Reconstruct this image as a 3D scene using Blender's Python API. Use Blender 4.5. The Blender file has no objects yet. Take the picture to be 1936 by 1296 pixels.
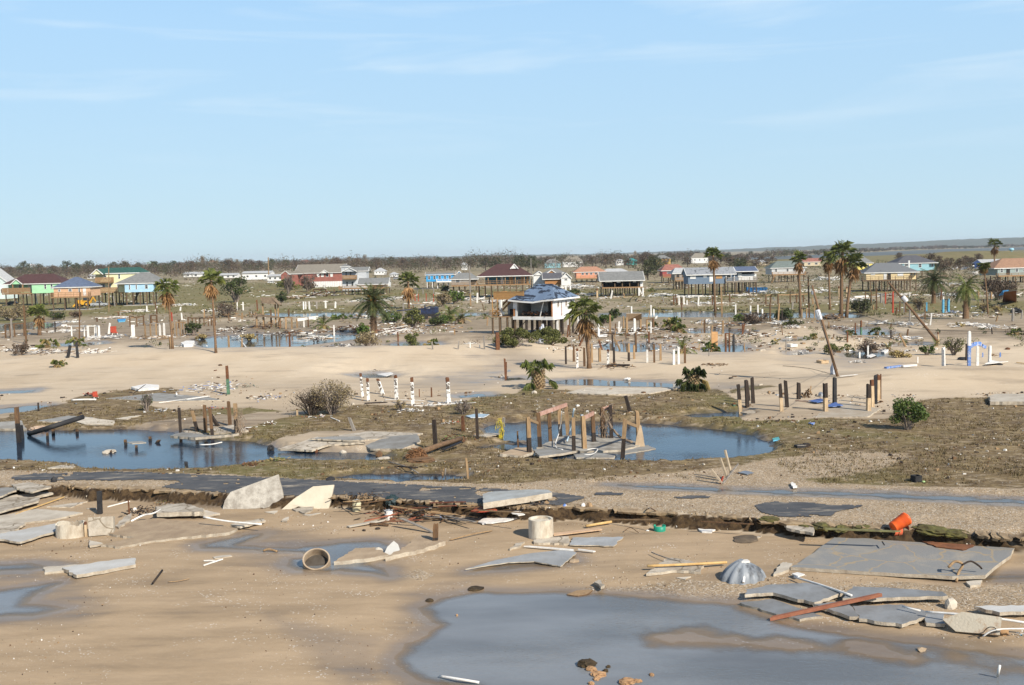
import bpy, bmesh, math, random
import numpy as np
from mathutils import Vector, Matrix
R = math.radians
SC = bpy.context.scene
COL = SC.collection
# ------------------------------------------------------------------ camera
FPX, CX, CY, HCAM = 2050.0, 968.0, 648.0, 14.0
PITCH = math.atan(165/2050); ROLL = R(1.3)
_F = Vector((0, math.cos(PITCH), -math.sin(PITCH)))
_r0 = Vector((1, 0, 0)); _u0 = Vector((0, math.sin(PITCH), math.cos(PITCH)))
_r = _r0*math.cos(ROLL) - _u0*math.sin(ROLL)
_u = _u0*math.cos(ROLL) + _r0*math.sin(ROLL)
cam_d = bpy.data.cameras.new('camera'); cam = bpy.data.objects.new('camera', cam_d); COL.objects.link(cam)
cam_d.sensor_width = 36; cam_d.lens = 36*FPX/1936; cam_d.clip_start = 0.5; cam_d.clip_end = 40000
cam.matrix_world = Matrix(((_r.x, _u.x, -_F.x, 0), (_r.y, _u.y, -_F.y, 0), (_r.z, _u.z, -_F.z, HCAM), (0, 0, 0, 1)))
SC.camera = cam
# ------------------------------------------------------------------ light
SUN_EL = R(36); SUN_AZ = R(38)          # azimuth: to the right of straight behind the camera
sdir = Vector((math.sin(SUN_AZ)*math.cos(SUN_EL), -math.cos(SUN_AZ)*math.cos(SUN_EL), math.sin(SUN_EL)))
sl = bpy.data.lights.new('sun', 'SUN'); so = bpy.data.objects.new('sun', sl); COL.objects.link(so)
sl.energy = 5.0; sl.angle = R(0.53); sl.color = (1.0, 0.93, 0.82)
so.rotation_euler = sdir.to_track_quat('Z', 'Y').to_euler(); so.location = sdir*200
W = bpy.data.worlds.new('World'); SC.world = W; W.use_nodes = True
nt = W.node_tree; nt.nodes.clear()
def _n(nt, t, **kw):
    n = nt.nodes.new(t)
    for k, v in kw.items(): setattr(n, k, v)
    return n
out = _n(nt, 'ShaderNodeOutputWorld'); bg = _n(nt, 'ShaderNodeBackground'); bg.inputs[1].default_value = 0.092
sky = _n(nt, 'ShaderNodeTexSky'); sky.sky_type = 'NISHITA'; sky.sun_disc = False
sky.sun_elevation = SUN_EL; sky.sun_rotation = math.atan2(sdir.x, sdir.y)
sky.air_density = 1.0; sky.dust_density = 0.25; sky.ozone_density = 2.2; sky.altitude = 0
tint = _n(nt, 'ShaderNodeMix', data_type='RGBA', blend_type='MULTIPLY'); tint.inputs[0].default_value = 1
tint.inputs[7].default_value = (0.86, 0.97, 1.06, 1)
nt.links.new(sky.outputs[0], tint.inputs[6])
# thin cirrus: stretched noise on the sky directions (flattened to a high layer)
tc = _n(nt, 'ShaderNodeTexCoord'); sx = _n(nt, 'ShaderNodeSeparateXYZ'); nt.links.new(tc.outputs['Generated'], sx.inputs[0])
mp = _n(nt, 'ShaderNodeMapping'); mp.inputs['Scale'].default_value = (1.6, 1.6, 16); mp.inputs['Rotation'].default_value = (R(0), R(3), 0)
mp.inputs['Location'].default_value = (3.1, 0.4, 0.2)
nt.links.new(tc.outputs['Generated'], mp.inputs[0])
cn = _n(nt, 'ShaderNodeTexNoise'); cn.inputs['Scale'].default_value = 2.2; cn.inputs['Detail'].default_value = 7; cn.inputs['Roughness'].default_value = .55; cn.inputs['Distortion'].default_value = .6
nt.links.new(mp.outputs[0], cn.inputs['Vector'])
cr = _n(nt, 'ShaderNodeMapRange'); cr.inputs[1].default_value = .49; cr.inputs[2].default_value = .74; cr.inputs[3].default_value = 0; cr.inputs[4].default_value = .5
nt.links.new(cn.outputs[0], cr.inputs[0])
zr = _n(nt, 'ShaderNodeMapRange', interpolation_type='SMOOTHSTEP'); zr.inputs[1].default_value = .05; zr.inputs[2].default_value = .17
nt.links.new(sx.outputs[2], zr.inputs[0])
cm = _n(nt, 'ShaderNodeMath', operation='MULTIPLY'); nt.links.new(cr.outputs[0], cm.inputs[0]); nt.links.new(zr.outputs[0], cm.inputs[1])
veil = _n(nt, 'ShaderNodeMix', data_type='RGBA'); veil.inputs[7].default_value = (4.7, 6.65, 8.2, 1)   # thin bright autumn haze low in the sky
vf = _n(nt, 'ShaderNodeMapRange', interpolation_type='SMOOTHSTEP'); vf.inputs[1].default_value = .20; vf.inputs[2].default_value = .36; vf.inputs[3].default_value = .88; vf.inputs[4].default_value = 0
gr_ = _n(nt, 'ShaderNodeMapRange'); gr_.inputs[1].default_value = .0; gr_.inputs[2].default_value = .22; gm = _n(nt, 'ShaderNodeMix', data_type='RGBA'); gm.inputs[6].default_value = (5.0, 6.7, 7.6, 1); gm.inputs[7].default_value = (4.0, 6.3, 8.7, 1)   # whiter towards the horizon
nt.links.new(sx.outputs[2], gr_.inputs[0]); nt.links.new(gr_.outputs[0], gm.inputs[0]); nt.links.new(gm.outputs[2], veil.inputs[7])
nt.links.new(sx.outputs[2], vf.inputs[0]); nt.links.new(vf.outputs[0], veil.inputs[0]); nt.links.new(tint.outputs[2], veil.inputs[6])
cmix = _n(nt, 'ShaderNodeMix', data_type='RGBA'); cmix.inputs[7].default_value = (7.2, 8.2, 8.9, 1)
nt.links.new(cm.outputs[0], cmix.inputs[0]); nt.links.new(veil.outputs[2], cmix.inputs[6])
nt.links.new(cmix.outputs[2], bg.inputs[0]); nt.links.new(bg.outputs[0], out.inputs[0])
SC.view_settings.view_transform = 'Standard'; SC.view_settings.look = 'None'; SC.view_settings.exposure = 0.34; SC.view_settings.gamma = 1
SC.view_settings.use_curve_mapping = False
SC.cycles.max_bounces = 6; SC.cycles.transparent_max_bounces = 8; SC.cycles.volume_bounces = 0
# ------------------------------------------------------------------ pixel <-> world
def ray(px, py):
    return (_F*FPX + _r*(px-CX) - _u*(py-CY)).normalized()
def onz(px, py, z=0.0):
    d = ray(px, py); t = (z-HCAM)/d.z if d.z < -1e-5 else 9000.0
    return Vector((d.x*t, d.y*t, z))
_Fa, _ra, _ua = np.array(_F), np.array(_r), np.array(_u)
def proj(X, Y, Z):
    V = np.stack([X, Y, Z-HCAM], -1); dz = V@_Fa
    dz = np.maximum(dz, .1)
    return CX+FPX*(V@_ra)/dz, CY-FPX*(V@_ua)/dz
def depth(p): return (p-Vector((0, 0, HCAM))).dot(_F)
def S(p): return depth(p)/FPX                       # metres per photo pixel at p
# ------------------------------------------------------------------ noise, polygons
def _hash(i, j, s):
    v = np.sin(i*127.1+j*311.7+s*74.7)*43758.5453
    return v-np.floor(v)
def vnoise(X, Y, sc, s=0):
    x = X*sc; y = Y*sc; i = np.floor(x); j = np.floor(y); u = x-i; v = y-j
    u = u*u*(3-2*u); v = v*v*(3-2*v)
    return (_hash(i, j, s)*(1-u)+_hash(i+1, j, s)*u)*(1-v)+(_hash(i, j+1, s)*(1-u)+_hash(i+1, j+1, s)*u)*v
def fbm(X, Y, sc, s=0, o=3):
    t = 0; a = .5; n = 0
    for k in range(o):
        t = t+a*vnoise(X, Y, sc*2**k, s+k*7); n += a; a *= .5
    return t/n
def sdist(X, Y, P):
    """signed distance to polygon, negative inside"""
    P = np.asarray(P, float); d = np.full(X.shape, 1e9); ins = np.zeros(X.shape, bool)
    n = len(P)
    for k in range(n):
        ax, ay = P[k]; bx, by = P[(k+1) % n]
        ex, ey = bx-ax, by-ay; L = ex*ex+ey*ey+1e-9
        t = np.clip(((X-ax)*ex+(Y-ay)*ey)/L, 0, 1)
        d = np.minimum(d, (X-ax-t*ex)**2+(Y-ay-t*ey)**2)
        c = ((ay > Y) != (by > Y)) & (X < (bx-ax)*(Y-ay)/(by-ay+(1e-12 if by == ay else 0))+ax)
        ins ^= c
    d = np.sqrt(d)
    return np.where(ins, -d, d)
def sstep(a, b, x):
    t = np.clip((x-a)/(b-a), 0, 1); return t*t*(3-2*t)
def bbox_sd(X, Y, P, pad, far=1e3):
    P = np.asarray(P, float); r = np.full(X.shape, far)
    m = (X > P[:, 0].min()-pad) & (X < P[:, 0].max()+pad) & (Y > P[:, 1].min()-pad) & (Y < P[:, 1].max()+pad)
    if m.any(): r[m] = sdist(X[m], Y[m], P)
    return r
# ------------------------------------------------------------------ zones, in photo pixels
SCARP = np.array([(-400, 935), (-50, 926), (40, 918), (110, 915), (170, 922), (260, 924), (330, 930), (420, 934), (480, 938), (540, 938), (620, 938), (700, 941), (740, 947), (800, 949), (870, 952), (930, 956), (985, 957), (1040, 960), (1080, 958), (1130, 963), (1200, 966), (1290, 972), (1360, 975), (1440, 984), (1500, 988), (1560, 992), (1640, 996), (1760, 1003), (1830, 1009), (1936, 1016), (2400, 1030)], float)
def scarp_y(u): return np.interp(u, SCARP[:, 0], SCARP[:, 1])
LOW = -0.75                                         # level of the beach below the broken road edge
# (polygon px, water level, depth, bank slope, kind)
PONDS = [
 ([(-120,812),(60,814),(150,814),(240,812),(330,817),(345,829),(450,834),(512,842),(530,853),(600,853),(700,859),(766,869),(740,873),(640,876),(560,871),(500,874),(460,881),(400,890),(330,893),(240,893),(165,888),(145,880),(60,876),(-120,868)], -.42, .9, .45, 'pond'),
 ([(908,812),(940,801),(1000,797),(1100,797),(1200,800),(1260,803),(1330,810),(1400,818),(1445,832),(1463,848),(1450,860),(1400,868),(1330,874),(1250,877),(1150,876),(1060,874),(985,869),(962,861),(1000,838),(940,832)], -.42, .9, .45, 'pond'),
 ([(905,846),(955,840),(1000,841),(1005,848),(960,851),(915,851)], -.40, .5, .3, 'pond'),
 ([(1285,788),(1320,782),(1396,779),(1402,788),(1390,793),(1320,793)], -.38, .6, .35, 'pond'),
 ([(630,904),(680,897),(760,896),(840,898),(886,901),(880,905),(850,911),(760,914),(690,911),(640,908)], -.32, .5, .4, 'pond'),
 ([(790,1150),(830,1131),(900,1117),(960,1120),(1050,1119),(1130,1123),(1250,1129),(1300,1136),(1400,1141),(1410,1152),(1480,1178),(1560,1193),(1650,1206),(1760,1216),(1936,1242),(2300,1270),(2300,1420),(1000,1420),(900,1302),(800,1290),(755,1266),(745,1246),(768,1221),(800,1202),(826,1182),(800,1163)], LOW-.14, .16, .05, 'puddle'),
 ([(540,1071),(545,1057),(582,1053),(566,1044),(500,1043),(440,1040),(380,1038),(372,1030),(430,1017),(500,1006),(505,1012),(455,1030),(560,1036),(640,1026),(700,1021),(760,1034),(722,1050),(702,1066),(730,1075),(737,1092),(720,1087),(640,1080),(560,1080)], LOW-.10, .10, .05, 'puddle'),
 ([(-80,1128),(60,1106),(125,1099),(70,1122),(60,1140),(130,1150),(60,1166),(-80,1172)], LOW-.10, .07, .04, 'puddle'),
 ([(-60,1070),(60,1064),(110,1072),(60,1078),(-60,1084)], LOW-.09, .06, .04, 'puddle'),
 ([(890,1080),(960,1066),(1020,1060),(1080,1052),(1085,1060),(1030,1070),(960,1078)], LOW-.09, .06, .04, 'puddle'),
 ([(1770,1092),(1880,1086),(2000,1084),(2000,1094),(1880,1096)], LOW-.09, .06, .04, 'puddle'),
 ([(370,641),(480,632),(560,633),(690,633),(705,638),(640,646),(560,656),(480,657),(400,661),(372,653)], -.18, .3, .12, 'pool'),
 ([(728,653),(770,647),(826,648),(832,653),(790,657)], -.12, .3, .12, 'pool'),
 ([(662,709),(700,706),(744,710),(736,715),(690,715)], -.12, .3, .12, 'pool'),
 ([(1020,724),(1060,719),(1100,717),(1180,721),(1290,726),(1275,733),(1180,731),(1090,729)], -.15, .3, .12, 'pool'),
 ([(950,716),(985,713),(1000,718),(960,720)], -.12, .3, .12, 'pool'),
 ([(1130,654),(1160,648),(1230,652),(1250,660),(1200,668),(1145,662)], -.14, .3, .12, 'pool'),
 ([(1330,662),(1360,651),(1400,652),(1415,658),(1395,668),(1350,668)], -.14, .3, .12, 'pool'),
 ([(-40,776),(75,766),(92,768),(50,779),(-40,788)], -.22, .3, .2, 'pool'),
 ([(-40,742),(66,737),(62,743),(-40,746)], -.12, .3, .12, 'pool'),
 ([(860,748),(920,744),(925,750),(870,753)], -.12, .3, .12, 'pool'),
 ([(1590,625),(1640,620),(1690,630),(1670,636),(1600,634)], -.12, .3, .12, 'pool'),
 ([(1478,643),(1515,640),(1518,646),(1485,648)], -.12, .3, .12, 'pool'),
 ([(1490,668),(1515,664),(1530,669),(1500,673)], -.12, .3, .12, 'pool'),
 ([(1695,653),(1745,649),(1755,654),(1705,656)], -.12, .3, .12, 'pool'),
 ([(1590,668),(1640,664),(1690,668),(1640,680),(1600,676)], -.12, .3, .12, 'pool'),
 ([(1140,594),(1300,590),(1412,595),(1385,601),(1140,600)], -.25, .4, .12, 'pool'),
 ([(1300,627),(1340,622),(1410,626),(1400,633),(1310,632)], -.12, .3, .12, 'pool'),
 ([(505,594),(640,592),(745,594),(745,599),(505,600)], -.25, .4, .12, 'pool'),
 ([(868,594),(945,590),(950,597),(870,599)], -.25, .4, .12, 'pool'),
 ([(100,652),(135,648),(160,652),(110,656)], -.12, .3, .12, 'pool'),
 ([(160,650),(190,646),(205,650),(170,653)], -.12, .3, .12, 'pool'),
 ([(-20,618),(40,610),(110,612),(100,620),(-20,628)], -.16, .3, .12, 'pool'),
 ([(1420,596),(1520,592),(1640,596),(1620,602),(1420,602)], -.2, .3, .12, 'pool'),
 ([(1150,917),(1300,919),(1400,926),(1560,928),(1700,933),(1936,946),(2200,958),(2200,966),(1936,956),(1700,944),(1560,937),(1400,932),(1250,925)], -.10, .1, .06, 'ditch'),
 ([(1380,489),(1560,481),(1760,472.5),(1936,467.5),(2200,461),(2200,467),(1936,473),(1700,482),(1600,486),(1440,492)], -.3, .4, .05, 'bay'),
]
PW = []
for P, wl, dp, sl_, kd in PONDS:
    PW.append(np.array([tuple(onz(a, b, wl))[:2] for a, b in P]))
DUNES = [  # px, py, sx m, sy m, amplitude m
 (160,690,26,9,.8),(420,680,24,10,1.0),(640,684,20,11,.9),(800,676,12,8,.55),(330,712,22,7,.3),(60,715,18,8,.4),
 (960,668,10,9,.7),(1090,664,16,9,.65),(1330,672,16,8,.5),(1420,690,14,8,.6),(1500,708,9,6,.45),(1570,655,14,8,.5),
 (1690,650,18,8,.5),(1840,655,20,8,.5),(1780,724,14,7,.8),(1900,720,14,7,.7),(1690,730,8,5,.5),(1560,735,8,4,.3),
 (1250,622,30,10,.5),(1480,625,30,10,.5),(1680,618,30,12,.5),(1850,620,30,12,.5),(830,640,18,9,.5),(700,700,14,7,.35),
 (560,740,9,5,.35),(460,800,6,4,.25),(1560,770,9,5,.15),(1150,700,16,6,.25)]
DW = [(onz(a, b), sx_, sy_, am) for a, b, sx_, sy_, am in DUNES]
SPIT = [np.array([tuple(onz(a, b, LOW-.14))[:2] for a, b in P]) for P in ([(1240,1205),(1400,1209),(1600,1222),(1800,1245),(1990,1270),(1990,1283),(1800,1263),(1600,1237),(1400,1219)],)]
def height(X, Y):
    X = np.asarray(X, float); Y = np.asarray(Y, float)
    u, v = proj(X, Y, np.zeros_like(X))
    D = np.hypot(X, Y)
    h = (fbm(X, Y, .08, 1)-.5)*.22+(fbm(X, Y, .5, 5)-.5)*.10*np.clip(60/np.maximum(D, 1), .3, 1)
    h = h*sstep(8, 20, np.abs(v-scarp_y(u)))*1.0
    for p, sx_, sy_, am in DW:
        q = ((X-p.x)/sx_)**2+((Y-p.y)/sy_)**2
        m = q < 9
        h = h+np.where(m, am*np.exp(-q), 0)
    m = onz(1895, 494); q = ((X-m.x)/42)**2+((Y-m.y-60)/60)**2
    h = h+np.where(q < 9, 8.5*np.exp(-q*q*.5), 0)
    # beach below the road edge
    wob = (fbm(X, Y, .9, 11)-.5)*7+(fbm(X, Y, .22, 17)-.5)*8
    t = v-(scarp_y(u)+wob)
    low = sstep(-1.0, 3.2, t)
    hl = LOW+.10*sstep(60, 0, t)+(fbm(X, Y, .12, 3)-.5)*.10+(fbm(X, Y, .8, 9)-.5)*.03
    h = h*(1-low)+hl*low
    sds = []
    for P, (pp, wl, dp, sl_, kd) in zip(PW, PONDS):     # first lift low ground beside the water, then carve the basins
        pad = {'pool': 14.0, 'bay': 60, 'ditch': 2.4}.get(kd, 6.0)
        sd = bbox_sd(X, Y, P, pad); sds.append(sd)
        if kd != 'bay': h = np.where((sd > 0) & (sd < pad), np.maximum(h, wl+.03*sstep(pad, 1, sd)-5*sstep(pad*.6, pad, sd)), h)
    for sd, (pp, wl, dp, sl_, kd) in zip(sds, PONDS):
        if kd == 'bay': h = np.where(sd < 60, np.minimum(h, wl+np.maximum(-dp, .02*sd)), h); continue
        pad = {'pool': 14.0, 'ditch': 2.4}.get(kd, 6.0)
        s2 = np.where(np.abs(sd) < 20, sd+(fbm(X, Y, 1.1, 23)-.5)*(1.2 if kd != 'puddle' else .5), sd)
        tgt = np.minimum(h, wl+np.where(s2 > 0, sl_*s2, np.maximum(-dp, sl_*s2)))
        k = sstep(pad-1, pad*.4, s2); h = h*(1-k)+tgt*k
    for sp in SPIT:
        sd = bbox_sd(X, Y, sp, 6); q = sd+(fbm(X, Y, .3, 51)-.5)*3.2+(fbm(X, Y, 1.2, 53)-.5)*1.0
        h = np.where(sd < 5, np.maximum(h, LOW-.14+np.minimum(.001-.03*q, .003)), h)
    return h
GRID = {}
def gtop(X, Y):
    """height of the ground sheet, or of the water lying on it"""
    X = np.asarray(X, float); Y = np.asarray(Y, float); va = FPX*HCAM/np.maximum(np.hypot(X, Y), 1); a = np.degrees(np.arctan2(X, Y))
    i = np.clip(np.interp(va, GRID['va'][::-1], np.arange(len(GRID['va']))[::-1]), 0, len(GRID['va'])-1.001); j = np.clip(np.interp(a, GRID['A'], np.arange(len(GRID['A']))), 0, len(GRID['A'])-1.001)
    i0 = i.astype(int); j0 = j.astype(int); u = i-i0; v = j-j0; Z = GRID['Z']
    return (Z[i0, j0]*(1-v)+Z[i0, j0+1]*v)*(1-u)+(Z[i0+1, j0]*(1-v)+Z[i0+1, j0+1]*v)*u
def hz(x, y): return float(gtop(np.array([x]), np.array([y]))[0])
def G(px, py):
    """the ground point seen at photo pixel px, py"""
    z = 0.0
    for k in range(7):
        p = onz(px, py, z); z = hz(p.x, p.y)*.7+z*.3
    p = onz(px, py, z); p.z = hz(p.x, p.y)
    return p
# ------------------------------------------------------------------ materials
MATS = {}
def lk(m, a, b): m.node_tree.links.new(a, b)
def mk(name, c1, c2=None, scale=2.0, rough=.8, bump=.25, stretch=(1, 1, 1), spec=.3, lo=.35, hi=.65, metal=0, vary=.12, bscale=None, trans=0):
    if name in MATS: return MATS[name]
    m = bpy.data.materials.new(name); m.use_nodes = True; nt = m.node_tree
    b = nt.nodes['Principled BSDF']; b.inputs['Roughness'].default_value = rough; b.inputs['Metallic'].default_value = metal
    b.inputs['Specular IOR Level'].default_value = spec
    if c2 is None: c2 = tuple(c*.72 for c in c1)
    tc = _n(nt, 'ShaderNodeTexCoord'); mp = _n(nt, 'ShaderNodeMapping'); mp.inputs['Scale'].default_value = stretch
    lk(m, tc.outputs['Object'], mp.inputs[0])
    n1 = _n(nt, 'ShaderNodeTexNoise'); n1.inputs['Scale'].default_value = scale; n1.inputs['Detail'].default_value = 6; n1.inputs['Roughness'].default_value = .65
    lk(m, mp.outputs[0], n1.inputs['Vector'])
    mr = _n(nt, 'ShaderNodeMapRange'); mr.inputs[1].default_value = lo; mr.inputs[2].default_value = hi; lk(m, n1.outputs[0], mr.inputs[0])
    mx = _n(nt, 'ShaderNodeMix', data_type='RGBA'); mx.inputs[6].default_value = (*c1, 1); mx.inputs[7].default_value = (*c2, 1); lk(m, mr.outputs[0], mx.inputs[0])
    oi = _n(nt, 'ShaderNodeObjectInfo'); vr = _n(nt, 'ShaderNodeMapRange'); vr.inputs[3].default_value = 1-vary; vr.inputs[4].default_value = 1+vary
    lk(m, oi.outputs['Random'], vr.inputs[0])
    hs = _n(nt, 'ShaderNodeHueSaturation'); lk(m, vr.outputs[0], hs.inputs['Value']); lk(m, mx.outputs[2], hs.inputs['Color'])
    lk(m, hs.outputs[0], b.inputs['Base Color'])
    if bump:
        n2 = _n(nt, 'ShaderNodeTexNoise'); n2.inputs['Scale'].default_value = bscale or scale*5; n2.inputs['Detail'].default_value = 4
        lk(m, mp.outputs[0], n2.inputs['Vector'])
        bp = _n(nt, 'ShaderNodeBump'); bp.inputs['Strength'].default_value = bump; bp.inputs['Distance'].default_value = .05
        lk(m, n2.outputs[0], bp.inputs['Height']); lk(m, bp.outputs[0], b.inputs['Normal'])
    MATS[name] = m
    return m
def leafmat(name, c1, c2, c3=None, rough=.55, vary=.15):
    """foliage: colour changes leaf by leaf and clump by clump"""
    if name in MATS: return MATS[name]
    m = bpy.data.materials.new(name); m.use_nodes = True; nt = m.node_tree
    b = nt.nodes['Principled BSDF']; b.inputs['Roughness'].default_value = rough; b.inputs['Specular IOR Level'].default_value = .25
    ge = _n(nt, 'ShaderNodeNewGeometry'); rp = _n(nt, 'ShaderNodeValToRGB')
    e = rp.color_ramp.elements; e[0].color = (*c1, 1); e[1].color = (*c2, 1); e[0].position = .25; e[1].position = .85
    if c3: x = rp.color_ramp.elements.new(.97); x.color = (*c3, 1)
    tc = _n(nt, 'ShaderNodeTexCoord'); n1 = _n(nt, 'ShaderNodeTexNoise'); n1.inputs['Scale'].default_value = .9; n1.inputs['Detail'].default_value = 2
    lk(m, tc.outputs['Object'], n1.inputs['Vector'])
    ad = _n(nt, 'ShaderNodeMath', operation='MULTIPLY_ADD'); ad.inputs[1].default_value = .55; lk(m, ge.outputs['Random Per Island'], ad.inputs[0])
    sb = _n(nt, 'ShaderNodeMath', operation='MULTIPLY'); sb.inputs[1].default_value = .6; lk(m, n1.outputs[0], sb.inputs[0]); lk(m, sb.outputs[0], ad.inputs[2])
    lk(m, ad.outputs[0], rp.inputs[0])
    oi = _n(nt, 'ShaderNodeObjectInfo'); vr = _n(nt, 'ShaderNodeMapRange'); vr.inputs[3].default_value = 1-vary; vr.inputs[4].default_value = 1+vary
    lk(m, oi.outputs['Random'], vr.inputs[0])
    hs = _n(nt, 'ShaderNodeHueSaturation'); lk(m, vr.outputs[0], hs.inputs['Value']); lk(m, rp.outputs[0], hs.inputs['Color'])
    lk(m, hs.outputs[0], b.inputs['Base Color'])
    MATS[name] = m
    return m
# ------------------------------------------------------------------ mesh collector and object helpers
class MB:
    def __init__(s): s.v = []; s.f = []; s.m = []
    def add(s, vs, fs, mi=0):
        o = len(s.v); s.v += [tuple(p) for p in vs]; s.f += [tuple(i+o for i in f) for f in fs]; s.m += [mi]*len(fs)
    def box(s, c, d, rz=0, mi=0, M=None):
        x, y, z = d[0]/2, d[1]/2, d[2]/2
        vs = [Vector(p) for p in ((-x,-y,-z),(x,-y,-z),(x,y,-z),(-x,y,-z),(-x,-y,z),(x,-y,z),(x,y,z),(-x,y,z))]
        M = M or Matrix.Rotation(rz, 4, 'Z')
        c = Vector(c)
        s.add([M@p+c for p in vs], [(0,3,2,1),(4,5,6,7),(0,1,5,4),(1,2,6,5),(2,3,7,6),(3,0,4,7)], mi)
    def bar(s, a, b, w, h=None, mi=0, up=Vector((0, 0, 1))):
        """square timber from a to b"""
        a = Vector(a); b = Vector(b); h = h or w; d = (b-a)
        if d.length < 1e-6: return
        d.normalize(); x = d.cross(up)
        if x.length < .05: x = d.cross(Vector((0, 1, 0)))
        x.normalize(); y = x.cross(d)
        vs = []
        for p in (a, b):
            for i, j in ((-1,-1),(1,-1),(1,1),(-1,1)): vs.append(p+x*i*w/2+y*j*h/2)
        s.add(vs, [(0,1,2,3),(7,6,5,4),(0,4,5,1),(1,5,6,2),(2,6,7,3),(3,7,4,0)], mi)
    def tube(s, pts, rs, n=8, mi=0, cap=True):
        pts = [Vector(p) for p in pts]; rs = rs if isinstance(rs, (list, tuple)) else [rs]*len(pts)
        o = len(s.v); prev = None
        for i, p in enumerate(pts):
            d = (pts[min(i+1, len(pts)-1)]-pts[max(i-1, 0)]).normalized()
            x = d.cross(Vector((0, 1, 0))) if abs(d.y) < .9 else d.cross(Vector((0, 0, 1)))
            x.normalize(); y = d.cross(x)
            for k in range(n):
                a = 2*math.pi*k/n; s.v.append(tuple(p+(x*math.cos(a)+y*math.sin(a))*rs[i]))
        for i in range(len(pts)-1):
            for k in range(n):
                a = o+i*n+k; b = o+i*n+(k+1) % n
                s.f.append((a, b, b+n, a+n)); s.m.append(mi)
        if cap:
            s.f.append(tuple(o+k for k in reversed(range(n)))); s.m.append(mi)
            s.f.append(tuple(o+(len(pts)-1)*n+k for k in range(n))); s.m.append(mi)
    def prism(s, top, th, mi=0, mside=None):
        """plate: polygon top (3-D points), thickness th downwards along its normal"""
        top = [Vector(p) for p in top]; n = len(top)
        nn = Vector((0, 0, 0))
        for i in range(n): nn += (top[i]-top[0]).cross(top[(i+1) % n]-top[0])
        if nn.z < 0: top.reverse(); nn = -nn
        nn.normalize()
        bot = [p-nn*th for p in top]
        s.add(top+bot, [tuple(range(n)), tuple(range(2*n-1, n-1, -1))], mi)
        s.add(top+bot, [(i, i+n, (i+1) % n+n, (i+1) % n) for i in range(n)], mi if mside is None else mside)
    def quad(s, a, b, c, d, mi=0): s.add([a, b, c, d], [(0, 1, 2, 3)], mi)
    def tri(s, a, b, c, mi=0): s.add([a, b, c], [(0, 1, 2)], mi)
    def build(s, name, mats, parent=None, smooth=False, loc=None, rz=0):
        me = bpy.data.meshes.new(name); me.from_pydata(s.v, [], s.f)
        mats = mats if isinstance(mats, (list, tuple)) else [mats]
        for m in mats: me.materials.append(m)
        if len(mats) > 1: me.polygons.foreach_set('material_index', s.m)
        if smooth: me.polygons.foreach_set('use_smooth', [True]*len(me.polygons))
        me.update()
        o = bpy.data.objects.new(name, me); COL.objects.link(o)
        if parent is not None: o.parent = parent
        if loc is not None: o.location = loc
        if rz: o.rotation_euler.z = rz
        return o
def tag(o, label, cat, group=None):
    o['kind'] = 'thing'; o['label'] = label; o['category'] = cat
    if group: o['group'] = group
    return o
def empty(name, loc, rz=0):
    o = bpy.data.objects.new(name, None); COL.objects.link(o); o.location = loc; o.rotation_euler.z = rz; o.empty_display_size = .3
    return o
def structure(o): o['kind'] = 'structure'; return o
def stuff(o, label=None, cat=None):
    o['kind'] = 'stuff'
    if label: o['label'] = label
    if cat: o['category'] = cat
    return o
_o = 'first second third fourth fifth sixth seventh eighth ninth'.split()
ORD = _o+'tenth eleventh twelfth thirteenth fourteenth fifteenth sixteenth seventeenth eighteenth nineteenth'.split()
for _t, _e in (('twenty', 'twentieth'), ('thirty', 'thirtieth'), ('forty', 'fortieth'), ('fifty', 'fiftieth'), ('sixty', 'sixtieth')): ORD += [_e]+['%s-%s' % (_t, x) for x in _o]
# ------------------------------------------------------------------ ground sheet
def inpoly(u, v, P, f):
    """soft mask of a polygon in photo pixels, v stretched because the ground is seen at a slant"""
    P = np.asarray(P, float).copy(); P[:, 1] *= 3
    return sstep(f, -f, bbox_sd(u, v*3, P, f*3))
GRASS = [
 [(-200,800),(0,790),(40,780),(110,762),(165,746),(240,738),(330,735),(330,748),(260,765),(330,775),(470,770),(540,778),(600,772),(690,768),(860,770),(905,748),(960,744),(1000,735),(1070,738),(1180,742),(1280,736),(1360,740),(1400,760),(1400,795),(1500,790),(1680,795),(1700,770),(1750,758),(1870,752),(2200,745),(2200,925),(1936,925),(1560,915),(1400,905),(1200,905),(1000,915),(885,915),(560,905),(430,895),(200,893),(-200,892)],
 [(1380,745),(1420,735),(1475,738),(1440,748)],
]
SANDIN = [ # sand and mud lying on the grass
 [(465,812),(540,790),(620,778),(480,778),(430,795),(360,805),(430,815)],
 [(470,842),(530,825),(600,815),(720,815),(800,820),(790,850),(700,850)],
 [(240,806),(300,795),(420,783),(470,790),(440,815),(330,815)],
 [(1395,745),(1500,735),(1660,745),(1720,760),(1690,790),(1560,793),(1400,793)],
 [(1100,745),(1260,738),(1180,750)],
]
GREENS = [ # strips of live marsh grass
 [(-300,575),(60,560),(300,545),(480,545),(700,545),(760,555),(700,560),(480,575),(440,590),(300,592),(170,597),(100,600),(-300,600)],
 [(480,585),(620,578),(760,582),(900,588),(900,594),(700,592),(480,595)],
 [(1160,588),(1250,582),(1400,578),(1520,576),(1900,570),(2200,570),(2200,580),(1900,592),(1500,592),(1300,592)],
 [(700,565),(940,562),(1080,560),(1350,565),(1600,560),(1800,556),(1600,545),(1000,548),(700,548)],
 [(1380,496),(1460,490),(1660,482),(1900,472),(2200,470),(2200,498),(1900,500),(1500,506),(1380,508)],
 [(300,537),(560,534),(650,540),(650,560),(350,562)],
 [(-300,600),(30,592),(80,600),(60,612),(-300,615)],
]
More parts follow.
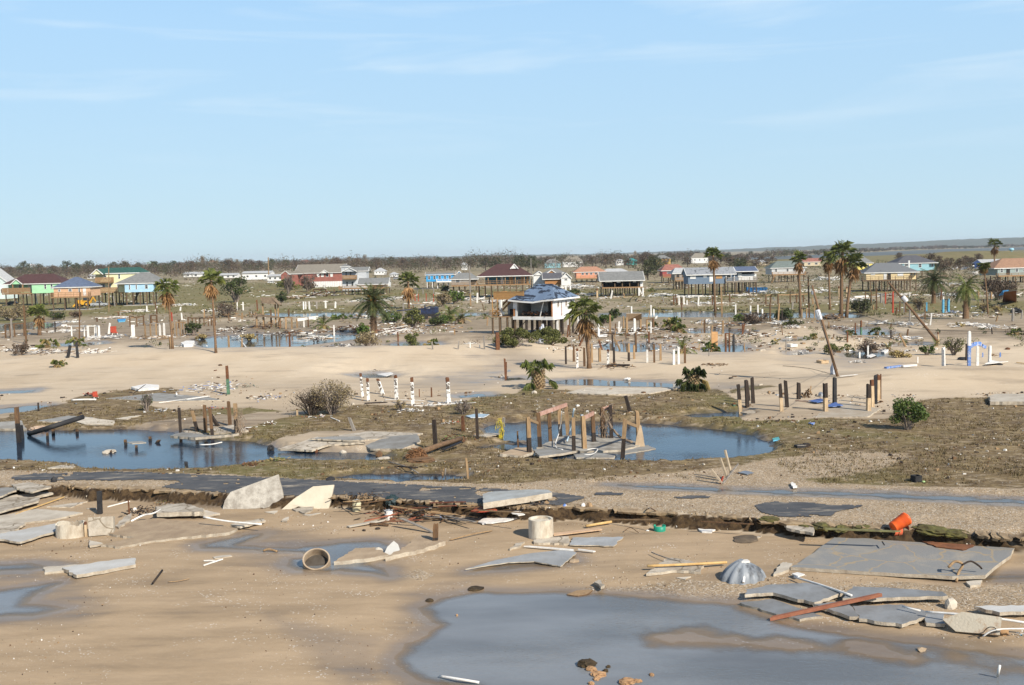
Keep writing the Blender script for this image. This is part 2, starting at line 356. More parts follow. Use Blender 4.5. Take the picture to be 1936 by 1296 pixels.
GRAVEL = [
 [(-200,892),(200,890),(430,897),(560,905),(885,915),(1000,912),(1080,905),(1200,900),(1400,880),(1500,862),(1640,850),(1560,875),(1480,900),(1560,915),(1936,925),(2200,930),(2200,1030),(1936,1012),(1600,995),(1360,972),(1040,956),(700,938),(420,930),(-200,912)],
 [(1500,1135),(1560,1110),(1700,1100),(1800,1110),(1936,1100),(2100,1100),(2100,1170),(1900,1165),(1700,1140)],
 [(1400,908),(1440,872),(1560,852),(1720,858),(1700,878),(1580,902)],
 [(740,1090),(780,1075),(820,1085),(800,1098)],
 [(1040,1110),(1180,1112),(1300,1095),(1480,1105),(1460,1135),(1330,1135),(1200,1122)],
]
WET = [
 [(1110,916),(1200,911),(1300,916),(1400,924),(1560,925),(1700,930),(1936,942),(2200,955),(2200,968),(1936,962),(1760,950),(1560,938),(1400,932),(1150,925)],
 [(700,1225),(740,1190),(760,1150),(760,1120),(820,1105),(900,1090),(900,1120),(820,1160),(800,1200),(760,1240),(770,1290),(720,1290)],
 [(-200,1090),(120,1085),(160,1110),(220,1150),(150,1180),(-200,1190)],
 [(330,1040),(420,1005),(520,1000),(640,1015),(760,1015),(780,1040),(740,1100),(640,1090),(520,1090),(440,1050)],
 [(500,1160),(640,1190),(740,1200),(720,1290),(640,1300)],
 [(1160,690),(1000,700),(940,690),(900,660),(950,640),(1080,690)],
 [(880,665),(930,690),(880,700),(800,715),(760,730),(900,735),(990,715),(960,680)],
 [(1300,735),(1380,722),(1450,735),(1380,742)],
 [(1220,640),(1400,640),(1450,660),(1400,675),(1200,672)],
 [(1480,680),(1660,660),(1700,690),(1600,700)],
 [(300,655),(420,625),(700,625),(760,650),(700,660),(420,665)],
]
ASPH = [
 [(22,903),(60,897),(200,892),(330,896),(430,900),(640,911),(900,923),(1000,929),(1060,934),(1108,941),(1062,956),(1000,956),(900,953),(700,941),(540,938),(430,933),(300,922),(345,912),(330,909),(200,909),(30,909)],
 [(1428,957),(1462,950),(1530,951),(1560,955),(1640,957),(1590,966),(1572,976),(1480,979),(1440,970)],
 [(1100,936),(1150,932),(1215,934),(1150,938)],
 [(1268,941),(1330,938),(1350,942),(1300,945)],
]
def zones(X, Y, Z):
    u, v = proj(X, Y, np.minimum(Z, 0)*.0)
    uf, vf = proj(X, Y, Z)
    j = (fbm(X, Y, .35, 41)-.5)*26+(fbm(X, Y, 1.6, 43)-.5)*14
    z = {}
    g = np.zeros_like(X)
    for P in GRASS: g = np.maximum(g, inpoly(u+j, v+j*.22, P, 7))
    for P in SANDIN: g = np.minimum(g, 1-inpoly(u+j, v+j*.22, P, 7))
    gr = np.zeros_like(X)
    jf = j*np.clip((v-520)/150, .15, 1)
    for P in GREENS: gr = np.maximum(gr, inpoly(u+jf, v+jf*.1, P, 5))
    a = np.zeros_like(X)
    for P in GRAVEL: a = np.maximum(a, inpoly(uf+j, vf+j*.22, P, 12))
    w = np.zeros_like(X)
    for P in WET: w = np.maximum(w, inpoly(uf+j*1.6, vf+j*.3, P, 45)*.62)
    for P, (pp, wl, dp, sl_, kd) in zip(PW, PONDS):
        sd = bbox_sd(X, Y, P, 5)
        k = {'pond': .9, 'puddle': 1.6, 'pool': 2.5, 'bay': 4, 'ditch': 1.5}[kd]
        w = np.maximum(w, sstep(k, 0, sd))
    t = vf-scarp_y(uf)
    low = sstep(2, 8, v-scarp_y(u))
    dune = sstep(745, 705, v+j*.5)*sstep(632, 668, v+j*.8)*(1-g)
    dune = np.maximum(dune, .7*sstep(800, 760, v)*(1-g)*sstep(640, 675, v))
    dune = np.maximum(dune, .8*sstep(.5, .75, fbm(X/2.2, Y, .05, 87))*sstep(575, 615, v)*(1-g))
    far = sstep(640, 560, v+j*.3)
    slope = np.zeros_like(X)
    return g, dune, w, a, low, gr, far
def build_ground():
    va = np.concatenate([np.linspace(1150, 26, 720), np.geomspace(25, 2.0, 100)])
    D = FPX*HCAM/va
    A = np.concatenate([np.linspace(-44, -27.2, 40), np.radians(0)+np.linspace(-27, 27, 860), np.linspace(27.2, 44, 40)])
    A = np.radians(A)
    DD, AA = np.meshgrid(D, A, indexing='ij')
    X = (DD*np.sin(AA)).ravel(); Y = (DD*np.cos(AA)).ravel(); Z = height(X, Y)
    nr, nc = len(D), len(A)
    T = Z.copy()
    for P, (pp, wl, dp, sl_, kd) in zip(PW, PONDS): T = np.where((bbox_sd(X, Y, P, .5) < .3) & (T < wl), wl, T)
    GRID.update(va=va, A=np.degrees(A), Z=T.reshape(nr, nc))
    idx = np.arange(nr*nc).reshape(nr, nc)
    F = np.stack([idx[:-1, :-1], idx[:-1, 1:], idx[1:, 1:], idx[1:, :-1]], -1).reshape(-1, 4)
    global GEO; GEO = (X, Y, Z, F)
    def mesh(name, V, F):
        me = bpy.data.meshes.new(name); me.vertices.add(len(V)); me.vertices.foreach_set('co', V.astype(np.float32).ravel())
        me.loops.add(F.size); me.loops.foreach_set('vertex_index', F.astype(np.int32).ravel())
        me.polygons.add(len(F)); me.polygons.foreach_set('loop_start', np.arange(0, F.size, 4, dtype=np.int32))
        me.polygons.foreach_set('use_smooth', np.ones(len(F), bool)); me.update(calc_edges=True); me.validate()
        o = bpy.data.objects.new(name, me); COL.objects.link(o); return o
    V = np.stack([X, Y, Z], -1)
    o = structure(mesh('ground', V, F))
    g, dune, w, a, low, gr, far = zones(X, Y, Z)
    # steep peat face of the broken road edge, undercut shade painted in too
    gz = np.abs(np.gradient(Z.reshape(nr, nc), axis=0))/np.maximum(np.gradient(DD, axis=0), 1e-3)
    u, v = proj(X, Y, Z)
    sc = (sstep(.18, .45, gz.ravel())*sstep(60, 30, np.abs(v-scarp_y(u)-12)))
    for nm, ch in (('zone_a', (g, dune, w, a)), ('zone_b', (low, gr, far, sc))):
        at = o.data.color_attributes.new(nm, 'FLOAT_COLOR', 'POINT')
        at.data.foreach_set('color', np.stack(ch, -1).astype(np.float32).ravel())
    # asphalt: the cells inside the patches, raised as their own sheet
    m = np.zeros_like(X); jj = (fbm(X, Y, .8, 61)-.5)*10+(fbm(X, Y, 2.6, 63)-.5)*8
    hole = fbm(X, Y, .9, 71)
    for P in ASPH: m = np.maximum(m, inpoly(u+jj, v+jj*.25, P, 2))
    m = np.where((hole > .74), 0, m)
    Fm = m[F].mean(1) > .5
    Fa = F[Fm]; used, inv = np.unique(Fa, return_inverse=True)
    Va = V[used].copy(); Va[:, 2] += .035
    r = structure(mesh('road', Va, inv.reshape(-1, 4)))
    return o, r
ground, road = build_ground()
def ground_mat():
    m = bpy.data.materials.new('ground'); m.use_nodes = True; nt = m.node_tree; b = nt.nodes['Principled BSDF']
    za = _n(nt, 'ShaderNodeVertexColor', layer_name='zone_a'); zb = _n(nt, 'ShaderNodeVertexColor', layer_name='zone_b')
    sa = _n(nt, 'ShaderNodeSeparateColor'); sb = _n(nt, 'ShaderNodeSeparateColor'); lk(m, za.outputs[0], sa.inputs[0]); lk(m, zb.outputs[0], sb.inputs[0])
    grass, dune, wet, grav = sa.outputs[0], sa.outputs[1], sa.outputs[2], za.outputs[1]
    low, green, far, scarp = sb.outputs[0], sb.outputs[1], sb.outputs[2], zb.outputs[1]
    ge = _n(nt, 'ShaderNodeNewGeometry')
    def noise(sc, det=5, st=None, ro=.6):
        n = _n(nt, 'ShaderNodeTexNoise'); n.inputs['Scale'].default_value = sc; n.inputs['Detail'].default_value = det; n.inputs['Roughness'].default_value = ro
        if st:
            mp = _n(nt, 'ShaderNodeMapping'); mp.inputs['Scale'].default_value = st; lk(m, ge.outputs[0], mp.inputs[0]); lk(m, mp.outputs[0], n.inputs['Vector'])
        else: lk(m, ge.outputs[0], n.inputs['Vector'])
        return n.outputs[0]
    def rng(x, a, b_, c=0, d=1):
        n = _n(nt, 'ShaderNodeMapRange'); n.inputs[1].default_value = a; n.inputs[2].default_value = b_; n.inputs[3].default_value = c; n.inputs[4].default_value = d
        lk(m, x, n.inputs[0]); return n.outputs[0]
    def mix(f, a, b_, mode='MIX'):
        n = _n(nt, 'ShaderNodeMix', data_type='RGBA', blend_type=mode)
        for s_, i in ((f, 0), (a, 6), (b_, 7)):
            if isinstance(s_, (int, float)): n.inputs[i].default_value = s_
            elif isinstance(s_, tuple): n.inputs[i].default_value = (*s_, 1)
            else: lk(m, s_, n.inputs[i])
        return n.outputs[2]
    def mth(op, a, b_):
        n = _n(nt, 'ShaderNodeMath', operation=op); n.use_clamp = op in ('ADD', 'SUBTRACT')
        for i, s_ in enumerate((a, b_)):
            if isinstance(s_, (int, float)): n.inputs[i].default_value = s_
            else: lk(m, s_, n.inputs[i])
        return n.outputs[0]
    nbig = noise(.07, 4, (1, .5, 1)); nmid = noise(.55, 6); nfin = noise(3.2, 6, None, .7); nvf = noise(14, 3)
    nst = noise(.45, 6, (.35, 1.3, 1))
    # beach: damp brown sand, dunes: pale dry sand
    beach = mix(rng(nst, .35, .68), (.43, .315, .20), (.315, .228, .14))
    beach = mix(rng(nvf, .60, .72, 0, .5), beach, (.45, .36, .25)); ngr = noise(38, 2, (1, 1.6, 1)); beach = mix(rng(ngr, .42, .30, 0, .45), beach, (.17, .12, .075)); beach = mix(rng(noise(.35, 7, (.5, 2.2, 1), .7), .50, .64, 0, .30), beach, (.225, .165, .105))
    dunec = mix(rng(nbig, .38, .66), (.60, .485, .345), (.50, .39, .265))
    dunec = mix(rng(nst, .55, .75, 0, .55), dunec, (.40, .305, .205))
    flat = mix(rng(nst, .36, .62), (.36, .285, .20), (.205, .155, .105))   # washed flats
    c = mix(dune, flat, dunec)
    c = mix(low, c, beach)
    # far flats, washed with silt and dead grass
    farc = mix(rng(nbig, .40, .60), (.40, .32, .22), (.22, .19, .10))
    farc = mix(rng(nmid, .46, .62), farc, (.17, .135, .075))
    c = mix(far, c, farc)
    gg = mix(rng(nbig, .35, .62), (.145, .135, .048), (.215, .175, .08))
    gg = mix(rng(nmid, .50, .66, 0, .8), gg, (.23, .18, .10))
    c = mix(mth('MULTIPLY', green, rng(nfin, .2, .45)), c, gg)
    # matted brown and olive vegetation round the ponds
    gr = mix(rng(nmid, .36, .60), (.27, .198, .102), (.135, .092, .048))
    gr = mix(rng(nfin, .52, .66, 0, .8), gr, (.055, .037, .02))
    gr = mix(rng(nbig, .50, .62, 0, .7), gr, (.155, .14, .048))
    gr = mix(rng(noise(1.7, 6, (.6, 1, 1)), .52, .66), gr, (.36, .28, .18))
    gf = mth('MULTIPLY', grass, 1.0); gf = rng(mth('ADD', gf, mth('SUBTRACT', rng(nfin, .3, .7, 0, .5), .25)), .35, .65)
    c = mix(gf, c, gr)
    # shell and gravel
    vo = _n(nt, 'ShaderNodeTexVoronoi'); vo.inputs['Scale'].default_value = 17; lk(m, ge.outputs[0], vo.inputs['Vector'])
    gv = mix(rng(nmid, .36, .64), (.43, .32, .205), (.32, .235, .145))
    gv = mix(rng(nfin, .58, .70, 0, .6), gv, (.19, .135, .075))
    vc = _n(nt, 'ShaderNodeSeparateColor'); lk(m, vo.outputs['Color'], vc.inputs[0])
    gv = mix(rng(vc.outputs[0], .80, .90, 0, .75), gv, (.62, .55, .45))
    gv = mix(rng(vc.outputs[1], .86, .9, 0, .7), gv, (.12, .09, .06))
    gf2 = rng(mth('ADD', grav, mth('SUBTRACT', rng(nmid, .3, .7, 0, .7), .35)), .3, .8)
    c = mix(gf2, c, gv)
    # scattered shell specks everywhere on the sand
    sp = mth('MULTIPLY', rng(vc.outputs[2], .955, .965), rng(nmid, .5, .62))
    c = mix(mth('MULTIPLY', sp, .6), c, (.75, .70, .62))
    c = mix(scarp, c, mix(rng(nfin, .4, .6), (.028, .018, .011), (.085, .054, .027)))  # peat colour, darkened further to paint the shade under the broken lip
    wf = rng(mth('ADD', wet, mth('SUBTRACT', rng(nst, .3, .7, 0, .8), .4)), .12, .95)
    c = mix(wf, c, mix(1.0, c, (.62, .62, .64), 'MULTIPLY'))
    lk(m, c, b.inputs['Base Color'])
    lk(m, rng(wf, 0, 1, .92, .32), b.inputs['Roughness'])
    lk(m, rng(wf, 0, 1, .12, .5), b.inputs['Specular IOR Level'])
    bp = _n(nt, 'ShaderNodeBump'); bp.inputs['Distance'].default_value = .12
    wv = _n(nt, 'ShaderNodeTexWave', bands_direction='DIAGONAL'); wv.inputs['Scale'].default_value = 1.1; wv.inputs['Distortion'].default_value = 9; wv.inputs['Detail'].default_value = 3; wv.inputs['Detail Scale'].default_value = .6; lk(m, ge.outputs[0], wv.inputs['Vector'])
    lk(m, mix(mth('MAXIMUM', gf, gf2), mth('ADD', mth('MULTIPLY', nst, .7), mth('ADD', mth('MULTIPLY', nfin, .3), mth('MULTIPLY', wv.outputs[1], .10))), nfin), bp.inputs['Height'])
    lk(m, mix(wf, mix(mth('MAXIMUM', gf, gf2), (.45,)*3, (1.,)*3), (.10,)*3), bp.inputs['Strength'])
    lk(m, bp.outputs[0], b.inputs['Normal'])
    return m
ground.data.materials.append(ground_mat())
def asphalt_mat():
    m = mk('asphalt', (.075, .076, .08), (.125, .122, .118), .6, .82, .5, bscale=9, lo=.4, hi=.7)
    nt = m.node_tree; b = nt.nodes['Principled BSDF']; src = b.inputs['Base Color'].links[0].from_socket
    ge = _n(nt, 'ShaderNodeNewGeometry'); mp = _n(nt, 'ShaderNodeMapping'); mp.inputs['Scale'].default_value = (.25, 1.2, 1); lk(m, ge.outputs[0], mp.inputs[0])
    n = _n(nt, 'ShaderNodeTexNoise'); n.inputs['Scale'].default_value = 1.3; n.inputs['Detail'].default_value = 7; n.inputs['Roughness'].default_value = .75; lk(m, mp.outputs[0], n.inputs['Vector'])
    r = _n(nt, 'ShaderNodeMapRange'); r.inputs[1].default_value = .54; r.inputs[2].default_value = .66; lk(m, n.outputs[0], r.inputs[0])
    x = _n(nt, 'ShaderNodeMix', data_type='RGBA'); x.inputs[7].default_value = (.34, .29, .22, 1); lk(m, r.outputs[0], x.inputs[0]); lk(m, src, x.inputs[6]); lk(m, x.outputs[2], b.inputs['Base Color'])
    return m
road.data.materials.append(asphalt_mat())
def water_mat(name, col, rough, bump, sc, st=(1, 1, 1), clear=0):
    m = bpy.data.materials.new(name); m.use_nodes = True; nt = m.node_tree; b = nt.nodes['Principled BSDF']
    b.inputs['Base Color'].default_value = (*col, 1); b.inputs['Roughness'].default_value = rough; b.inputs['IOR'].default_value = 1.333
    ge = _n(nt, 'ShaderNodeNewGeometry'); mp = _n(nt, 'ShaderNodeMapping'); mp.inputs['Scale'].default_value = st; lk(m, ge.outputs[0], mp.inputs[0])
    n = _n(nt, 'ShaderNodeTexNoise'); n.inputs['Scale'].default_value = sc; n.inputs['Detail'].default_value = 3; lk(m, mp.outputs[0], n.inputs['Vector'])
    n2 = _n(nt, 'ShaderNodeTexNoise'); n2.inputs['Scale'].default_value = .12; n2.inputs['Detail'].default_value = 2; lk(m, ge.outputs[0], n2.inputs['Vector'])
    r = _n(nt, 'ShaderNodeMapRange'); r.inputs[1].default_value = .42; r.inputs[2].default_value = .6; r.inputs[3].default_value = bump*.25; r.inputs[4].default_value = bump; lk(m, n2.outputs[0], r.inputs[0])
    bp = _n(nt, 'ShaderNodeBump'); bp.inputs['Distance'].default_value = .06; lk(m, r.outputs[0], bp.inputs['Strength']); lk(m, n.outputs[0], bp.inputs['Height']); lk(m, bp.outputs[0], b.inputs['Normal'])
    # silt clouds in the water
    n3 = _n(nt, 'ShaderNodeTexNoise'); n3.inputs['Scale'].default_value = .22; n3.inputs['Detail'].default_value = 5; mq = _n(nt, 'ShaderNodeMapping'); mq.inputs['Scale'].default_value = (.5, 1.4, 1); lk(m, ge.outputs[0], mq.inputs[0]); lk(m, mq.outputs[0], n3.inputs['Vector'])
    q = _n(nt, 'ShaderNodeMapRange'); q.inputs[1].default_value = .38; q.inputs[2].default_value = .64; lk(m, n3.outputs[0], q.inputs[0])
    x = _n(nt, 'ShaderNodeMix', data_type='RGBA'); x.inputs[6].default_value = (*col, 1); x.inputs[7].default_value = (*(c*.62 for c in col), 1); lk(m, q.outputs[0], x.inputs[0]); lk(m, x.outputs[2], b.inputs['Base Color'])
    if clear:                                           # shallow water lets some of its bed through where it looks least like a mirror
        tr = _n(nt, 'ShaderNodeBsdfTransparent'); tr.inputs[0].default_value = (.92, .90, .86, 1); ms = _n(nt, 'ShaderNodeMixShader'); at = _n(nt, 'ShaderNodeAttribute'); at.attribute_name = 'depth'
        k = _n(nt, 'ShaderNodeMapRange', interpolation_type='SMOOTHSTEP'); k.inputs[1].default_value = 0; k.inputs[2].default_value = clear; k.inputs[3].default_value = 1; k.inputs[4].default_value = .12; lk(m, at.outputs['Fac'], k.inputs[0])
        lk(m, k.outputs[0], ms.inputs[0]); lk(m, b.outputs[0], ms.inputs[1]); lk(m, tr.outputs[0], ms.inputs[2]); lk(m, ms.outputs[0], nt.nodes['Material Output'].inputs['Surface'])
    return m
WM = {'ditch': water_mat('ditch_water', (.16, .15, .135), .12, .12, 3.0, (1, 1.6, 1), .03), 'pond': water_mat('pond_water', (.018, .035, .060), .06, .55, 3.0, (1, 1.6, 1)),
      'puddle': water_mat('puddle_water', (.235, .245, .25), .08, .6, 5.0, (.7, 1.8, 1), .035),  # murky water, with the reflected sky's blue-grey put into its base colour
      'pool': water_mat('pool_water', (.10, .095, .085), .08, .12, 3.0, (1, 1.6, 1), .035),
      'bay': water_mat('bay_water', (.13, .14, .13), .6, .3, .5)}
for P, (pp, wl, dp, sl_, kd) in zip(PW, PONDS):
    if kd in ('puddle', 'pool', 'ditch'):                        # thin water: its sheet carries its depth, so that it clears towards the shore
        gx, gy, gz_, gF = GEO; m_ = (bbox_sd(gx, gy, P, 1.5) < (.7 if kd == 'puddle' else 1.2)) & (gz_ < wl+.012); Fs = gF[m_[gF].any(1)]; used, inv = np.unique(Fs, return_inverse=True)
        if not len(used): continue
        dd = wl-gz_[used]
        me = bpy.data.meshes.new('water'); me.from_pydata(np.stack([gx[used], gy[used], np.full(len(used), wl)], -1).tolist(), [], inv.reshape(-1, 4).tolist()); at = me.attributes.new('depth', 'FLOAT', 'POINT'); at.data.foreach_set('value', dd.astype(np.float32)); me.materials.append(WM[kd])
        structure(o := bpy.data.objects.new('water', me)); COL.objects.link(o); continue
    c = P.mean(0); mb = MB()
    Q = []
    for k in range(len(P)):                             # a sheet a little wider than the shore, hidden by the banks
        a, b_, d_ = P[k-1], P[k], P[(k+1) % len(P)]
        t = d_-a; nrm = np.array([t[1], -t[0]])/(np.hypot(*t)+1e-6)
        Q.append(b_+nrm*(0.9 if kd != 'bay' else 5)*(-1 if sum(P[i-1][0]*P[i][1]-P[i][0]*P[i-1][1] for i in range(len(P))) < 0 else 1))
    bm = bmesh.new(); vs = [bm.verts.new((q[0], q[1], wl)) for q in Q]; f = bm.faces.new(vs); bm.normal_update()
    if f.normal.z < 0: f.normal_flip()
    bmesh.ops.triangulate(bm, faces=[f])
    me = bpy.data.meshes.new('water'); bm.to_mesh(me); bm.free(); me.materials.append(WM[kd])
    structure(o := bpy.data.objects.new('water', me)); COL.objects.link(o)
# ------------------------------------------------------------------ far hills beyond the bay
def hills():
    mb = MB(); tops = [(300,497),(520,493),(650,489.5),(700,487),(900,484),(1100,480.5),(1250,476.5),(1446,469),(1700,459),(1850,451),(1936,449),(2150,441),(2500,430)]
    T = np.array(tops); us = np.arange(300, 2500, 7.0); rnd = random.Random(4); rows = []
    for u in us:
        v = np.interp(u, T[:, 0], T[:, 1])+1.2*(vnoise(np.array([u]), np.array([0.]), .02, 3)[0]-.5)+1.3*(vnoise(np.array([u]), np.array([0.]), .1, 5)[0]-.5)
        d = ray(u, v); t = 11000/math.hypot(d.x, d.y); p = Vector((0, 0, HCAM))+d*t
        k = Vector((d.x, d.y, 0)).normalized()
        rows.append([Vector((p.x, p.y, -3))-k*500, Vector((p.x, p.y, max(p.z*.55, 1)))-k*220, p, Vector((p.x, p.y, -3))+k*900])
    vs = [q for r_ in rows for q in r_]; fs = [(i*4+k, (i+1)*4+k, (i+1)*4+k+1, i*4+k+1) for i in range(len(rows)-1) for k in range(3)]
    mb.add(vs, fs)
    return structure(mb.build('hills', mk('hill_woods', (.05, .065, .03), (.09, .09, .05), .01, .9, 0), smooth=True))
hills()
# ------------------------------------------------------------------ plants
M_TRUNK = mk('palm_trunk', (.235, .145, .08), (.12, .072, .042), 3, .9, .6, (1, 1, 4))
M_BARK = mk('bark', (.12, .09, .065), (.06, .045, .035), 3, .9, .4)
M_GREYBARK = mk('bare_bark', (.26, .21, .17), (.15, .12, .10), 2, .9, .3)
M_FROND = leafmat('palm_frond', (.045, .065, .016), (.15, .165, .042), (.34, .27, .09))
M_DATE = leafmat('date_frond', (.028, .042, .014), (.085, .095, .030), (.20, .16, .05))
M_DEAD = leafmat('dead_frond', (.15, .075, .028), (.34, .20, .085), (.45, .33, .17))
M_STRAW = leafmat('straw_frond', (.24, .18, .07), (.42, .32, .13), (.5, .42, .2))
M_BUSH = leafmat('bush_leaf', (.050, .062, .016), (.155, .155, .046), (.30, .25, .09))
M_BUSHD = leafmat('dark_bush_leaf', (.022, .034, .012), (.070, .085, .024), (.13, .12, .05))
M_GREEN = leafmat('fresh_leaf', (.035, .070, .014), (.115, .150, .032), (.22, .22, .07))
M_DRY = leafmat('dry_leaf', (.14, .105, .055), (.30, .235, .125), (.42, .36, .2))
M_BROWNL = leafmat('salt_burnt_leaf', (.055, .040, .028), (.145, .098, .062), (.21, .15, .09))
M_OLIVE = leafmat('olive_leaf', (.028, .036, .013), (.085, .088, .034), (.14, .12, .055))
def rvec(r): 
    while 1:
        v = Vector((r.uniform(-1, 1), r.uniform(-1, 1), r.uniform(-1, 1)))
        if .05 < v.length < 1: return v
def fan_leaf(mb, r, base, d, plen, blen, droop, n=9, w=.10, sag=.35):
    """a fan leaf: petiole and a spread of narrow folded strips"""
    d = d.normalized(); side = d.cross(Vector((0, 0, 1)))
    if side.length < .1: side = Vector((1, 0, 0))
    side.normalize(); up = side.cross(d)
    e = base+d*plen+Vector((0, 0, -droop*plen*.3))
    mb.bar(base, e, .05)
    for k in range(n):
        a = R(-75+150*k/(n-1))+r.uniform(-.06, .06)
        q = (d*math.cos(a)+side*math.sin(a)+up*r.uniform(-.12, .12)).normalized()
        L = blen*(1-.25*abs(a)/1.3)*r.uniform(.7, 1.2)
        m = e+q*L*.6+Vector((0, 0, -droop*L*.12)); t = e+q*L+Vector((0, 0, -L*(droop*.45+sag*r.uniform(.3, 1))))
        sd = (q.cross(up)).normalized()*w*blen
        mb.add([e, m-sd, m+sd, t], [(0, 1, 3), (0, 3, 2)])
def feather(mb, r, base, d, L, arch, n=14, lw=.05, ll=.38, taper=True):
    """a feather frond: arching rib with leaflets both sides"""
    d = d.normalized(); side = d.cross(Vector((0, 0, 1)))
    if side.length < .1: side = Vector((1, 0, 0))
    side.normalize()
    P = []; p = Vector(base); v = d.copy(); st = L/n
    for k in range(n+1):
        P.append(p.copy()); v = (v+Vector((0, 0, -arch/n))).normalized(); p = p+v*st
    for k in range(n): mb.bar(P[k], P[k+1], .045*(1-.7*k/n)*L/2.5+.01, mi=0)
    for k in range(2, n+1):
        t = k/n; l = ll*L*(math.sin(math.pi*(.12+.82*t))**.7)*.75
        f = (P[k]-P[k-1]).normalized()
        for s_ in (-1, 1):
            for o_ in (0, .5):
                c = P[k]-(P[k]-P[k-1])*o_
                q = (side*s_*.85+f*.75+Vector((0, 0, r.uniform(-.35, .15)))).normalized()
                tip = c+q*l*r.uniform(.8, 1.1)+Vector((0, 0, -l*.18))
                wv = f*lw*L*.32
                mb.add([c-wv, c+wv, tip], [(0, 1, 2)])
def leafy(mb, r, c, rad, n, size, flat=1.0, mi=0):
    """a clump of leaf-sized faces filling an uneven ball"""
    for k in range(n):
        v = rvec(r); v = v.normalized()*(v.length**.6); p = Vector(c)+Vector((v.x*rad, v.y*rad, v.z*rad*flat))
        a = rvec(r).normalized(); b = a.cross(rvec(r)).normalized(); s_ = size*r.uniform(.6, 1.4)
        mb.add([p-a*s_, p+b*s_*.55, p+a*s_, p-b*s_*.55], [(0, 1, 2, 3)], mi)
def trunk_pts(h, lean, n=6, wig=.02, r=random):
    return [Vector((lean*h*(k/n)**1.2+r.uniform(-wig, wig)*h*.3, r.uniform(-wig, wig)*h*.3, h*k/n)) for k in range(n+1)]
def fan_palm(px, by, ty, cw, label, lean=0., seed=1, dead=.5, group=None, wind=-.25, trunkw=None, wilt=.0):
    r = random.Random(seed); b = G(px, by); s = S(b); H = (by-ty)*s; cr = cw*s*.5
    cr *= 1.1; root = empty('fan_palm', b); tag(root, label, 'palm tree', group)
    th = H-cr*.75; tw = (trunkw or 4.6)*s*.5
    mb = MB(); tp = trunk_pts(th, lean, 7, .012, r); tp[0].z = -.4
    mb.tube(tp, [tw*1.35]+[tw*(1.05-.25*k/7) for k in range(1, 8)], 8); mb.build('trunk', M_TRUNK, root, True)
    top = tp[-1]; mb = MB(); md = MB()
    for k in range(34):
        a = r.uniform(0, 6.283); e = r.uniform(-.35, 1.45)-wilt
        d = Vector((math.cos(a)*math.cos(e)+wind, math.sin(a)*math.cos(e), math.sin(e)))
        fan_leaf(mb, r, top, d, cr*r.uniform(.45, .75), cr*r.uniform(.6, .95), .35, 8, .062, .35)
    mb.build('crown', M_FROND, root)
    for k in range(int(36*dead)):
        a = r.uniform(0, 6.283); e = r.uniform(-1.5, -.55)
        d = Vector((math.cos(a)*math.cos(e)+wind*.3, math.sin(a)*math.cos(e), math.sin(e)))
        fan_leaf(md, r, top-Vector((0, 0, cr*.15+r.uniform(0, cr*.8))), d, cr*.38, cr*.72, .6, 7, .08)
    if md.v: md.build('dead_fronds', M_DEAD, root)
    return root
def date_palm(px, by, ty, cw, label, seed=1, n=46, trunkw=14, group=None, fruit=False, arch=1.7, mat=None):
    r = random.Random(seed); b = G(px, by); s = S(b); H = (by-ty)*s; cr = cw*s*.5
    root = empty('date_palm', b); tag(root, label, 'palm tree', group)
    th = max(H-cr*.85, .3); tw = trunkw*s*.5
    mb = MB(); tp = trunk_pts(th, 0, 6, .01, r); tp[0].z = -.3
    mb.tube(tp, [tw*1.2, tw, tw*.95, tw*.9, tw*.95, tw*1.15, tw*1.2], 9)
    for k in range(60):
        a = r.uniform(0, 6.283); z = th*r.uniform(.25, 1.02); q = Vector((math.cos(a), math.sin(a), .5))
        mb.bar(Vector((0, 0, z))+q*tw*.7, Vector((0, 0, z))+q*tw*1.35, tw*.28, tw*.14)
    mb.build('trunk', M_TRUNK, root)
    mb = MB(); top = Vector((0, 0, th))
    for k in range(n):
        a = 2.399*k+r.uniform(-.2, .2); e = 1.35-1.75*(k/n)+r.uniform(-.12, .12)
        d = Vector((math.cos(a)*math.cos(e), math.sin(a)*math.cos(e), math.sin(e)))
        feather(mb, r, top, d, cr*r.uniform(1.25, 1.6), arch*r.uniform(.7, 1.1), 12)
    mb.build('crown', mat or M_DATE, root)
    if fruit:
        mb = MB()
        for k in range(26):
            a = r.uniform(0, 6.283); d = Vector((math.cos(a)*.7, math.sin(a)*.7, r.uniform(.2, 1)))
            mb.tube([top, top+d*cr*.28, top+d*cr*.42+Vector((0, 0, -cr*.06))], .035, 4)
            leafy(mb, r, top+d*cr*.42, cr*.07, 8, .09)
        mb.build('fruit_stalk', mk('date_stalk', (.55, .27, .04), (.40, .18, .03), 2, .7, 0), root)
    return root
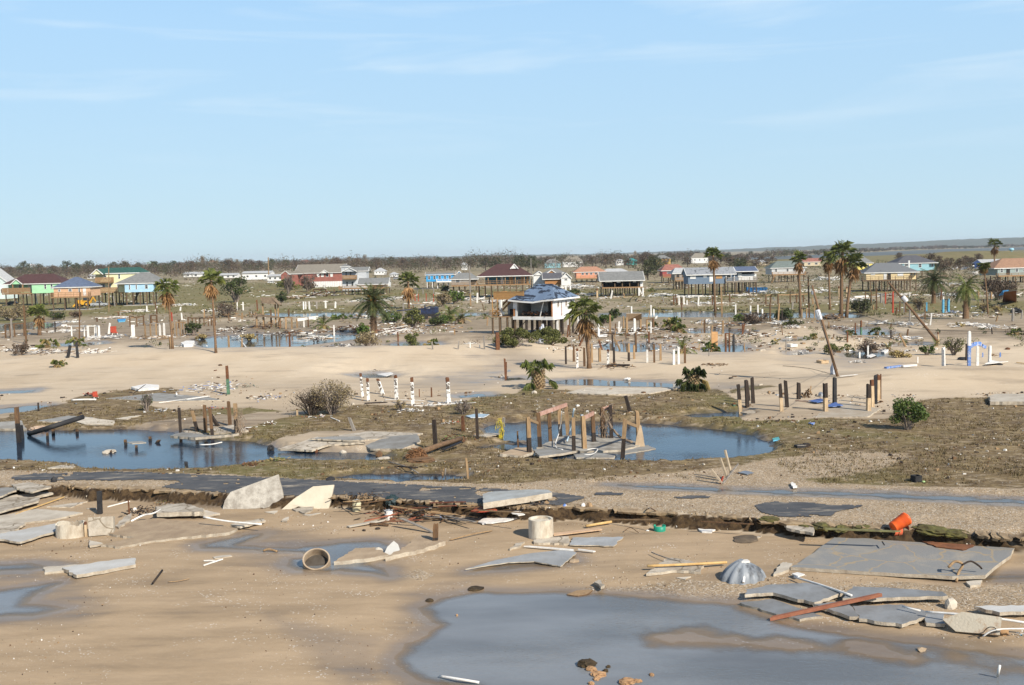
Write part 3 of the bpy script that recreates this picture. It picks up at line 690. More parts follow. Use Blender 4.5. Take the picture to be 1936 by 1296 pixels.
def short_palm(px, by, ty, cw, label, seed=1, n=16, boots=True, feathery=False, straw=.15, group=None, wind=0., droop=.9, mat=None):
    r = random.Random(seed); b = G(px, by); s = S(b); H = (by-ty)*s; cr = cw*s*.5
    root = empty('short_palm', b); tag(root, label, 'palm', group)
    th = H*(.5 if boots else .2); tw = min(cr*.27, H*.16)
    mb = MB(); mb.tube([(0, 0, -.2), (0, 0, th*.3), (0, 0, th*.8), (0, 0, th)], [tw*.75, tw, tw*1.05, tw*.6], 10)
    for k in range(90 if boots else 24):
        a = 2.399*k; z = th*(k+1)/(92 if boots else 25); q = Vector((math.cos(a), math.sin(a), 1.1))
        p = Vector((0, 0, z))+Vector((math.cos(a), math.sin(a), 0))*tw*.85
        mb.bar(p, p+q*tw*.5, tw*.3, tw*.13)
    mb.build('trunk', mk('palm_boots', (.40, .29, .16), (.20, .13, .07), 2.5, .9, .4), root)
    mb = MB(); md = MB(); top = Vector((0, 0, th))
    for k in range(n):
        a = 2.399*k+r.uniform(-.3, .3); e = r.uniform(-.5, 1.1) if k > 2 else r.uniform(.9, 1.3)
        d = Vector((math.cos(a)*math.cos(e)+wind, math.sin(a)*math.cos(e), math.sin(e)))
        t = md if r.random() < straw else mb
        if feathery: feather(t, r, top, d, cr*r.uniform(.9, 1.2), 1.5*droop, 11, lw=.07)
        else: fan_leaf(t, r, top, d, cr*r.uniform(.45, .8), cr*r.uniform(.45, .6), droop, 12, .075, .7)
    mb.build('crown', mat or M_FROND, root)
    if md.v: md.build('dead_fronds', M_STRAW, root)
    return root
def bush(px, by, ty, w, label, mat, seed=1, name='bush', n=900, leaf=None, stems=9, twiggy=0, group=None, stemmat=None, up=.5):
    r = random.Random(seed); b = G(px, by); s = S(b); H = (by-ty)*s; hw = w*s*.5
    root = empty(name, b); tag(root, label, 'bush', group)
    leaf = leaf or max(.07, s*1.7); n = int(n*2); mb = MB(); ms = MB(); nc = 9+stems
    for k in range(nc):
        a = r.uniform(0, 6.283); rr = math.sqrt(r.random()); x = math.cos(a)*rr*hw*.95; y = math.sin(a)*rr*hw*.8
        z = H*(.20+.78*r.uniform(.1, 1)*math.sqrt(1-.6*rr*rr)); cr_ = min(hw*.5, H*.45)*r.uniform(.5, .9)
        leafy(mb, r, (x, y, z), cr_, n//nc, leaf, .8)
        m_ = Vector((x*.45, y*.45, z*.55)); ms.tube([(x*.12, y*.12, -.1), m_, (x, y, z)], [s*1.1, s*.8, s*.35], 4)
        for t in range(twiggy):
            q = m_.lerp(Vector((x, y, z)), r.random()); e = q+Vector((r.uniform(-1, 1)*hw*.35, r.uniform(-1, 1)*hw*.35, r.uniform(.1, 1)*H*up))
            e.z = min(e.z, H*1.02); ms.tube([q, e], [s*.5, s*.25], 3)
    if n: mb.build('foliage', mat, root)
    ms.build('stem', stemmat or M_GREYBARK, root)
    return root
# ---- trees: a few built once, then copied along the treeline
def tree_proto(kind, seed):
    """unit tree, 10 m tall, returned as (trunk mesh builder, crown mesh builder, crown material)"""
    r = random.Random(seed); tr = MB(); cr = MB()
    if kind == 'bare':
        tr.tube([(0, 0, -.3), (.1, 0, 3), (.2, .1, 6), (.25, 0, 8)], [.22, .17, .10, .05], 6)
        for k in range(26):
            z = r.uniform(2.2, 7.6); a = r.uniform(0, 6.283); L = (9.5-z)*r.uniform(.35, .6)
            p = Vector((.03*z, 0, z)); q = p+Vector((math.cos(a)*L*.6, math.sin(a)*L*.6, L*.75)); tr.tube([p, p.lerp(q, .5)+Vector((0, 0, -.15)), q], [.09, .06, .03], 4)
            for t in range(6):
                u = p.lerp(q, r.uniform(.3, 1)); e = u+Vector((r.uniform(-1, 1), r.uniform(-1, 1), r.uniform(.2, 1)))*L*.35; tr.tube([u, e], [.04, .018], 3)
                if r.random() < .5: leafy(cr, r, e, .45, 5, .16)
        return tr, cr, M_DRY, M_GREYBARK
    spread = {'pine': 4.4, 'oak': 6.0, 'brown': 4.8, 'scrub': 5.0}[kind]
    tr.tube([(0, 0, -.3), (.1, .05, 2.5), (.0, .1, 5), (.1, 0, 7.5)], [.32, .26, .2, .1], 6)
    nl = {'pine': 22, 'oak': 34, 'brown': 30, 'scrub': 26}[kind]
    for k in range(nl):
        t = k/nl; a = 2.399*k+r.uniform(-.4, .4)
        if kind == 'pine': z = 3+6.4*t; rr = spread*(.45+.65*math.sin(math.pi*min(1, .25+t*.85)))*r.uniform(.3, .9)
        elif kind == 'scrub': z = 1.2+8.2*t**.8; rr = spread*math.sqrt(max(.05, 1-(t*.95)**2))*r.uniform(.3, 1)
        else: z = 3+6.6*t; rr = spread*math.sqrt(max(.08, 1-(2*t-.75)**2*.5))*r.uniform(.25, 1)*(1-.35*t)
        p = Vector((0, 0, z*.72)); q = Vector((math.cos(a)*rr, math.sin(a)*rr, z)); tr.tube([p, q], [.10, .04], 4)
        leafy(cr, r, q, r.uniform(1.0, 1.8), 40 if kind != 'brown' else 30, .36, .75)
    return tr, cr, {'pine': M_OLIVE, 'oak': M_OLIVE, 'brown': M_BROWNL, 'scrub': M_BUSHD}[kind], M_BARK
_TP = {}
def tree_copy(kind, var, loc, hgt, wid, rz, label, group, name='tree'):
    key = (kind, var)
    if key not in _TP:
        tr, cr, cm_, bm_ = tree_proto(kind, 50+var*13+len(kind))
        root = empty(name, loc); a = tr.build('trunk', bm_, root); b = cr.build('crown', cm_, root); _TP[key] = (root, a, b)
    else:
        r0, a0, b0 = _TP[key]; root = r0.copy(); COL.objects.link(root)
        for o_ in (a0, b0): c = o_.copy(); COL.objects.link(c); c.parent = root
    root.location = loc; root.rotation_euler = (0, 0, rz); root.scale = (hgt/10*wid, hgt/10*wid, hgt/10)
    return tag(root, label, 'tree', group)
KINDTXT = {'pine': 'dark green round topped tree', 'oak': 'spreading olive green tree', 'brown': 'brown salt burnt tree', 'bare': 'bare grey tree with thin upright branches', 'scrub': 'dark green scrubby tree'}
TREES = [ # kind, px, base y, top y, width factor
 ('pine',45,523,494,1.2),('pine',75,523,499,1.1),('pine',128,522,493,1.1),('pine',146,522,497,1),('brown',100,524,502,1.2),('pine',168,521,493,1.1),('brown',20,526,505,1.4),
 ('brown',190,522,500,1.2),('pine',215,519,495,1.1),('pine',238,519,494,1.2),('pine',262,518,496,1.1),('oak',293,521,494,1.0),('oak',315,521,499,1.1),('brown',340,520,496,1.3),('pine',330,516,493,1.1),
 ('bare',383,522,477,.9),('brown',360,518,493,1.2),('bare',412,520,488,1.1),('brown',432,520,490,1.2),('bare',448,519,486,1.0),('brown',470,518,491,1.2),('pine',514,514,489,1),('pine',540,513,491,1),('brown',490,515,493,1.3),
 ('brown',560,512,492,1.2),('pine',592,511,494,1.1),('bare',617,512,483,1.1),('brown',636,513,487,1.3),('bare',662,512,480,1),('bare',690,512,477,1.1),('brown',675,513,488,1.2),('brown',712,513,488,1.3),('pine',741,508,485,1.0),('brown',762,512,489,1.3),
 ('brown',785,510,490,1.2),('brown',805,510,488,1.3),('pine',829,508,486,1.1),('pine',862,508,487,1.1),('brown',845,512,491,1.4),('oak',918,512,487,1.3),('oak',938,511,487,1.2),('brown',890,510,492,1.2),('brown',962,505,487,1.2),
 ('oak',985,512,482,1.0),('oak',1008,513,484,1.1),('brown',1035,506,486,1.2),('bare',1082,504,484,1),('brown',1120,505,486,1.3),('brown',1145,506,484,1.3),('brown',1170,500,483,1.2),('bare',1202,500,471,1.1),('brown',1222,503,476,1.2),('oak',1235,520,484,.9),('oak',1225,530,492,.9),('brown',1215,505,482,1.2),
 ('brown',1268,494,478,1.2),('brown',1290,494,478,1.3),('brown',1318,490,476,1.3),('oak',1400,510,488,1.6),('brown',1430,508,490,1.6),('brown',1380,508,486,1.5),('brown',1440,500,484,1.4),('pine',1420,486,475,1.3),('brown',1460,497,484,1.4),
 ('brown',1112,498,482,1.4),('brown',1160,496,481,1.5),('brown',1188,508,489,1.3),('oak',1240,512,487,1.2),('brown',1258,506,488,1.3),('brown',1300,505,487,1.4),('brown',1345,503,484,1.3),('brown',1362,500,482,1.4),('oak',1375,498,480,1.2),('brown',1410,502,485,1.5),('brown',1450,505,489,1.2),('brown',1530,498,483,1.2),('brown',1700,494,478,1.2),('brown',1795,508,488,1.3),('brown',1825,502,484,1.2),('brown',1775,502,484,1.2),('brown',1845,510,490,1.2),('brown',1760,512,479,1.0),('brown',1740,508,484,1.3),('brown',1785,520,492,1.2),('brown',1815,512,489,1.3),('brown',1850,500,480,1.3),('scrub',1768,516,494,1.1),('brown',1835,505,487,1.4),('scrub',1400,512,495,1.3)]
_cnt = {}
for k, t in enumerate(TREES): _cnt.setdefault(t[0], []).append(t[1])
for k, (kd, px, by, ty, wf) in enumerate(TREES):
    b = G(px, by); rank = sorted(_cnt[kd]).index(px)
    tree_copy(kd, k % 3, b, (by-ty)*S(b), wf, k*1.7, '%s in the far treeline, %s such from left' % (KINDTXT[kd], ORD[rank]), 'trees of the far treeline')
# the far wood that reads as one mass
def far_wood():
    r = random.Random(9); gp = [MB(), MB(), MB()]; M_ = [M_BROWNL, M_OLIVE, M_GREYBARK]
    base = np.array([(-150,532),(100,530),(300,528),(540,522),(700,519),(820,517),(1000,512),(1150,508),(1300,497),(1450,489),(1700,473),(1936,466),(2150,461)])
    for u in np.arange(-160, 2120, 4.2):
        yb = np.interp(u, base[:, 0], base[:, 1]); yh = CY-165-(u-CX)*math.tan(ROLL)
        rows = 8
        for k in range(rows):
            y = yb-(yb-yh-6)*(k/rows)*.92+r.uniform(-1.2, 1.2)
            if r.random() < .12: continue
            if u > 1380 and k > 3: continue
            p = onz(u+r.uniform(-3, 3), y); s = S(p)
            h = r.choice((9, 11.5, 13.5, 15.5))*(1 if u < 1000 else .8)*(.5+.75*vnoise(np.array([u]), np.array([k*3.]), .03, 2)[0]+.3*vnoise(np.array([u]), np.array([k*5.]), .11, 4)[0])
            g = 0 if r.random() < .35+.5*vnoise(np.array([u]), np.array([0.]), .02, 9)[0] else (1 if r.random() < .8 else 2)
            w = max(2.6, 4*s)
            for c in range(4):
                q = p+Vector((r.uniform(-w, w)*.7, r.uniform(-w, w), h*r.uniform(.35, .8)))
                leafy(gp[g], r, q, h*.36, 14, max(.5, .95*s), .9)
    root = MB(); mm = []
    for i, g_ in enumerate(gp): root.add(g_.v, g_.f, i)
    stuff(root.build('far_wood', M_), 'low brown and olive woodland along the horizon behind the houses', 'woodland')
far_wood()
# ---- fan palms
fan_palm(327,662,528,36,'windblown fan palm with tall orange trunk beside the light blue house',-.04,3,.7,wind=-.35)
fan_palm(408,666,513,36,'tall windblown fan palm in sand left of the dark leafless oak',-.02,5,.8,wind=-.3)
fan_palm(773,584,518,34,'fan palm with tan dead skirt behind the big date palm',0,7,.8,wind=-.1)
fan_palm(1114,697,566,50,'yellowing fan palm with thick brown trunk right of the wrecked house',-.05,11,.55,wind=-.25,trunkw=8,wilt=.2)
fan_palm(1352,590,471,28,'tall fan palm standing in front of the blue grey house',-.03,13,.6,wind=.1)
fan_palm(1513,592,478,26,'leftmost fan palm of the tall clump near the cream house',-.03,17,.9,'fan palms near the cream house',0,5)
fan_palm(1569,586,478,26,'second fan palm of the clump, thin trunk, left of the tallest one',-.03,19,.8,'fan palms near the cream house',0,4)
fan_palm(1590,600,461,40,'tallest fan palm of the clump with a shaggy brown skirt',.02,23,.9,'fan palms near the cream house',0,7)
fan_palm(1600,600,483,34,'leaning fan palm with a dense dark crown beside the cream house',.13,29,.5,'fan palms near the cream house',.1,6)
fan_palm(1880,516,453,20,'lone fan palm rising above the treeline by the green levee',0,31,.6,trunkw=3)
fan_palm(1868,595,490,20,'thin dying palm leaning left with a bare brown head',-.10,37,1,wilt=1.2,trunkw=3)
fan_palm(75,634,579,30,'stout palm with drooping brown skirt at far left of the debris field',0,41,.4,wind=.1,trunkw=7)
# ---- date palms and low palms
date_palm(707,631,545,64,'large date palm with orange fruit stalks before the debris field',3,54,13,fruit=True,arch=1.55)
date_palm(1765,574,510,50,'date palm with a round dark crown behind the blue frame',5,40,8)
date_palm(1826,603,522,54,'date palm with thick dark trunk and shaggy crown at the right',8,38,11,arch=2.1,mat=M_FROND)
short_palm(612,622,592,60,'low date palm with yellow centre spreading left of the big date palm',11,18,False,True,.2)
short_palm(850,606,560,58,'green feather palm behind dark wreckage left of the ruined house',12,26,False,True,.1)
short_palm(872,612,575,50,'broad feather palm arching right near the ruined house',13,20,False,True,.1)
short_palm(1272,626,562,40,'dense green palm clump near the wooden panel fence',14,28,False,False,.15,droop=.6)
short_palm(1284,630,590,36,'low palm growing at the foot of the dense palm clump',15,14,False,False,.2)
short_palm(1018,735,668,74,'short palm with criss-cross boots and windblown green fronds by the dune',16,16,True,False,.08,wind=-.1)
short_palm(1311,737,682,66,'short palm with tan boots and dark hanging fronds beside the concrete slab',17,22,True,False,.05,wind=.02,droop=1.3,mat=M_BUSHD)
short_palm(1290,668,634,64,'low palm with a straw coloured heart among the pilings',18,18,False,True,.35)
short_palm(1345,668,636,40,'small bushy palm left of the upright plywood sheet',19,16,False,False,.1)
short_palm(1233,622,604,30,'tiny palm sprouting behind the pilings in the middle',20,12,False,False,.1)
short_palm(90,658,632,44,'low spreading palm with a fallen board at the left debris',21,16,False,False,.15)
short_palm(146,655,628,40,'palm with orange dead leaves above two black stumps',22,14,False,False,.3)
short_palm(106,695,672,30,'small palm with golden fronds alone on the pale dune',23,14,False,False,.45,droop=.6)
short_palm(120,690,678,20,'tiny palm clump on the dune right of the golden palm',24,9,False,False,.4,droop=.6)
short_palm(1538,645,622,24,'young fan palm with light fronds left of the leaning pole',25,12,False,False,.1,droop=.4)
short_palm(1528,646,634,22,'dark low palm beside the young light fan palm',26,10,False,False,0,droop=.7)
short_palm(1608,634,618,24,'dark clump of palm fronds by a rusty pile at right',27,12,False,False,.05)
short_palm(1658,632,612,30,'windblown dark palm leaning over the small right pools',28,14,False,False,.1,wind=-.2)
short_palm(1680,662,634,24,'upright spiky palm on the dune right of the leaning pole',29,14,False,True,.05,droop=.3)
short_palm(1602,662,644,26,'green palm tuft at the foot of the leaning utility pole',30,12,False,False,.1)
short_palm(1770,655,638,30,'spiky palm around the base of the far leaning pole',31,14,False,True,.1,droop=.4)
short_palm(1468,651,640,24,'flat green palm tuft on the sand beside a small pool',32,10,False,False,.05,droop=.5)
short_palm(1922,634,612,30,'palm clump at the right edge of the sand flats',33,14,False,False,.1)
short_palm(818,655,640,34,'small golden green palm beside the little dune pool',34,16,False,False,.35,droop=.7)
short_palm(918,603,584,30,'drooping thin palm right of the feather palms',35,9,False,True,.1)
short_palm(1232,552,540,0.1+18,'small palm tuft in front of the roof wreck',36,9,False,False,.1)
# ---- bushes
bush(975,656,624,74,'big olive green bush left of two below the wrecked house',M_BUSH,1,n=2600,up=.2)
bush(1040,653,623,58,'round olive green bush at the right foot of the wrecked house',M_BUSH,2,n=2200,up=.2)
bush(628,784,720,72,'tall light olive bush with upright sprays of leaves',M_DRY,3,n=1500,leaf=.07,stems=20,twiggy=7,up=.35)
bush(588,786,736,80,'dark leafless thicket left of the light olive bush',M_BROWNL,4,n=800,leaf=.05,stems=18,twiggy=14,stemmat=M_BARK,up=.35)
bush(1717,813,752,64,'bright green leafy bush alone beside the brown flats',M_GREEN,5,n=1700,leaf=.085,stems=12)
bush(686,640,612,26,'dense green bush left of the date palm trunk',M_GREEN,6,n=700)
bush(697,657,628,46,'tan and green grassy bush below the date palm',M_DRY,7,n=700,stems=14,twiggy=5,up=.3)
bush(778,655,628,28,'pale green bush standing in the little pool',M_BUSH,8,n=600,twiggy=3,up=.2)
bush(782,622,585,38,'olive bush among wreckage right of the date palm',M_BUSH,9,n=800)
bush(826,616,600,34,'dark low bush before the feather palms',M_BUSHD,10,n=500)
bush(843,612,597,28,'rounded green bush under the feather palms',M_GREEN,11,n=500)
bush(860,575,548,30,'fresh green bush behind the feather palms',M_GREEN,12,n=600)
bush(838,580,555,28,'pale dry bush behind the dark wreckage',M_DRY,13,n=400,twiggy=5)
bush(365,634,608,26,'green bush beside the ruined pier frames',M_BUSHD,14,n=500)
bush(447,572,521,52,'dark leafed oak with bare lower limbs beside the tall palm',M_BUSHD,15,n=900,stems=8,name='oak_tree')
bush(428,600,572,44,'brown leafless brush behind the tall palm',M_BROWNL,16,n=200,twiggy=9,up=.3)
bush(20,606,575,80,'wide straw coloured thicket at the left edge',M_DRY,17,n=900,twiggy=6,up=.3)
bush(104,605,586,34,'black leaved shrub tangled with black debris',M_BUSHD,18,n=350,twiggy=3)
bush(143,601,588,24,'brown shrub on the mud behind the debris field',M_BROWNL,19,n=250,twiggy=4)
bush(38,672,648,34,'heap of brown dead brush at the left edge of the dune',M_BROWNL,20,n=260,twiggy=10,up=.3)
bush(277,778,740,28,'small half bare shrub on the olive flat at left',M_BUSHD,21,n=150,leaf=.06,stems=7,twiggy=5)
bush(876,784,756,40,'low dead brush heap near the white pilings',M_BROWNL,22,n=160,leaf=.05,twiggy=12,up=.3)
bush(757,776,756,22,'dry straw tuft between the white pilings and the road',M_STRAW,23,n=140,leaf=.06,twiggy=6,up=.4)
bush(1164,602,585,24,'dark shrub by the channel beside a white post',M_BUSHD,24,n=350)
bush(1145,612,596,26,'green shrub behind the yellowing fan palm',M_GREEN,25,n=400)
bush(1108,632,612,26,'dark green bush at the yellowing palm trunk',M_BUSHD,26,n=400)
bush(1428,612,592,50,'spreading brown thicket among the white posts',M_BROWNL,27,n=500,twiggy=7,up=.3)
bush(1400,608,596,24,'green low shrub left of the brown thicket',M_GREEN,28,n=300)
bush(1086,558,548,22,'round dark shrub right of the ruined house roof',M_BUSHD,29,n=300)
bush(840,551,541,16,'round dark green shrub near the far grey house',M_BUSHD,30,n=220)
bush(1630,592,566,46,'tangled dark bush at the feet of the tall palms',M_OLIVE,31,n=800,twiggy=4)
bush(1738,588,564,28,'dry yellow reed clump beside the blue frame',M_DRY,32,n=300,twiggy=6,up=.4)
bush(1888,568,522,56,'large brown willow like bush near the tan roofed house',M_BROWNL,33,n=1100,twiggy=5,up=.2,stems=14)
bush(1860,590,572,18,'yellow straw clump left of two at the right pool',M_STRAW,34,n=160,twiggy=4,leaf=.15)
bush(1884,591,576,18,'yellow straw clump right of its twin at the right pool',M_STRAW,35,n=160,twiggy=4,leaf=.15)
bush(1803,672,640,34,'thin leafy shrub on the dune behind the lone white post',M_BUSH,36,n=260,twiggy=8,up=.4)
bush(1752,672,652,24,'small green shrub between the pole and the white post',M_GREEN,37,n=300)
bush(1640,668,644,40,'brown dead brush beside the green palm tuft',M_BROWNL,38,n=200,twiggy=9,up=.3)
bush(1573,672,646,34,'olive scrub at the base of the leaning utility pole',M_BUSH,39,n=500)
bush(1578,604,594,60,'heap of orange brown roots and branches below the pole',M_DEAD,40,n=100,twiggy=12,up=.25)
bush(1480,606,585,40,'dark green shrub cluster near the long post frame',M_BUSHD,41,n=600)
bush(1500,617,606,36,'low grey green mound of brush at right centre',M_OLIVE,42,n=400)
bush(1702,676,664,38,'low dry grass mound on the right dunes',M_STRAW,43,n=400,twiggy=3)
bush(1815,618,610,18,'single tan grass tuft on the far right sand',M_STRAW,44,n=120)
bush(385,642,632,30,'straw grass tuft at the edge of the left pool',M_STRAW,45,n=260,twiggy=4)
bush(472,645,630,28,'tall straw grass tuft beside the left pool',M_STRAW,46,n=260,twiggy=4)
bush(545,548,530,40,'olive bush in front of the brick building',M_BUSH,47,n=500)
bush(583,552,517,34,'bare brown tree in front of the brick building',M_BROWNL,48,n=180,twiggy=10,up=.4)
bush(533,572,553,20,'dark bush beside the broken deck',M_BUSHD,49,n=300)
bush(545,556,520,24,'leafless thin tree at the left brick wall',M_BROWNL,50,n=70,twiggy=12,up=.5)
bush(1345,660,644,0.1+22,'green leafy tuft beside the plywood sheet',M_GREEN,51,n=300)
bush(820,536,520,18,'brown bare tree before the bright blue house',M_BROWNL,52,n=120,twiggy=9,up=.5)
bush(645,604,595,44,'green shrubs in the wreckage left of the date palm',M_GREEN,53,n=400)
bush(745,610,590,40,'green brush beside the date palm trunk',M_GREEN,54,n=500)
# ------------------------------------------------------------------ houses
def wallmat(n, c, k=.82): return mk('wall_'+n, c, tuple(x*k for x in c), .5, .75, .15, (1, 1, 3), vary=0, bscale=4)
def roofmat(n, c, k=.75, lo=.4, hi=.62): return mk('roof_'+n, c, tuple(x*k for x in c), 1.2, .85, .35, (1, 1, 2.5), vary=0, lo=lo, hi=hi, bscale=7)
M_WOOD = mk('weathered_deck', (.36, .22, .11), (.22, .135, .07), 1.5, .85, .3, (1, 1, 5))
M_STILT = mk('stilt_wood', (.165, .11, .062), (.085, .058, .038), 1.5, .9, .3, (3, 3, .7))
M_DSTILT = mk('dark_stilt', (.085, .065, .05), (.04, .032, .026), 1.5, .9, .3, (3, 3, .7))  # stilt wood with under-floor shade painted in, mainly for rear rows
M_TRIM = mk('white_trim', (.78, .77, .74), (.62, .60, .56), 1, .6, .1, vary=.04)
M_PANE = mk('window_glass', (.022, .028, .035), (.04, .05, .06), .6, .12, 0, spec=.5, vary=.3)
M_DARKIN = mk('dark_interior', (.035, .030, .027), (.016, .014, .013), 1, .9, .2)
M_PLY = mk('plywood', (.52, .30, .13), (.40, .21, .085), 1.2, .8, .15, (1, 1, 3))
M_SLAB = mk('concrete_slab', (.42, .40, .36), (.30, .275, .235), .7, .85, .3, bscale=6)
M_WHITEW = wallmat('white', (.76, .75, .72))
class House:
    def __init__(h, name, label, px, gy, yaw=0., cat='house', group=None, z=0):
        b = G(px, gy); h.b = b; h.s = S(b); h.px = px; h.gy = gy; h.root = empty(name, b, R(yaw)); tag(h.root, label, cat, group)
        h.k = h.s/max(.5, math.cos(math.atan2(b.x, b.y)+R(yaw)))       # wall widths are seen at this slant
    def X(h, x): return (x-h.px)*h.k
    def Z(h, y): return (h.gy-y)*h.s
    def box(h, part, x0, x1, y0, y1, d0, d1, mat, parent=None):
        """pixel x0..x1, pixel heights y0 (low) .. y1 (high), metres d0..d1 in depth"""
        mb = MB(); X0, X1, Z0, Z1 = h.X(x0), h.X(x1), h.Z(y0), h.Z(y1)
        mb.box(((X0+X1)/2, (d0+d1)/2, (Z0+Z1)/2), (X1-X0, d1-d0, Z1-Z0)); return mb.build(part, mat, parent or h.root)
    def hip(h, x0, x1, ye, yr, d0, d1, mat, over=.35, ridge=None, rx=None, part='roof', trim=True):
        X0, X1, Z, ZR = h.X(x0), h.X(x1), h.Z(ye), h.Z(yr); D0, D1 = d0-over, d1+over; dm = (D0+D1)/2
        r0, r1 = (h.X(rx[0]), h.X(rx[1])) if rx else (X0+min((D1-D0)/2, (X1-X0)*.42), X1-min((D1-D0)/2, (X1-X0)*.42))
        mb = MB(); e = [(X0, D0, Z), (X1, D0, Z), (X1, D1, Z), (X0, D1, Z)]; a, c = (r0, dm, ZR), (r1, dm, ZR)
        mb.add(e+[a, c], [(0, 1, 5, 4), (1, 2, 5), (2, 3, 4, 5), (3, 0, 4), (3, 2, 1, 0)])
        o = mb.build(part, mat, h.root)
        if trim:
            f = MB(); t = .10
            for p, q in ((0, 1), (1, 2), (2, 3), (3, 0)): f.bar(Vector(e[p])-Vector((0, 0, .14)), Vector(e[q])-Vector((0, 0, .14)), t, .26)
            f.build('fascia', M_TRIM, o)
        return o
    def gable(h, x0, x1, ye, yr, d0, d1, mat, wall, axis='x', over=.3, part='roof', trim=True):
        X0, X1, Z, ZR = h.X(x0), h.X(x1), h.Z(ye), h.Z(yr); t = .18; mb = MB(); g = MB(); f = MB()
        if axis == 'x':
            D0, D1 = d0-over, d1+over; dm = (D0+D1)/2
            for da, db in ((D0, dm), (D1, dm)):
                mb.prism([(X0, da, Z), (X1, da, Z), (X1, db, ZR), (X0, db, ZR)], t)
            for x in (X0+.3, X1-.3): g.prism([(x, d0, Z-.1), (x, d1, Z-.1), (x, dm, ZR-t-.1)], .1)
            for x in (X0, X1):
                for da in (D0, D1): f.bar((x, da, Z-.12), (x, dm, ZR-.12), .12, .28)
            f.bar((X0, D0-.02, Z-.12), (X1, D0-.02, Z-.12), .1, .25)
        else:
            xm = (X0+X1)/2; D0, D1 = d0-over, d1
            for xa in (X0, X1): mb.prism([(xa, D0, Z), (xa, D1, Z), (xm, D1, ZR), (xm, D0, ZR)], t)
            g.prism([(X0+.3, d0, Z-.05), (X1-.3, d0, Z-.05), (xm, d0, ZR-t-.15)], .1)
            for xa in (X0, X1): f.bar((xa, D0-.03, Z-.12), (xm, D0-.03, ZR-.12), .12, .28)
        o = mb.build(part, mat, h.root); g.build('gable_wall', wall, h.root)
        if trim: f.build('fascia', M_TRIM, o)
        return o
    def win(h, x, y, w, hh, d=0., frame=M_TRIM, pane=M_PANE, side=None, part='window'):
        """window on the front wall (depth d), or on the right wall when side = depth along it"""
        X, Z, a, c = h.X(x), h.Z(y), w*h.s/2, hh*h.s/2; f = MB(); p = MB(); t = max(.10, .12*a)
        if side is None:
            for q in ((0, c, 2*a+2*t, t), (0, -c, 2*a+2*t, t)): f.box((X+q[0], d-.03, Z+q[1]), (q[2], .12, q[3]))
            for q in (-a, a): f.box((X+q, d-.03, Z), (t, .12, 2*c-t))
            f.box((X, d-.035, Z), (2*a-t, .08, t*.6)); p.box((X, d-.005, Z), (2*a-.02, .06, 2*c-.02))
        else:
            for q in (c, -c): f.box((X+.03, side, Z+q), (.12, 2*a+2*t, t))
            for q in (-a, a): f.box((X+.03, side+q, Z), (.12, t, 2*c-t))
            p.box((X+.005, side, Z), (.06, 2*a-.02, 2*c-.02))
        o = f.build(part, frame, h.root); p.build('pane', pane, o); return o
    def panel(h, part, x, y, w, hh, mat, d=0.):
        mb = MB(); mb.box((h.X(x), d-.05, h.Z(y)), (w*h.s, .1, hh*h.s)); return mb.build(part, mat, h.root)
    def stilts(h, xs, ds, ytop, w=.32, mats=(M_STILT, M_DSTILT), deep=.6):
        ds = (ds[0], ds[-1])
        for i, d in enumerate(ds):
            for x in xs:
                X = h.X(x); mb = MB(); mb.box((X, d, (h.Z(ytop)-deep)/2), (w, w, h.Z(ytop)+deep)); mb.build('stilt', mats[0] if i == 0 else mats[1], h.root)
    def deck(h, x0, x1, y, d0, d1, rail=9, mat=M_WOOD, solid=False, right=True, left=True, posts=None, gap=None):
        o = h.box('deck', x0, x1, y+1.2, y-1.2, d0, d1, mat)
        mb = MB(); X0, X1, Z, r = h.X(x0), h.X(x1), h.Z(y)+h.s*1.2, rail*h.s
        segs = [((X0, d0+.06), (X1, d0+.06))]
        if left: segs.append(((X0+.06, d0+.1), (X0+.06, d1)))
        if right: segs.append(((X1-.06, d0+.1), (X1-.06, d1)))
        for (ax, ay), (bx, by) in segs:
            L = math.hypot(bx-ax, by-ay); n = max(1, int(L/2.2))
            for k in range(n+1): q = k/n; mb.box((ax+(bx-ax)*q, ay+(by-ay)*q, Z+r/2), (.12, .12, r))
            zz = (1.0,) if not solid else (.15, .3, .45, .6, .75, .9, 1.02)
            for t in ((.5, 1.0) if not solid else zz): mb.bar((ax, ay, Z+r*t), (bx, by, Z+r*t), .06, .10 if not solid else r*.13)
            if not solid:
                m = int(L/.45)
                for k in range(m): q = (k+.5)/m; mb.box((ax+(bx-ax)*q, ay+(by-ay)*q, Z+r*.5), (.05, .05, r*.96))
        mb.build('railing', mat, o); return o
    def stairs(h, x0, x1, y0, y1, d, w=1.1, mat=M_WOOD):
        mb = MB(); a = Vector((h.X(x0), d, h.Z(y0))); c = Vector((h.X(x1), d, h.Z(y1)))
        for e in (-w/2, w/2): mb.bar(a+Vector((0, e, 0)), c+Vector((0, e, 0)), .08, .28); mb.bar(a+Vector((0, e, .95)), c+Vector((0, e, .95)), .07, .09)
        n = 9
        for k in range(n): p = a.lerp(c, (k+.5)/n); mb.box(p+Vector((0, 0, .05)), (.3, w, .05))
        return mb.build('stairs', mat, h.root)
RF_GREY = roofmat('grey', (.21, .21, .20)); RF_DGREY = roofmat('dark_grey', (.105, .105, .115)); RF_MAROON = roofmat('maroon', (.085, .042, .040)); RF_SLATE = roofmat('slate', (.11, .14, .21))
RF_GREEN = roofmat('green', (.035, .105, .085)); RF_TAN = roofmat('tan', (.34, .20, .125)); RF_BROWN = roofmat('brown', (.25, .22, .175)); RF_LIGHT = roofmat('light', (.46, .46, .45)); RF_ORANGE = roofmat('orange', (.46, .24, .15)); RF_RED = roofmat('red', (.36, .155, .115), .6)
def spread(a, b, n): return [a+(b-a)*k/(n-1) for k in range(n)]
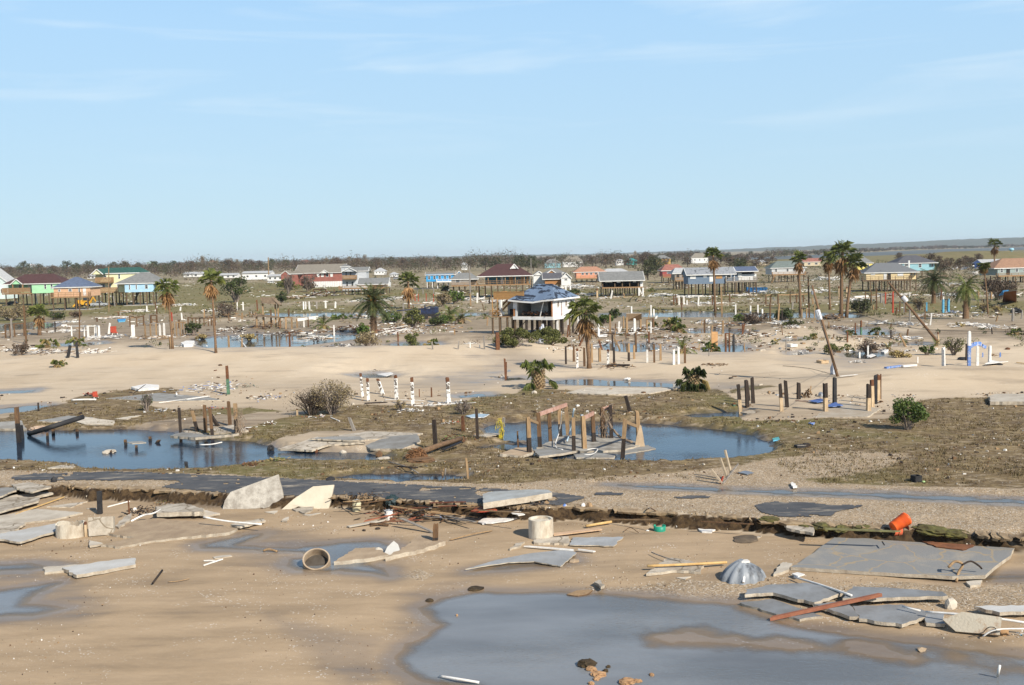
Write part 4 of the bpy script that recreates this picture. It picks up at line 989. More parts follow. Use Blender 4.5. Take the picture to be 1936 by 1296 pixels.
# 1 white house cut by the left edge
h = House('white_house', 'white gabled house cut off by the left edge of the photo', -12, 576)
w = wallmat('mint_white', (.66, .76, .72)); h.box('wall', -45, 12, 566, 534, 0, 9, w); h.gable(-46, 14, 534, 508, 0, 9, RF_LIGHT, w, 'y'); h.stilts(spread(-40, 9, 4), (.5, 4.5, 8.5), 566)
h.win(3, 551, 3.2, 7); h.win(8.5, 551, 3.2, 7)
# 2 mint green house
h = House('green_house', 'mint green stilt house with dark maroon hip roof and small gable', 62, 578)
w = wallmat('mint', (.40, .72, .43)); h.box('wall', 62, 107, 555, 536, 0, 11, w); h.box('wall', 16, 61.8, 555, 536, 2.5, 11, w)
h.hip(12, 118, 536.5, 519, 0, 11, RF_MAROON); h.gable(28, 49, 536.8, 527, -1.0, 4, RF_MAROON, w, 'y', .3, 'porch_roof'); h.deck(13, 62, 555, -1.4, 2.4, 9, solid=True, right=False)
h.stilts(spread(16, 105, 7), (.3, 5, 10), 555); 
for x in (85.5, 96.5): h.win(x, 543, 3.6, 8.5)
h.win(36, 543, 4, 7, 2.5); h.panel('door', 53, 546, 6, 14, M_TRIM, 2.5)
for x in (31, 48): h.box('porch_post', x-.8, x+.8, 553, 537, -.9, -.5, M_WOOD)
# 3 peach house
h = House('peach_house', 'small peach stilt house with pyramid slate blue roof', 138, 586)
w = wallmat('peach', (.66, .41, .25)); h.box('wall', 106, 170, 561, 543, 0, 8.5, w); h.hip(103, 173, 543, 524.5, 0, 8.5, RF_SLATE, rx=(135, 141)); h.deck(105, 171, 562, -2.0, -.05, 8)
h.stilts(spread(108, 168, 4), (-1.6, 4, 8), 563); h.box('slab_step', 104, 176, 589, 585.5, -3, 8, M_SLAB)
for x, a, b_ in ((116, 4, 4), (135, 6, 4.5), (151, 3, 8)): h.win(x, 549, a, b_)
h.panel('door', 160, 553, 5.5, 13, M_TRIM)
# 4 yellow two storey house
h = House('yellow_house', 'tall two storey pale yellow house with green roof and balcony', 224, 577)
w = wallmat('pale_yellow', (.78, .74, .46)); h.box('wall', 186, 262, 553, 517, 0, 9, w); h.gable(183, 205, 518, 508, -2.5, 4, RF_GREEN, w, 'y', .3, 'gable_roof'); h.hip(188, 267, 516.5, 506.5, 0, 9, RF_GREEN, rx=(196, 258))
h.deck(189, 218, 533, -2, -.05, 7, solid=True); h.deck(173, 240, 552, -3, -.05, 7, solid=True); h.stilts(spread(176, 238, 6), (-2.6, 2, 7), 553)
h.stairs(172, 188, 577, 553, -3.6)
for x, y, a, b_ in ((228, 523, 3.6, 9), (198, 541, 8, 8), (226, 541, 5, 9), (210, 541, 5, 8), (203, 524, 5, 7)): h.win(x, y, a, b_)
# 5 light blue house
h = House('light_blue_house', 'light blue stilt house with a wide grey hip roof', 265, 578)
w = wallmat('light_blue', (.42, .64, .80)); h.box('wall', 239, 290, 552.5, 535, 0, 10.5, w); h.hip(221, 301, 535.5, 516, 0, 10.5, RF_GREY, rx=(258, 276), over=.35); h.box('wall', 222, 238.8, 552.5, 535, 3, 10.5, wallmat('pale_yellow', (.78, .74, .46)))
h.stilts(spread(241, 289, 5), (.4, 5, 10), 553); h.box('slab_step', 238, 292, 579.5, 577, -1, 11, M_SLAB)
for x, a, b_ in ((248, 2.4, 9), (260, 2.4, 8), (278, 5, 7)): h.win(x, 543, a, b_)
h.win(290, 542, 3.4, 8, side=6); h.stairs(246, 258, 577, 553, 3, mat=M_DSTILT)
# 6 far white buildings
for k, (x0, x1, y0, y1, lb) in enumerate(((347, 394, 524, 514.5, 'long low white building behind the leftmost palms'), (415, 448, 526, 517, 'low white metal roofed shed left of the white warehouse'), (458, 512, 529, 513, 'wide white warehouse with flat roof left of the brick building'), (505, 536, 531, 519, 'white open sided building touching the brick building'), (165, 186, 527, 519, 'small white building with grey roof behind the peach house'))):
    h = House('white_building', lb, (x0+x1)/2, y0+1, cat='building'); h.box('wall', x0+1, x1-1, y0, y1+3, 0, 14, M_WHITEW); h.gable(x0, x1, y1+3.5, y1, 0, 14, RF_LIGHT, M_WHITEW, 'x', .8, trim=False)
    for j in range(3): h.win(x0+(x1-x0)*(.2+.3*j), (y0+y1+3)/2, 4, 3.5)
# 7 brick building
h = House('brick_building', 'long red brick building with brown gabled roofs and white fence', 592, 541, cat='building')
w = wallmat('brick', (.33, .125, .095), .7); h.box('wall', 566, 647, 540, 516, 0, 22, w); h.box('wall', 535, 566, 540, 518, -3, 14, w)
h.gable(558, 650, 516.5, 500.5, 0, 22, RF_BROWN, w, 'x', .6); h.gable(534, 553, 518.5, 511, -3.2, 10, RF_BROWN, w, 'y', .3, 'gable_roof'); h.hip(548, 575, 517, 510, -3, 10, RF_BROWN, part='lower_roof'); h.gable(606, 624, 517, 511, -1.5, 6, RF_BROWN, M_TRIM, 'y', .3, 'porch_roof')
for x in (602, 610, 619, 627): h.win(x, 521, 4.5, 6.5, pane=M_TRIM if x != 619 else M_PANE)
f = House('white_fence', 'long white fence in front of the brick building', 620, 543, cat='fence'); mb = MB()
for k in range(14): mb.box((f.X(590)+(f.X(650)-f.X(590))*(k+.5)/14, 0, f.Z(532)/2-.1), ((f.X(650)-f.X(590))/14-.08, .08, f.Z(532)))
mb.build('panel', M_TRIM, f.root)
# 8 grey tower house
h = House('grey_tower_house', 'grey three storey house with a square cupola tower', 672, 553)
w = wallmat('pale_grey', (.50, .52, .54)); h.box('wall', 648, 676, 549, 514, 0, 9, w); h.box('wall', 676.2, 693, 549, 513, 1.5, 9, w); h.box('tower', 646, 659, 514, 504, 1.5, 6, w); h.hip(644, 661.5, 504, 499.5, 1.5, 6, RF_GREY, .3, rx=(651, 654), part='tower_roof')
h.gable(648, 678, 513.5, 506, -1.6, 8, RF_GREY, w, 'y', .3, 'porch_roof'); h.gable(664, 697, 513, 505.5, 1.5, 9, RF_GREY, w, 'x'); h.deck(650, 676, 527, -2.2, -.05, 5, solid=True)
for x, y in ((656, 518), (664, 518), (657, 537), (667, 537)): h.win(x, y, 4, 9)
h.win(652.5, 509, 2, 3, 1.5); h.stilts(spread(650, 690, 4), (.5, 6), 549)
# 9 collapsed white roofed house with low deck
h = House('collapsed_house', 'low house with slumped white gable and grey roof on short stilts', 690, 557)
h.gable(676, 735, 538, 526.5, 0, 9, RF_GREY, M_WHITEW, 'x'); h.box('wall', 675, 697, 545, 537, .2, 8, M_WHITEW); h.box('wall', 697.2, 728, 545, 537, 5, 8, M_DARKIN); h.box('wall', 724, 735, 545, 536, 1, 8, M_WHITEW)
h.deck(644, 736, 545, -4, 0, 4, right=False); h.stilts(spread(650, 733, 8), (-3.6, 1, 6), 546, mats=(M_STILT, M_DSTILT))
# 10 bright blue house
h = House('bright_blue_house', 'bright sky blue stilt house with white trimmed windows', 833, 546)
w = wallmat('bright_blue', (.035, .31, .62)); h.box('wall', 806, 858, 532.5, 518.5, 0, 10, w); h.gable(804, 862, 519.5, 514.5, 0, 10, RF_BROWN, w, 'x'); h.gable(862, 876, 521, 513, -1, 6, RF_GREY, w, 'y', .2, 'gable_roof')
for x in (812, 822, 832, 842, 851): h.win(x, 525, 4, 6)
h.deck(826, 860, 533, -1.5, -.05, 4, mat=M_TRIM); h.stilts(spread(808, 857, 6), (.3, 5), 533, mats=(M_TRIM, M_DSTILT))
# 11 small grey house
h = House('small_grey_house', 'small grey house with blue grey hip roof left of the teal house', 878, 551)
w = wallmat('taupe', (.30, .27, .235)); h.box('wall', 854, 889, 539.5, 527, 0, 8, w); h.hip(851, 905, 528, 516.5, 0, 8, RF_GREY, rx=(866, 890)); h.box('wall', 889.2, 902, 539.5, 527, 2.5, 8, w); h.win(866, 532, 8, 6); h.deck(854, 903, 540.5, -1.2, 0, 5, left=False); h.stilts(spread(857, 900, 5), (.3, 5), 540.5)
# 12 teal house
h = House('teal_house', 'large teal stilt house with maroon hip roof and full width deck', 956, 562)
w = wallmat('teal', (.065, .19, .245)); h.box('wall', 918, 1002, 538, 521, 0, 11, w); h.hip(903, 1008, 521.5, 499.5, -2.4, 11, RF_MAROON, rx=(941, 973)); h.gable(966, 981, 508.5, 499.5, .5, 5, RF_MAROON, M_TRIM, 'y', .2, 'dormer')
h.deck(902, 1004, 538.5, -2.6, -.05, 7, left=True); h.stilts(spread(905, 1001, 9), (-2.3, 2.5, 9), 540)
for x in (924, 940, 956, 975, 992): h.box('porch_post', x-.8, x+.8, 537, 522, -2.3, -2.0, M_WOOD)
h.panel('door', 950, 530, 5, 14, M_TRIM); h.panel('boarded_window', 967, 530, 8, 14, M_PLY); h.panel('boarded_window', 988, 530, 4, 14, M_PLY); h.panel('boarded_window', 998, 530, 4, 14, M_PLY); h.win(983, 529, 5, 8)
# 13 narrow white gabled house
h = House('narrow_white_house', 'narrow white gabled house right of the teal house', 1020, 552)
h.box('wall', 1009, 1031, 543, 521, 0, 11, M_WHITEW); h.gable(1007, 1033, 522, 512.5, 0, 11, RF_GREY, M_WHITEW, 'y'); h.win(1022, 531, 3, 7, pane=M_TRIM); h.win(1027, 531, 3, 7, pane=M_TRIM); h.stilts((1011, 1020, 1029), (.4, 5), 543)
# 14 brown and white house
h = House('brown_white_house', 'house with an orange brown side and white gabled front', 1055, 554)
h.box('wall', 1031, 1061, 539, 527, .5, 8, wallmat('orange_brown', (.40, .19, .07))); h.box('wall', 1061.2, 1079, 540, 526, -2, 8, M_WHITEW); h.gable(1026, 1064, 527.5, 516.5, .2, 8, RF_DGREY, M_WHITEW, 'x'); h.gable(1060, 1081, 526.5, 516, -2, 7, RF_GREY, M_WHITEW, 'y', .3, 'gable_roof'); h.hip(1030, 1072, 516.8, 508.5, 8.5, 16, RF_GREY, part='rear_roof'); h.gable(1036, 1054, 517, 510.5, 7.5, 12, RF_BROWN, wallmat('orange_brown', (.40, .19, .07)), 'y', .2, 'dormer')
for x in (1062, 1069.5, 1078): h.box('pillar', x-1.3, x+1.3, 554, 540, -1.9, -1.3, M_WHITEW)
h.stilts(spread(1033, 1058, 4), (.8, 6), 539); h.win(1070, 529, 5, 3.5, -2)
# 15 salmon house
h = House('salmon_house', 'salmon pink house with orange tiled hip roof', 1114, 534)
w = wallmat('salmon', (.70, .32, .20)); h.box('wall', 1090, 1142, 526, 514, 0, 14, w); h.hip(1084, 1147, 514.5, 504.8, 0, 14, RF_ORANGE, rx=(1100, 1130))
for x in (1102, 1110, 1118, 1127): h.win(x, 517.5, 4.5, 4.5)
h.deck(1089, 1132, 527, -2, 0, 4); h.stilts(spread(1091, 1140, 6), (.3, 8), 527)
# 16 white roof behind
h = House('white_roofed_house', 'house with a pale hip roof between the salmon house and the roof wreck', 1163, 533); h.box('wall', 1137, 1190, 528, 517, 0, 12, wallmat('taupe', (.30, .27, .235))); h.hip(1131, 1197, 517.5, 508.5, 0, 12, RF_LIGHT, rx=(1150, 1178)); h.stilts(spread(1140, 1188, 4), (.5, 8), 528)
# 17 open wreck under a grey roof
h = House('open_wrecked_house', 'gutted house open under a big grey roof with one white gable end', 1183, 560)
o = h.gable(1134, 1219, 530.5, 514, 0, 9.5, RF_GREY, M_WHITEW, 'x', .7); h.box('floor', 1139, 1216, 545, 543, 0, 9, M_WOOD); h.box('back_wall', 1142, 1214, 543, 529, 7.5, 8.5, M_DARKIN); h.box('end_wall', 1211, 1216, 545, 529, 0.4, 8.5, M_WHITEW); h.box('wall_remnant', 1145, 1158, 534, 529, .2, .4, M_WHITEW)
for x in (1140, 1163, 1177, 1191, 1207): h.box('porch_post', x-.9, x+.9, 543, 530, .1, .4, M_STILT)
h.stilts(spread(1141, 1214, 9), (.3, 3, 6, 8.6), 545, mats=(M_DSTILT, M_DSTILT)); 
for x in (1208, 1215.5): h.box('pillar', x-1.4, x+1.4, 560, 545, -.4, .3, M_WHITEW)
h.panel('hanging_panel', 1170, 532, 7, 5, M_TRIM, .1); h.panel('hanging_panel', 1200, 532, 6, 5, M_TRIM, .1)
# 18 red roof and grey ruined house
h = House('red_roofed_house', 'house with a torn red tiled roof behind the oak', 1275, 535); h.box('wall', 1253, 1284, 523, 511, 0, 10, wallmat('deep_red', (.34, .075, .07))); h.hip(1250, 1297, 511.5, 500.5, 0, 11, RF_RED, rx=(1262, 1286)); h.win(1264, 515, 5, 5); h.deck(1253, 1285, 524, -1.5, 0, 4); h.stilts(spread(1255, 1294, 4), (.3, 6), 524)
h = House('grey_ruined_house', 'ruined grey two storey house with broken pale roof left of the blue grey house', 1286, 548); w = wallmat('ash', (.33, .30, .27), .6); h.box('wall', 1276, 1302, 530, 516, 0, 9, w); h.hip(1271, 1306, 517, 507, 0, 9, RF_LIGHT, rx=(1280, 1297)); h.win(1282, 522, 5, 7, frame=M_WOOD); h.win(1292, 522, 4, 7, frame=M_WOOD); h.stilts(spread(1277, 1301, 5), (.3, 5), 530); h.deck(1276, 1302, 531, -1.5, 0, 5)
# 19 blue grey house and its white neighbour
h = House('blue_grey_house', 'long blue grey stilt house with missing shingles and white door', 1345, 559)
w = wallmat('blue_grey', (.155, .205, .27)); h.box('wall', 1302, 1371, 537, 518, 0, 9, w); h.gable(1298, 1391, 519, 506, 0, 9, roofmat('patchy_grey', (.27, .28, .29), .25, .56, .60), w, 'x', .6); h.box('back_wall', 1371.2, 1390, 537, 518, 5, 9, w)
h.deck(1371.5, 1430, 534, -.5, 5, 7, mat=mk('grey_deck', (.30, .26, .21), (.19, .16, .13), 2, .9, .3)); h.stilts(spread(1303, 1369, 6), (.3, 4, 8), 537); h.stilts(spread(1375, 1428, 5), (-.3, 4), 535, mats=(M_DSTILT, M_DSTILT))
h.win(1311, 523, 10, 7, pane=M_TRIM); h.win(1333.5, 521.5, 5.5, 5.5, pane=M_TRIM); h.panel('door', 1345, 526, 7, 14, M_TRIM); h.panel('boarded_window', 1359.5, 523, 12, 9, M_PLY); h.win(1378, 523, 6, 8, 5); h.win(1385, 523, 5, 8, 5)
for x in (1372.5, 1388): h.box('porch_post', x-.7, x+.7, 534, 519, -.2, .1, M_TRIM)
h = House('white_wing_house', 'white house with blue grey gable attached right of the blue grey house', 1412, 553); h.box('wall', 1398, 1431, 530, 519, 1, 9, M_WHITEW); h.box('wall', 1398, 1431, 519, 512, 4, 9, M_DARKIN); h.gable(1392, 1433, 513, 504.5, 0, 9, RF_SLATE, M_WHITEW, 'x', .5); h.box('wall', 1388, 1398, 532, 512, 1, 8, wallmat('blue_grey', (.155, .205, .27))); h.panel('white_panel', 1400, 520, 7, 7, M_TRIM, .9); h.stilts(spread(1394, 1429, 4), (1.2, 8), 530)
# 20 light grey house
h = House('pale_grey_house', 'pale grey stilt house with green grey hip roof behind thin palms', 1489, 534); w = wallmat('dove', (.55, .56, .55)); h.box('wall', 1460, 1521, 519, 506, 0, 11, w); h.hip(1457, 1524, 506.5, 494, 0, 11, roofmat('green_grey', (.17, .20, .18)), rx=(1475, 1505))
for x in (1468, 1489, 1505): h.win(x, 511, 4, 6)
h.deck(1460, 1521, 519.5, -1.5, 0, 4); h.stilts(spread(1462, 1519, 6), (.3, 7), 520); h.stairs(1455, 1464, 540, 521, -2)
# 21-25 right background
h = House('beige_house', 'beige house with broken red roof behind the tall palms', 1535, 505); h.box('wall', 1521, 1552, 503, 495, 0, 14, wallmat('beige', (.60, .50, .34))); h.gable(1518, 1556, 495.5, 488.5, 0, 14, RF_RED, wallmat('beige', (.60, .50, .34)), 'x'); h.win(1530, 499, 5, 3.5); h.win(1543, 499, 5, 3.5)
h = House('bright_yellow_house', 'bright yellow house with grey roof behind the palm clump', 1636, 516); w = wallmat('bright_yellow', (.75, .62, .17)); h.box('wall', 1622, 1649, 510, 497, 0, 12, w); h.hip(1619, 1651, 497.5, 485.5, 0, 12, RF_GREY, rx=(1629, 1639)); h.win(1630, 503, 4, 5); h.win(1641, 503, 4, 5); h.stilts((1624, 1635, 1647), (.4, 8), 510)
h = House('cream_house', 'cream stilt house with dark grey hip roof behind the leaning pole', 1684, 551, -6); w = wallmat('cream', (.76, .60, .34)); h.box('wall', 1640, 1718, 530, 514.5, 0, 10, w); h.box('wall', 1718.2, 1731, 529.5, 514.5, 1.5, 10, w); h.hip(1636, 1735, 515, 497.5, 0, 10, roofmat('patchy_dark', (.15, .155, .16), .4, .62, .66), rx=(1664, 1700)); h.deck(1631, 1718, 530, -2.2, -.05, 7, mat=M_STILT)
h.panel('doorway', 1681, 522.5, 6, 14, M_DARKIN); h.win(1674, 522, 5, 12, pane=M_TRIM); h.win(1652, 517.5, 7, 4, pane=M_TRIM); h.win(1701, 518.5, 10, 8, pane=M_TRIM); h.win(1723, 518.5, 2.4, 6, 1.5); h.win(1728.5, 518.5, 2.4, 6, 1.5); h.stilts(spread(1645, 1726, 9), (-1.8, 2, 5, 9), 531)
h.box('vent_pipe', 1719, 1721.5, 511, 494, 2.5, 3, M_TRIM)
h = House('teal_blue_house', 'pale teal two storey house with dark hip roof behind the cream house', 1735, 527); w = wallmat('pale_teal', (.28, .49, .54)); h.box('wall', 1707, 1755, 512, 497, 0, 13, w); h.box('wall', 1755.2, 1767, 511, 497, 1.5, 13, w); h.hip(1696, 1771, 497.5, 483, 0, 13, RF_DGREY, rx=(1722, 1742)); h.win(1716, 501.5, 9, 4); h.win(1739, 502.5, 5, 7); h.win(1763, 502, 3, 5, 1.5); h.stilts(spread(1712, 1764, 6), (.4, 7), 512)
h = House('lilac_house', 'lilac blue gabled house with long white roof by the levee', 1885, 513); w = wallmat('lilac', (.22, .34, .72)); h.box('wall', 1863, 1897, 507, 498, 0, 12, w); h.gable(1860, 1909, 498, 490.5, 0, 13, RF_LIGHT, w, 'x'); h.gable(1862, 1896, 500, 494, -2, 3, RF_LIGHT, w, 'y', .2, 'gable_roof'); h.panel('boarded_window', 1876, 502, 8, 7, M_PLY); h.deck(1858, 1900, 507.5, -2, 0, 3); h.stilts(spread(1862, 1898, 5), (.3, 7), 508)
h = House('tan_roofed_house', 'grey green house with a tan hip roof at the right edge', 1920, 535, 6); w = wallmat('grey_green', (.30, .36, .34)); h.box('wall', 1889, 1965, 520.5, 506, 0, 12, w); h.hip(1882, 1975, 506.5, 489, 0, 12, RF_TAN, rx=(1912, 1950)); h.panel('doorway', 1907, 513, 7, 13, M_DARKIN); h.win(1896, 511, 5, 7); h.win(1922, 511, 5, 7); h.win(1935, 511, 5, 7); h.deck(1886, 1965, 521.5, -1.8, -.05, 4); h.stilts(spread(1890, 1955, 6), (-1.4, 5), 522)
# far houses among the trees
FAR = [('gabled pale house with a wide beige roof above the treeline', 1083, 506, 1062, 1104, 495, 485, RF_BROWN, M_WHITEW), ('grey roofed house left of the beige roofed one', 1045, 508, 1028, 1062, 498, 490, RF_GREY, wallmat('pale_teal', (.28, .49, .54))),
 ('low white house beside the turquoise house in the far trees', 1172, 503, 1163, 1182, 493, 490.5, RF_LIGHT, M_WHITEW), ('turquoise house far among the trees', 1194, 502, 1183, 1206, 493, 488.5, roofmat('turquoise', (.05, .30, .29)), wallmat('turquoise', (.06, .42, .40))),
 ('yellow house with flat grey hip roof far behind the oak', 1253, 503, 1237, 1270, 489.5, 483, RF_GREY, wallmat('amber', (.60, .38, .12))), ('white house with grey hip roof on the far rise', 1323, 499, 1305, 1341, 487.5, 479, RF_BROWN, M_WHITEW),
 ('terracotta hip roof rising over the trees far left', 400, 504, 394, 408, 496.5, 492.5, RF_ORANGE, M_WHITEW), ('red roofed house peeking over the brick building', 575, 502, 566, 586, 497, 492, RF_RED, wallmat('salmon', (.70, .32, .20))),
 ('white gabled house far above the bright blue house', 877, 512, 870, 885, 502, 496, RF_LIGHT, M_WHITEW), ('grey white cottage among bare trees right of the tower house', 718, 521, 706, 730, 513, 507, RF_LIGHT, M_WHITEW), ('white cottage lost in the brown brush beyond the collapsed house', 743, 525, 735, 752, 519, 515, RF_LIGHT, M_WHITEW),
 ('pale green house among treetops left of the terracotta roof', 281, 503, 276, 288, 498.5, 495.5, roofmat('sage', (.24, .34, .28)), M_WHITEW), ('white house half hidden by leftmost tall trees', 60, 508, 52, 66, 503, 499.5, RF_LIGHT, M_WHITEW), ('tan roofed low house far right of the yellow house', 1442, 503, 1428, 1456, 496, 492, RF_LIGHT, wallmat('beige', (.60, .50, .34)))]
for lb, px, gy, x0, x1, ye, yr, rf, wl in FAR:
    h = House('far_house', lb, px, gy); h.box('wall', x0+2, x1-2, gy-1, ye, 0, 12, wl); h.hip(x0, x1, ye+.3, yr, 0, 12, rf, trim=False)
    for q in (.25, .5, .75): h.win(x0+(x1-x0)*q, (gy-1)*.4+ye*.6, 2.4, 2.4)
# ------------------------------------------------------------------ the wrecked house in the middle
def main_wreck():
    b = G(1046, 637); root = empty('wrecked_house', b, R(-30)); tag(root, 'wrecked white stilt house with torn blue grey roof and open gutted front room', 'house')
    zf, ze, zr = 3.35, 6.15, 8.7; L, D = 7.6, 8.2
    wm = wallmat('siding_white', (.72, .71, .69), .72); rm = mk('torn_shingles', (.135, .185, .262), (.022, .030, .048), .42, .85, .4, (1, 1.4, 3.2), lo=.51, hi=.535, vary=0, bscale=5)
    def part(n, f, m, p=root): mb = MB(); f(mb); return mb.build(n, m, p)
    part('floor', lambda m: m.box((-L/2, D/2, zf-.1), (L, D, .2)), M_WOOD)
    def beam(m): m.box((-L/2, -.06, zf-.28), (L+.1, .12, .55)); m.box((.06, D/2, zf-.28), (.12, D-.1, .55)); m.box((-L-.06, D/2, zf-.28), (.12, D-.1, .55))
    part('floor_beam', beam, M_TRIM)
    def rwall(m):                                           # right wall in pieces round its windows and the tear
        t = .16; ys = [(.02, 1.55), (2.35, 3.05), (3.45, 4.55), (5.3, 6.35), (7.25, D)]
        for a, c in ys: m.box((-t/2, (a+c)/2, (zf+ze)/2), (t, c-a, ze-zf))
        for a, c in ((1.55, 2.35), (4.55, 5.3), (6.35, 7.25)):
            m.box((-t/2, (a+c)/2, zf+.75), (t, c-a, 1.5)); m.box((-t/2, (a+c)/2, ze-.14), (t, c-a, .28))
        m.box((-t/2, 3.25, ze-.2), (t, .4, .4))
    part('right_wall', rwall, wm)
    for yy, pm in ((1.95, M_PLY), (4.92, M_PLY), (6.8, M_PANE)):
        w_ = part('window', lambda m: [m.box((.02, yy+q, zf+2.02), (.1, .08, 1.02)) for q in (-.4, .4)]+[m.box((.02, yy, zf+2.02+q), (.1, .74, .08)) for q in (-.48, .48)], M_TRIM)
        part('pane', lambda m: m.box((-.05, yy, zf+2.02), (.06, .7, .9)), pm if pm is M_PANE else mk('faded_board', (.26, .21, .17), (.18, .14, .11), 2), w_)
    part('torn_insulation', lambda m: m.box((-.2, 3.25, zf+.9), (.1, .42, 1.8)), mk('torn_wood', (.32, .11, .05), (.16, .06, .03), 3))
    part('back_wall', lambda m: (m.box((-L/2, D-.1, (zf+ze)/2), (L-.4, .16, ze-zf)), m.box((-L+.1, D/2+.6, (zf+ze)/2), (.16, D-1.6, ze-zf))), wallmat('inside', (.50, .49, .47), .6))
    part('partition', lambda m: (m.box((-4.6, 3.9, (zf+ze)/2), (3.4, .12, ze-zf)), m.box((-1.1, 4.4, (zf+ze)/2), (1.8, .12, ze-zf))), wallmat('inside', (.50, .49, .47), .6))
    part('corner_panel', lambda m: (m.box((-L+.35, .07, ze-.75), (.75, .14, 1.5)), m.box((-L+.55, .07, zf+.65), (.35, .14, 1.3))), wm)
    M_STUD = mk('raw_stud', (.45, .22, .10), (.3, .13, .06), 2); part('corner_stud', lambda m: m.box((-L+.12, .05, zf+.65), (.24, .2, 1.3)), M_STUD); part('corner_stud', lambda m: m.box((-.12, -.01, (zf+ze)/2), (.2, .2, ze-zf)), M_STUD)
    part('fallen_stud', lambda m: m.bar((-2.6, .3, zf), (-1.75, .2, ze-.1), .12), M_TRIM)
    part('hanging_ceiling', lambda m: m.prism([(-5.6, .5, ze-.15), (-2.6, .3, ze-.45), (-2.7, 2.6, ze-.1), (-5.4, 2.8, ze-.05)], .04), M_TRIM)
    r = random.Random(3); mb = MB()
    for k in range(70):
        p = Vector((r.uniform(-L+.7, -.5), r.uniform(.3, 3.3), zf+r.uniform(.05, .6))); q = p+Vector((r.uniform(-1, 1), r.uniform(-.8, .8), r.uniform(-.2, .45))); mb.bar(p, q, r.uniform(.06, .3), r.uniform(.03, .2))
    mb.build('room_rubble', mk('room_rubble', (.23, .115, .06), (.05, .035, .03), 1.1, .9, .4, lo=.42, hi=.58), root)
    # roof: hip with a sagging front eave
    o = .65; E = [(-L-o, -o, ze+.05), (-L*.72, -o, ze-.20), (-L*.45, -o, ze-.30), (-L*.2, -o, ze-.02), (o, -o, ze+.15), (o, D+o, ze+.2), (-L-o, D+o, ze+.2)]
    A, B_ = (-L*.66, D*.52, zr), (-L*.30, D*.52, zr+.05); mb = MB(); n = len(E)
    v = [Vector(p) for p in E]+[Vector(A), Vector(B_)]; mb.add(v, [(0, 1, 7), (1, 2, 7), (2, 8, 7), (2, 3, 8), (3, 4, 8), (4, 5, 8), (5, 6, 7, 8), (6, 0, 7)])
    mb.add([p-Vector((0, 0, .12)) for p in v[:7]], [tuple(range(6, -1, -1))])
    ro = mb.build('roof', rm, root); mb = MB()
    for i in range(n): mb.bar(v[i]-Vector((0, 0, .10)), v[(i+1) % n]-Vector((0, 0, .10)), .10, .26)
    mb.build('fascia', M_TRIM, ro)
    # piles under the house
    for i, x in enumerate((-L+.2, -5.1, -2.6, -.3)):
        for j, y in enumerate((.15, 2.1, 4.1, 6.1, 8.0)):
            edge = j == 0 or i == 3
            part('stilt', lambda m: m.box((x, y, (zf-.55-.8)/2), (.3, .3, zf-.55+.8)), (M_STILT if j == 0 else M_TRIM) if edge and (i+j) % 2 == 0 else M_DSTILT)
    part('cross_brace', lambda m: (m.bar((-L+.3, .3, .6), (-5.2, .3, zf-.6), .1), m.bar((-2.5, .3, zf-.7), (-.4, .3, 1.2), .1), m.bar((-5, 2.2, .7), (-2.7, 2.2, zf-.6), .1)), M_DSTILT)
    # side porch with stairs and an upper sun deck
    X0, X1 = -L-4.6, -L-.15
    part('porch_floor', lambda m: m.box(((X0+X1)/2, 3.0, zf-.12), (X1-X0, 5.4, .22)), M_WOOD)
    part('porch_wall', lambda m: (m.box((X1-1.9, 4.6, (zf+ze)/2), (3.4, .14, ze-zf)),), wallmat('inside', (.50, .49, .47), .6))
    pw = part('window', lambda m: m.box((X1-1.3, 4.48, zf+1.85), (1.3, .1, 1.5)), M_DSTILT); part('pane', lambda m: m.box((X1-1.3, 4.44, zf+1.85), (1.05, .06, 1.25)), wallmat('inside', (.50, .49, .47), .6), pw)
    part('dark_wainscot', lambda m: m.box((X1-1.6, 4.3, zf+.5), (2.8, .1, 1.0)), M_DARKIN)
    part('porch_column', lambda m: m.box((X1-2.6, .5, (zf+ze)/2-.1), (.35, .35, ze-zf+.2)), M_TRIM)
    ud = part('upper_deck', lambda m: m.box(((X0+X1)/2+1.1, 3.2, ze+.25), (X1-X0+1.6, 5.0, .45)), mk('ochre_deck', (.47, .27, .10), (.34, .18, .07), 1.5, .85, .3, (1, 1, 4)))
    def rail(m):
        for k in range(26): m.box((X0+.35+k*.235, .78, ze+.9), (.2, .05, .85))
        for k in range(18): m.box((X0+.3, .9+k*.26, ze+.9), (.05, .22, .85))
        m.bar((X0+.3, .78, ze+1.36), (X0+6.3, .78, ze+1.36), .14, .08)
    part('railing', rail, MATS['ochre_deck'], ud)
    def st(m):
        a = Vector((X0+.1, .6, zf)); c = Vector((X0+1.9, 3.8, ze+.3))
        for e in (0, 1.0): m.bar(a+Vector((e, 0, .1)), c+Vector((e, 0, .1)), .09, .3); m.bar(a+Vector((e, 0, 1)), c+Vector((e, 0, 1)), .07, .1)
        for k in range(10): m.box(a.lerp(c, (k+.5)/10)+Vector((.5, 0, .1)), (1, .3, .05))
        for p in (a, a+Vector((1, 0, 0))): m.bar(p, p+Vector((0, 0, ze-zf+.2)), .14)
        for t in (.35, .7, 1.0): m.bar(a+Vector((-.4, -.3, t)), a+Vector((1.9, -.3, t)), .07, .12)
    part('stairs', st, MATS['ochre_deck'])
    for x in (X0+.2, X0+1.6, X0+3.1, X1-.3):
        for y in (.4, 3, 5.5): part('stilt', lambda m: m.box((x, y, (zf-.3-.8)/2), (.26, .26, zf-.3+.8)), M_DSTILT if y > .5 else M_STILT)
main_wreck()
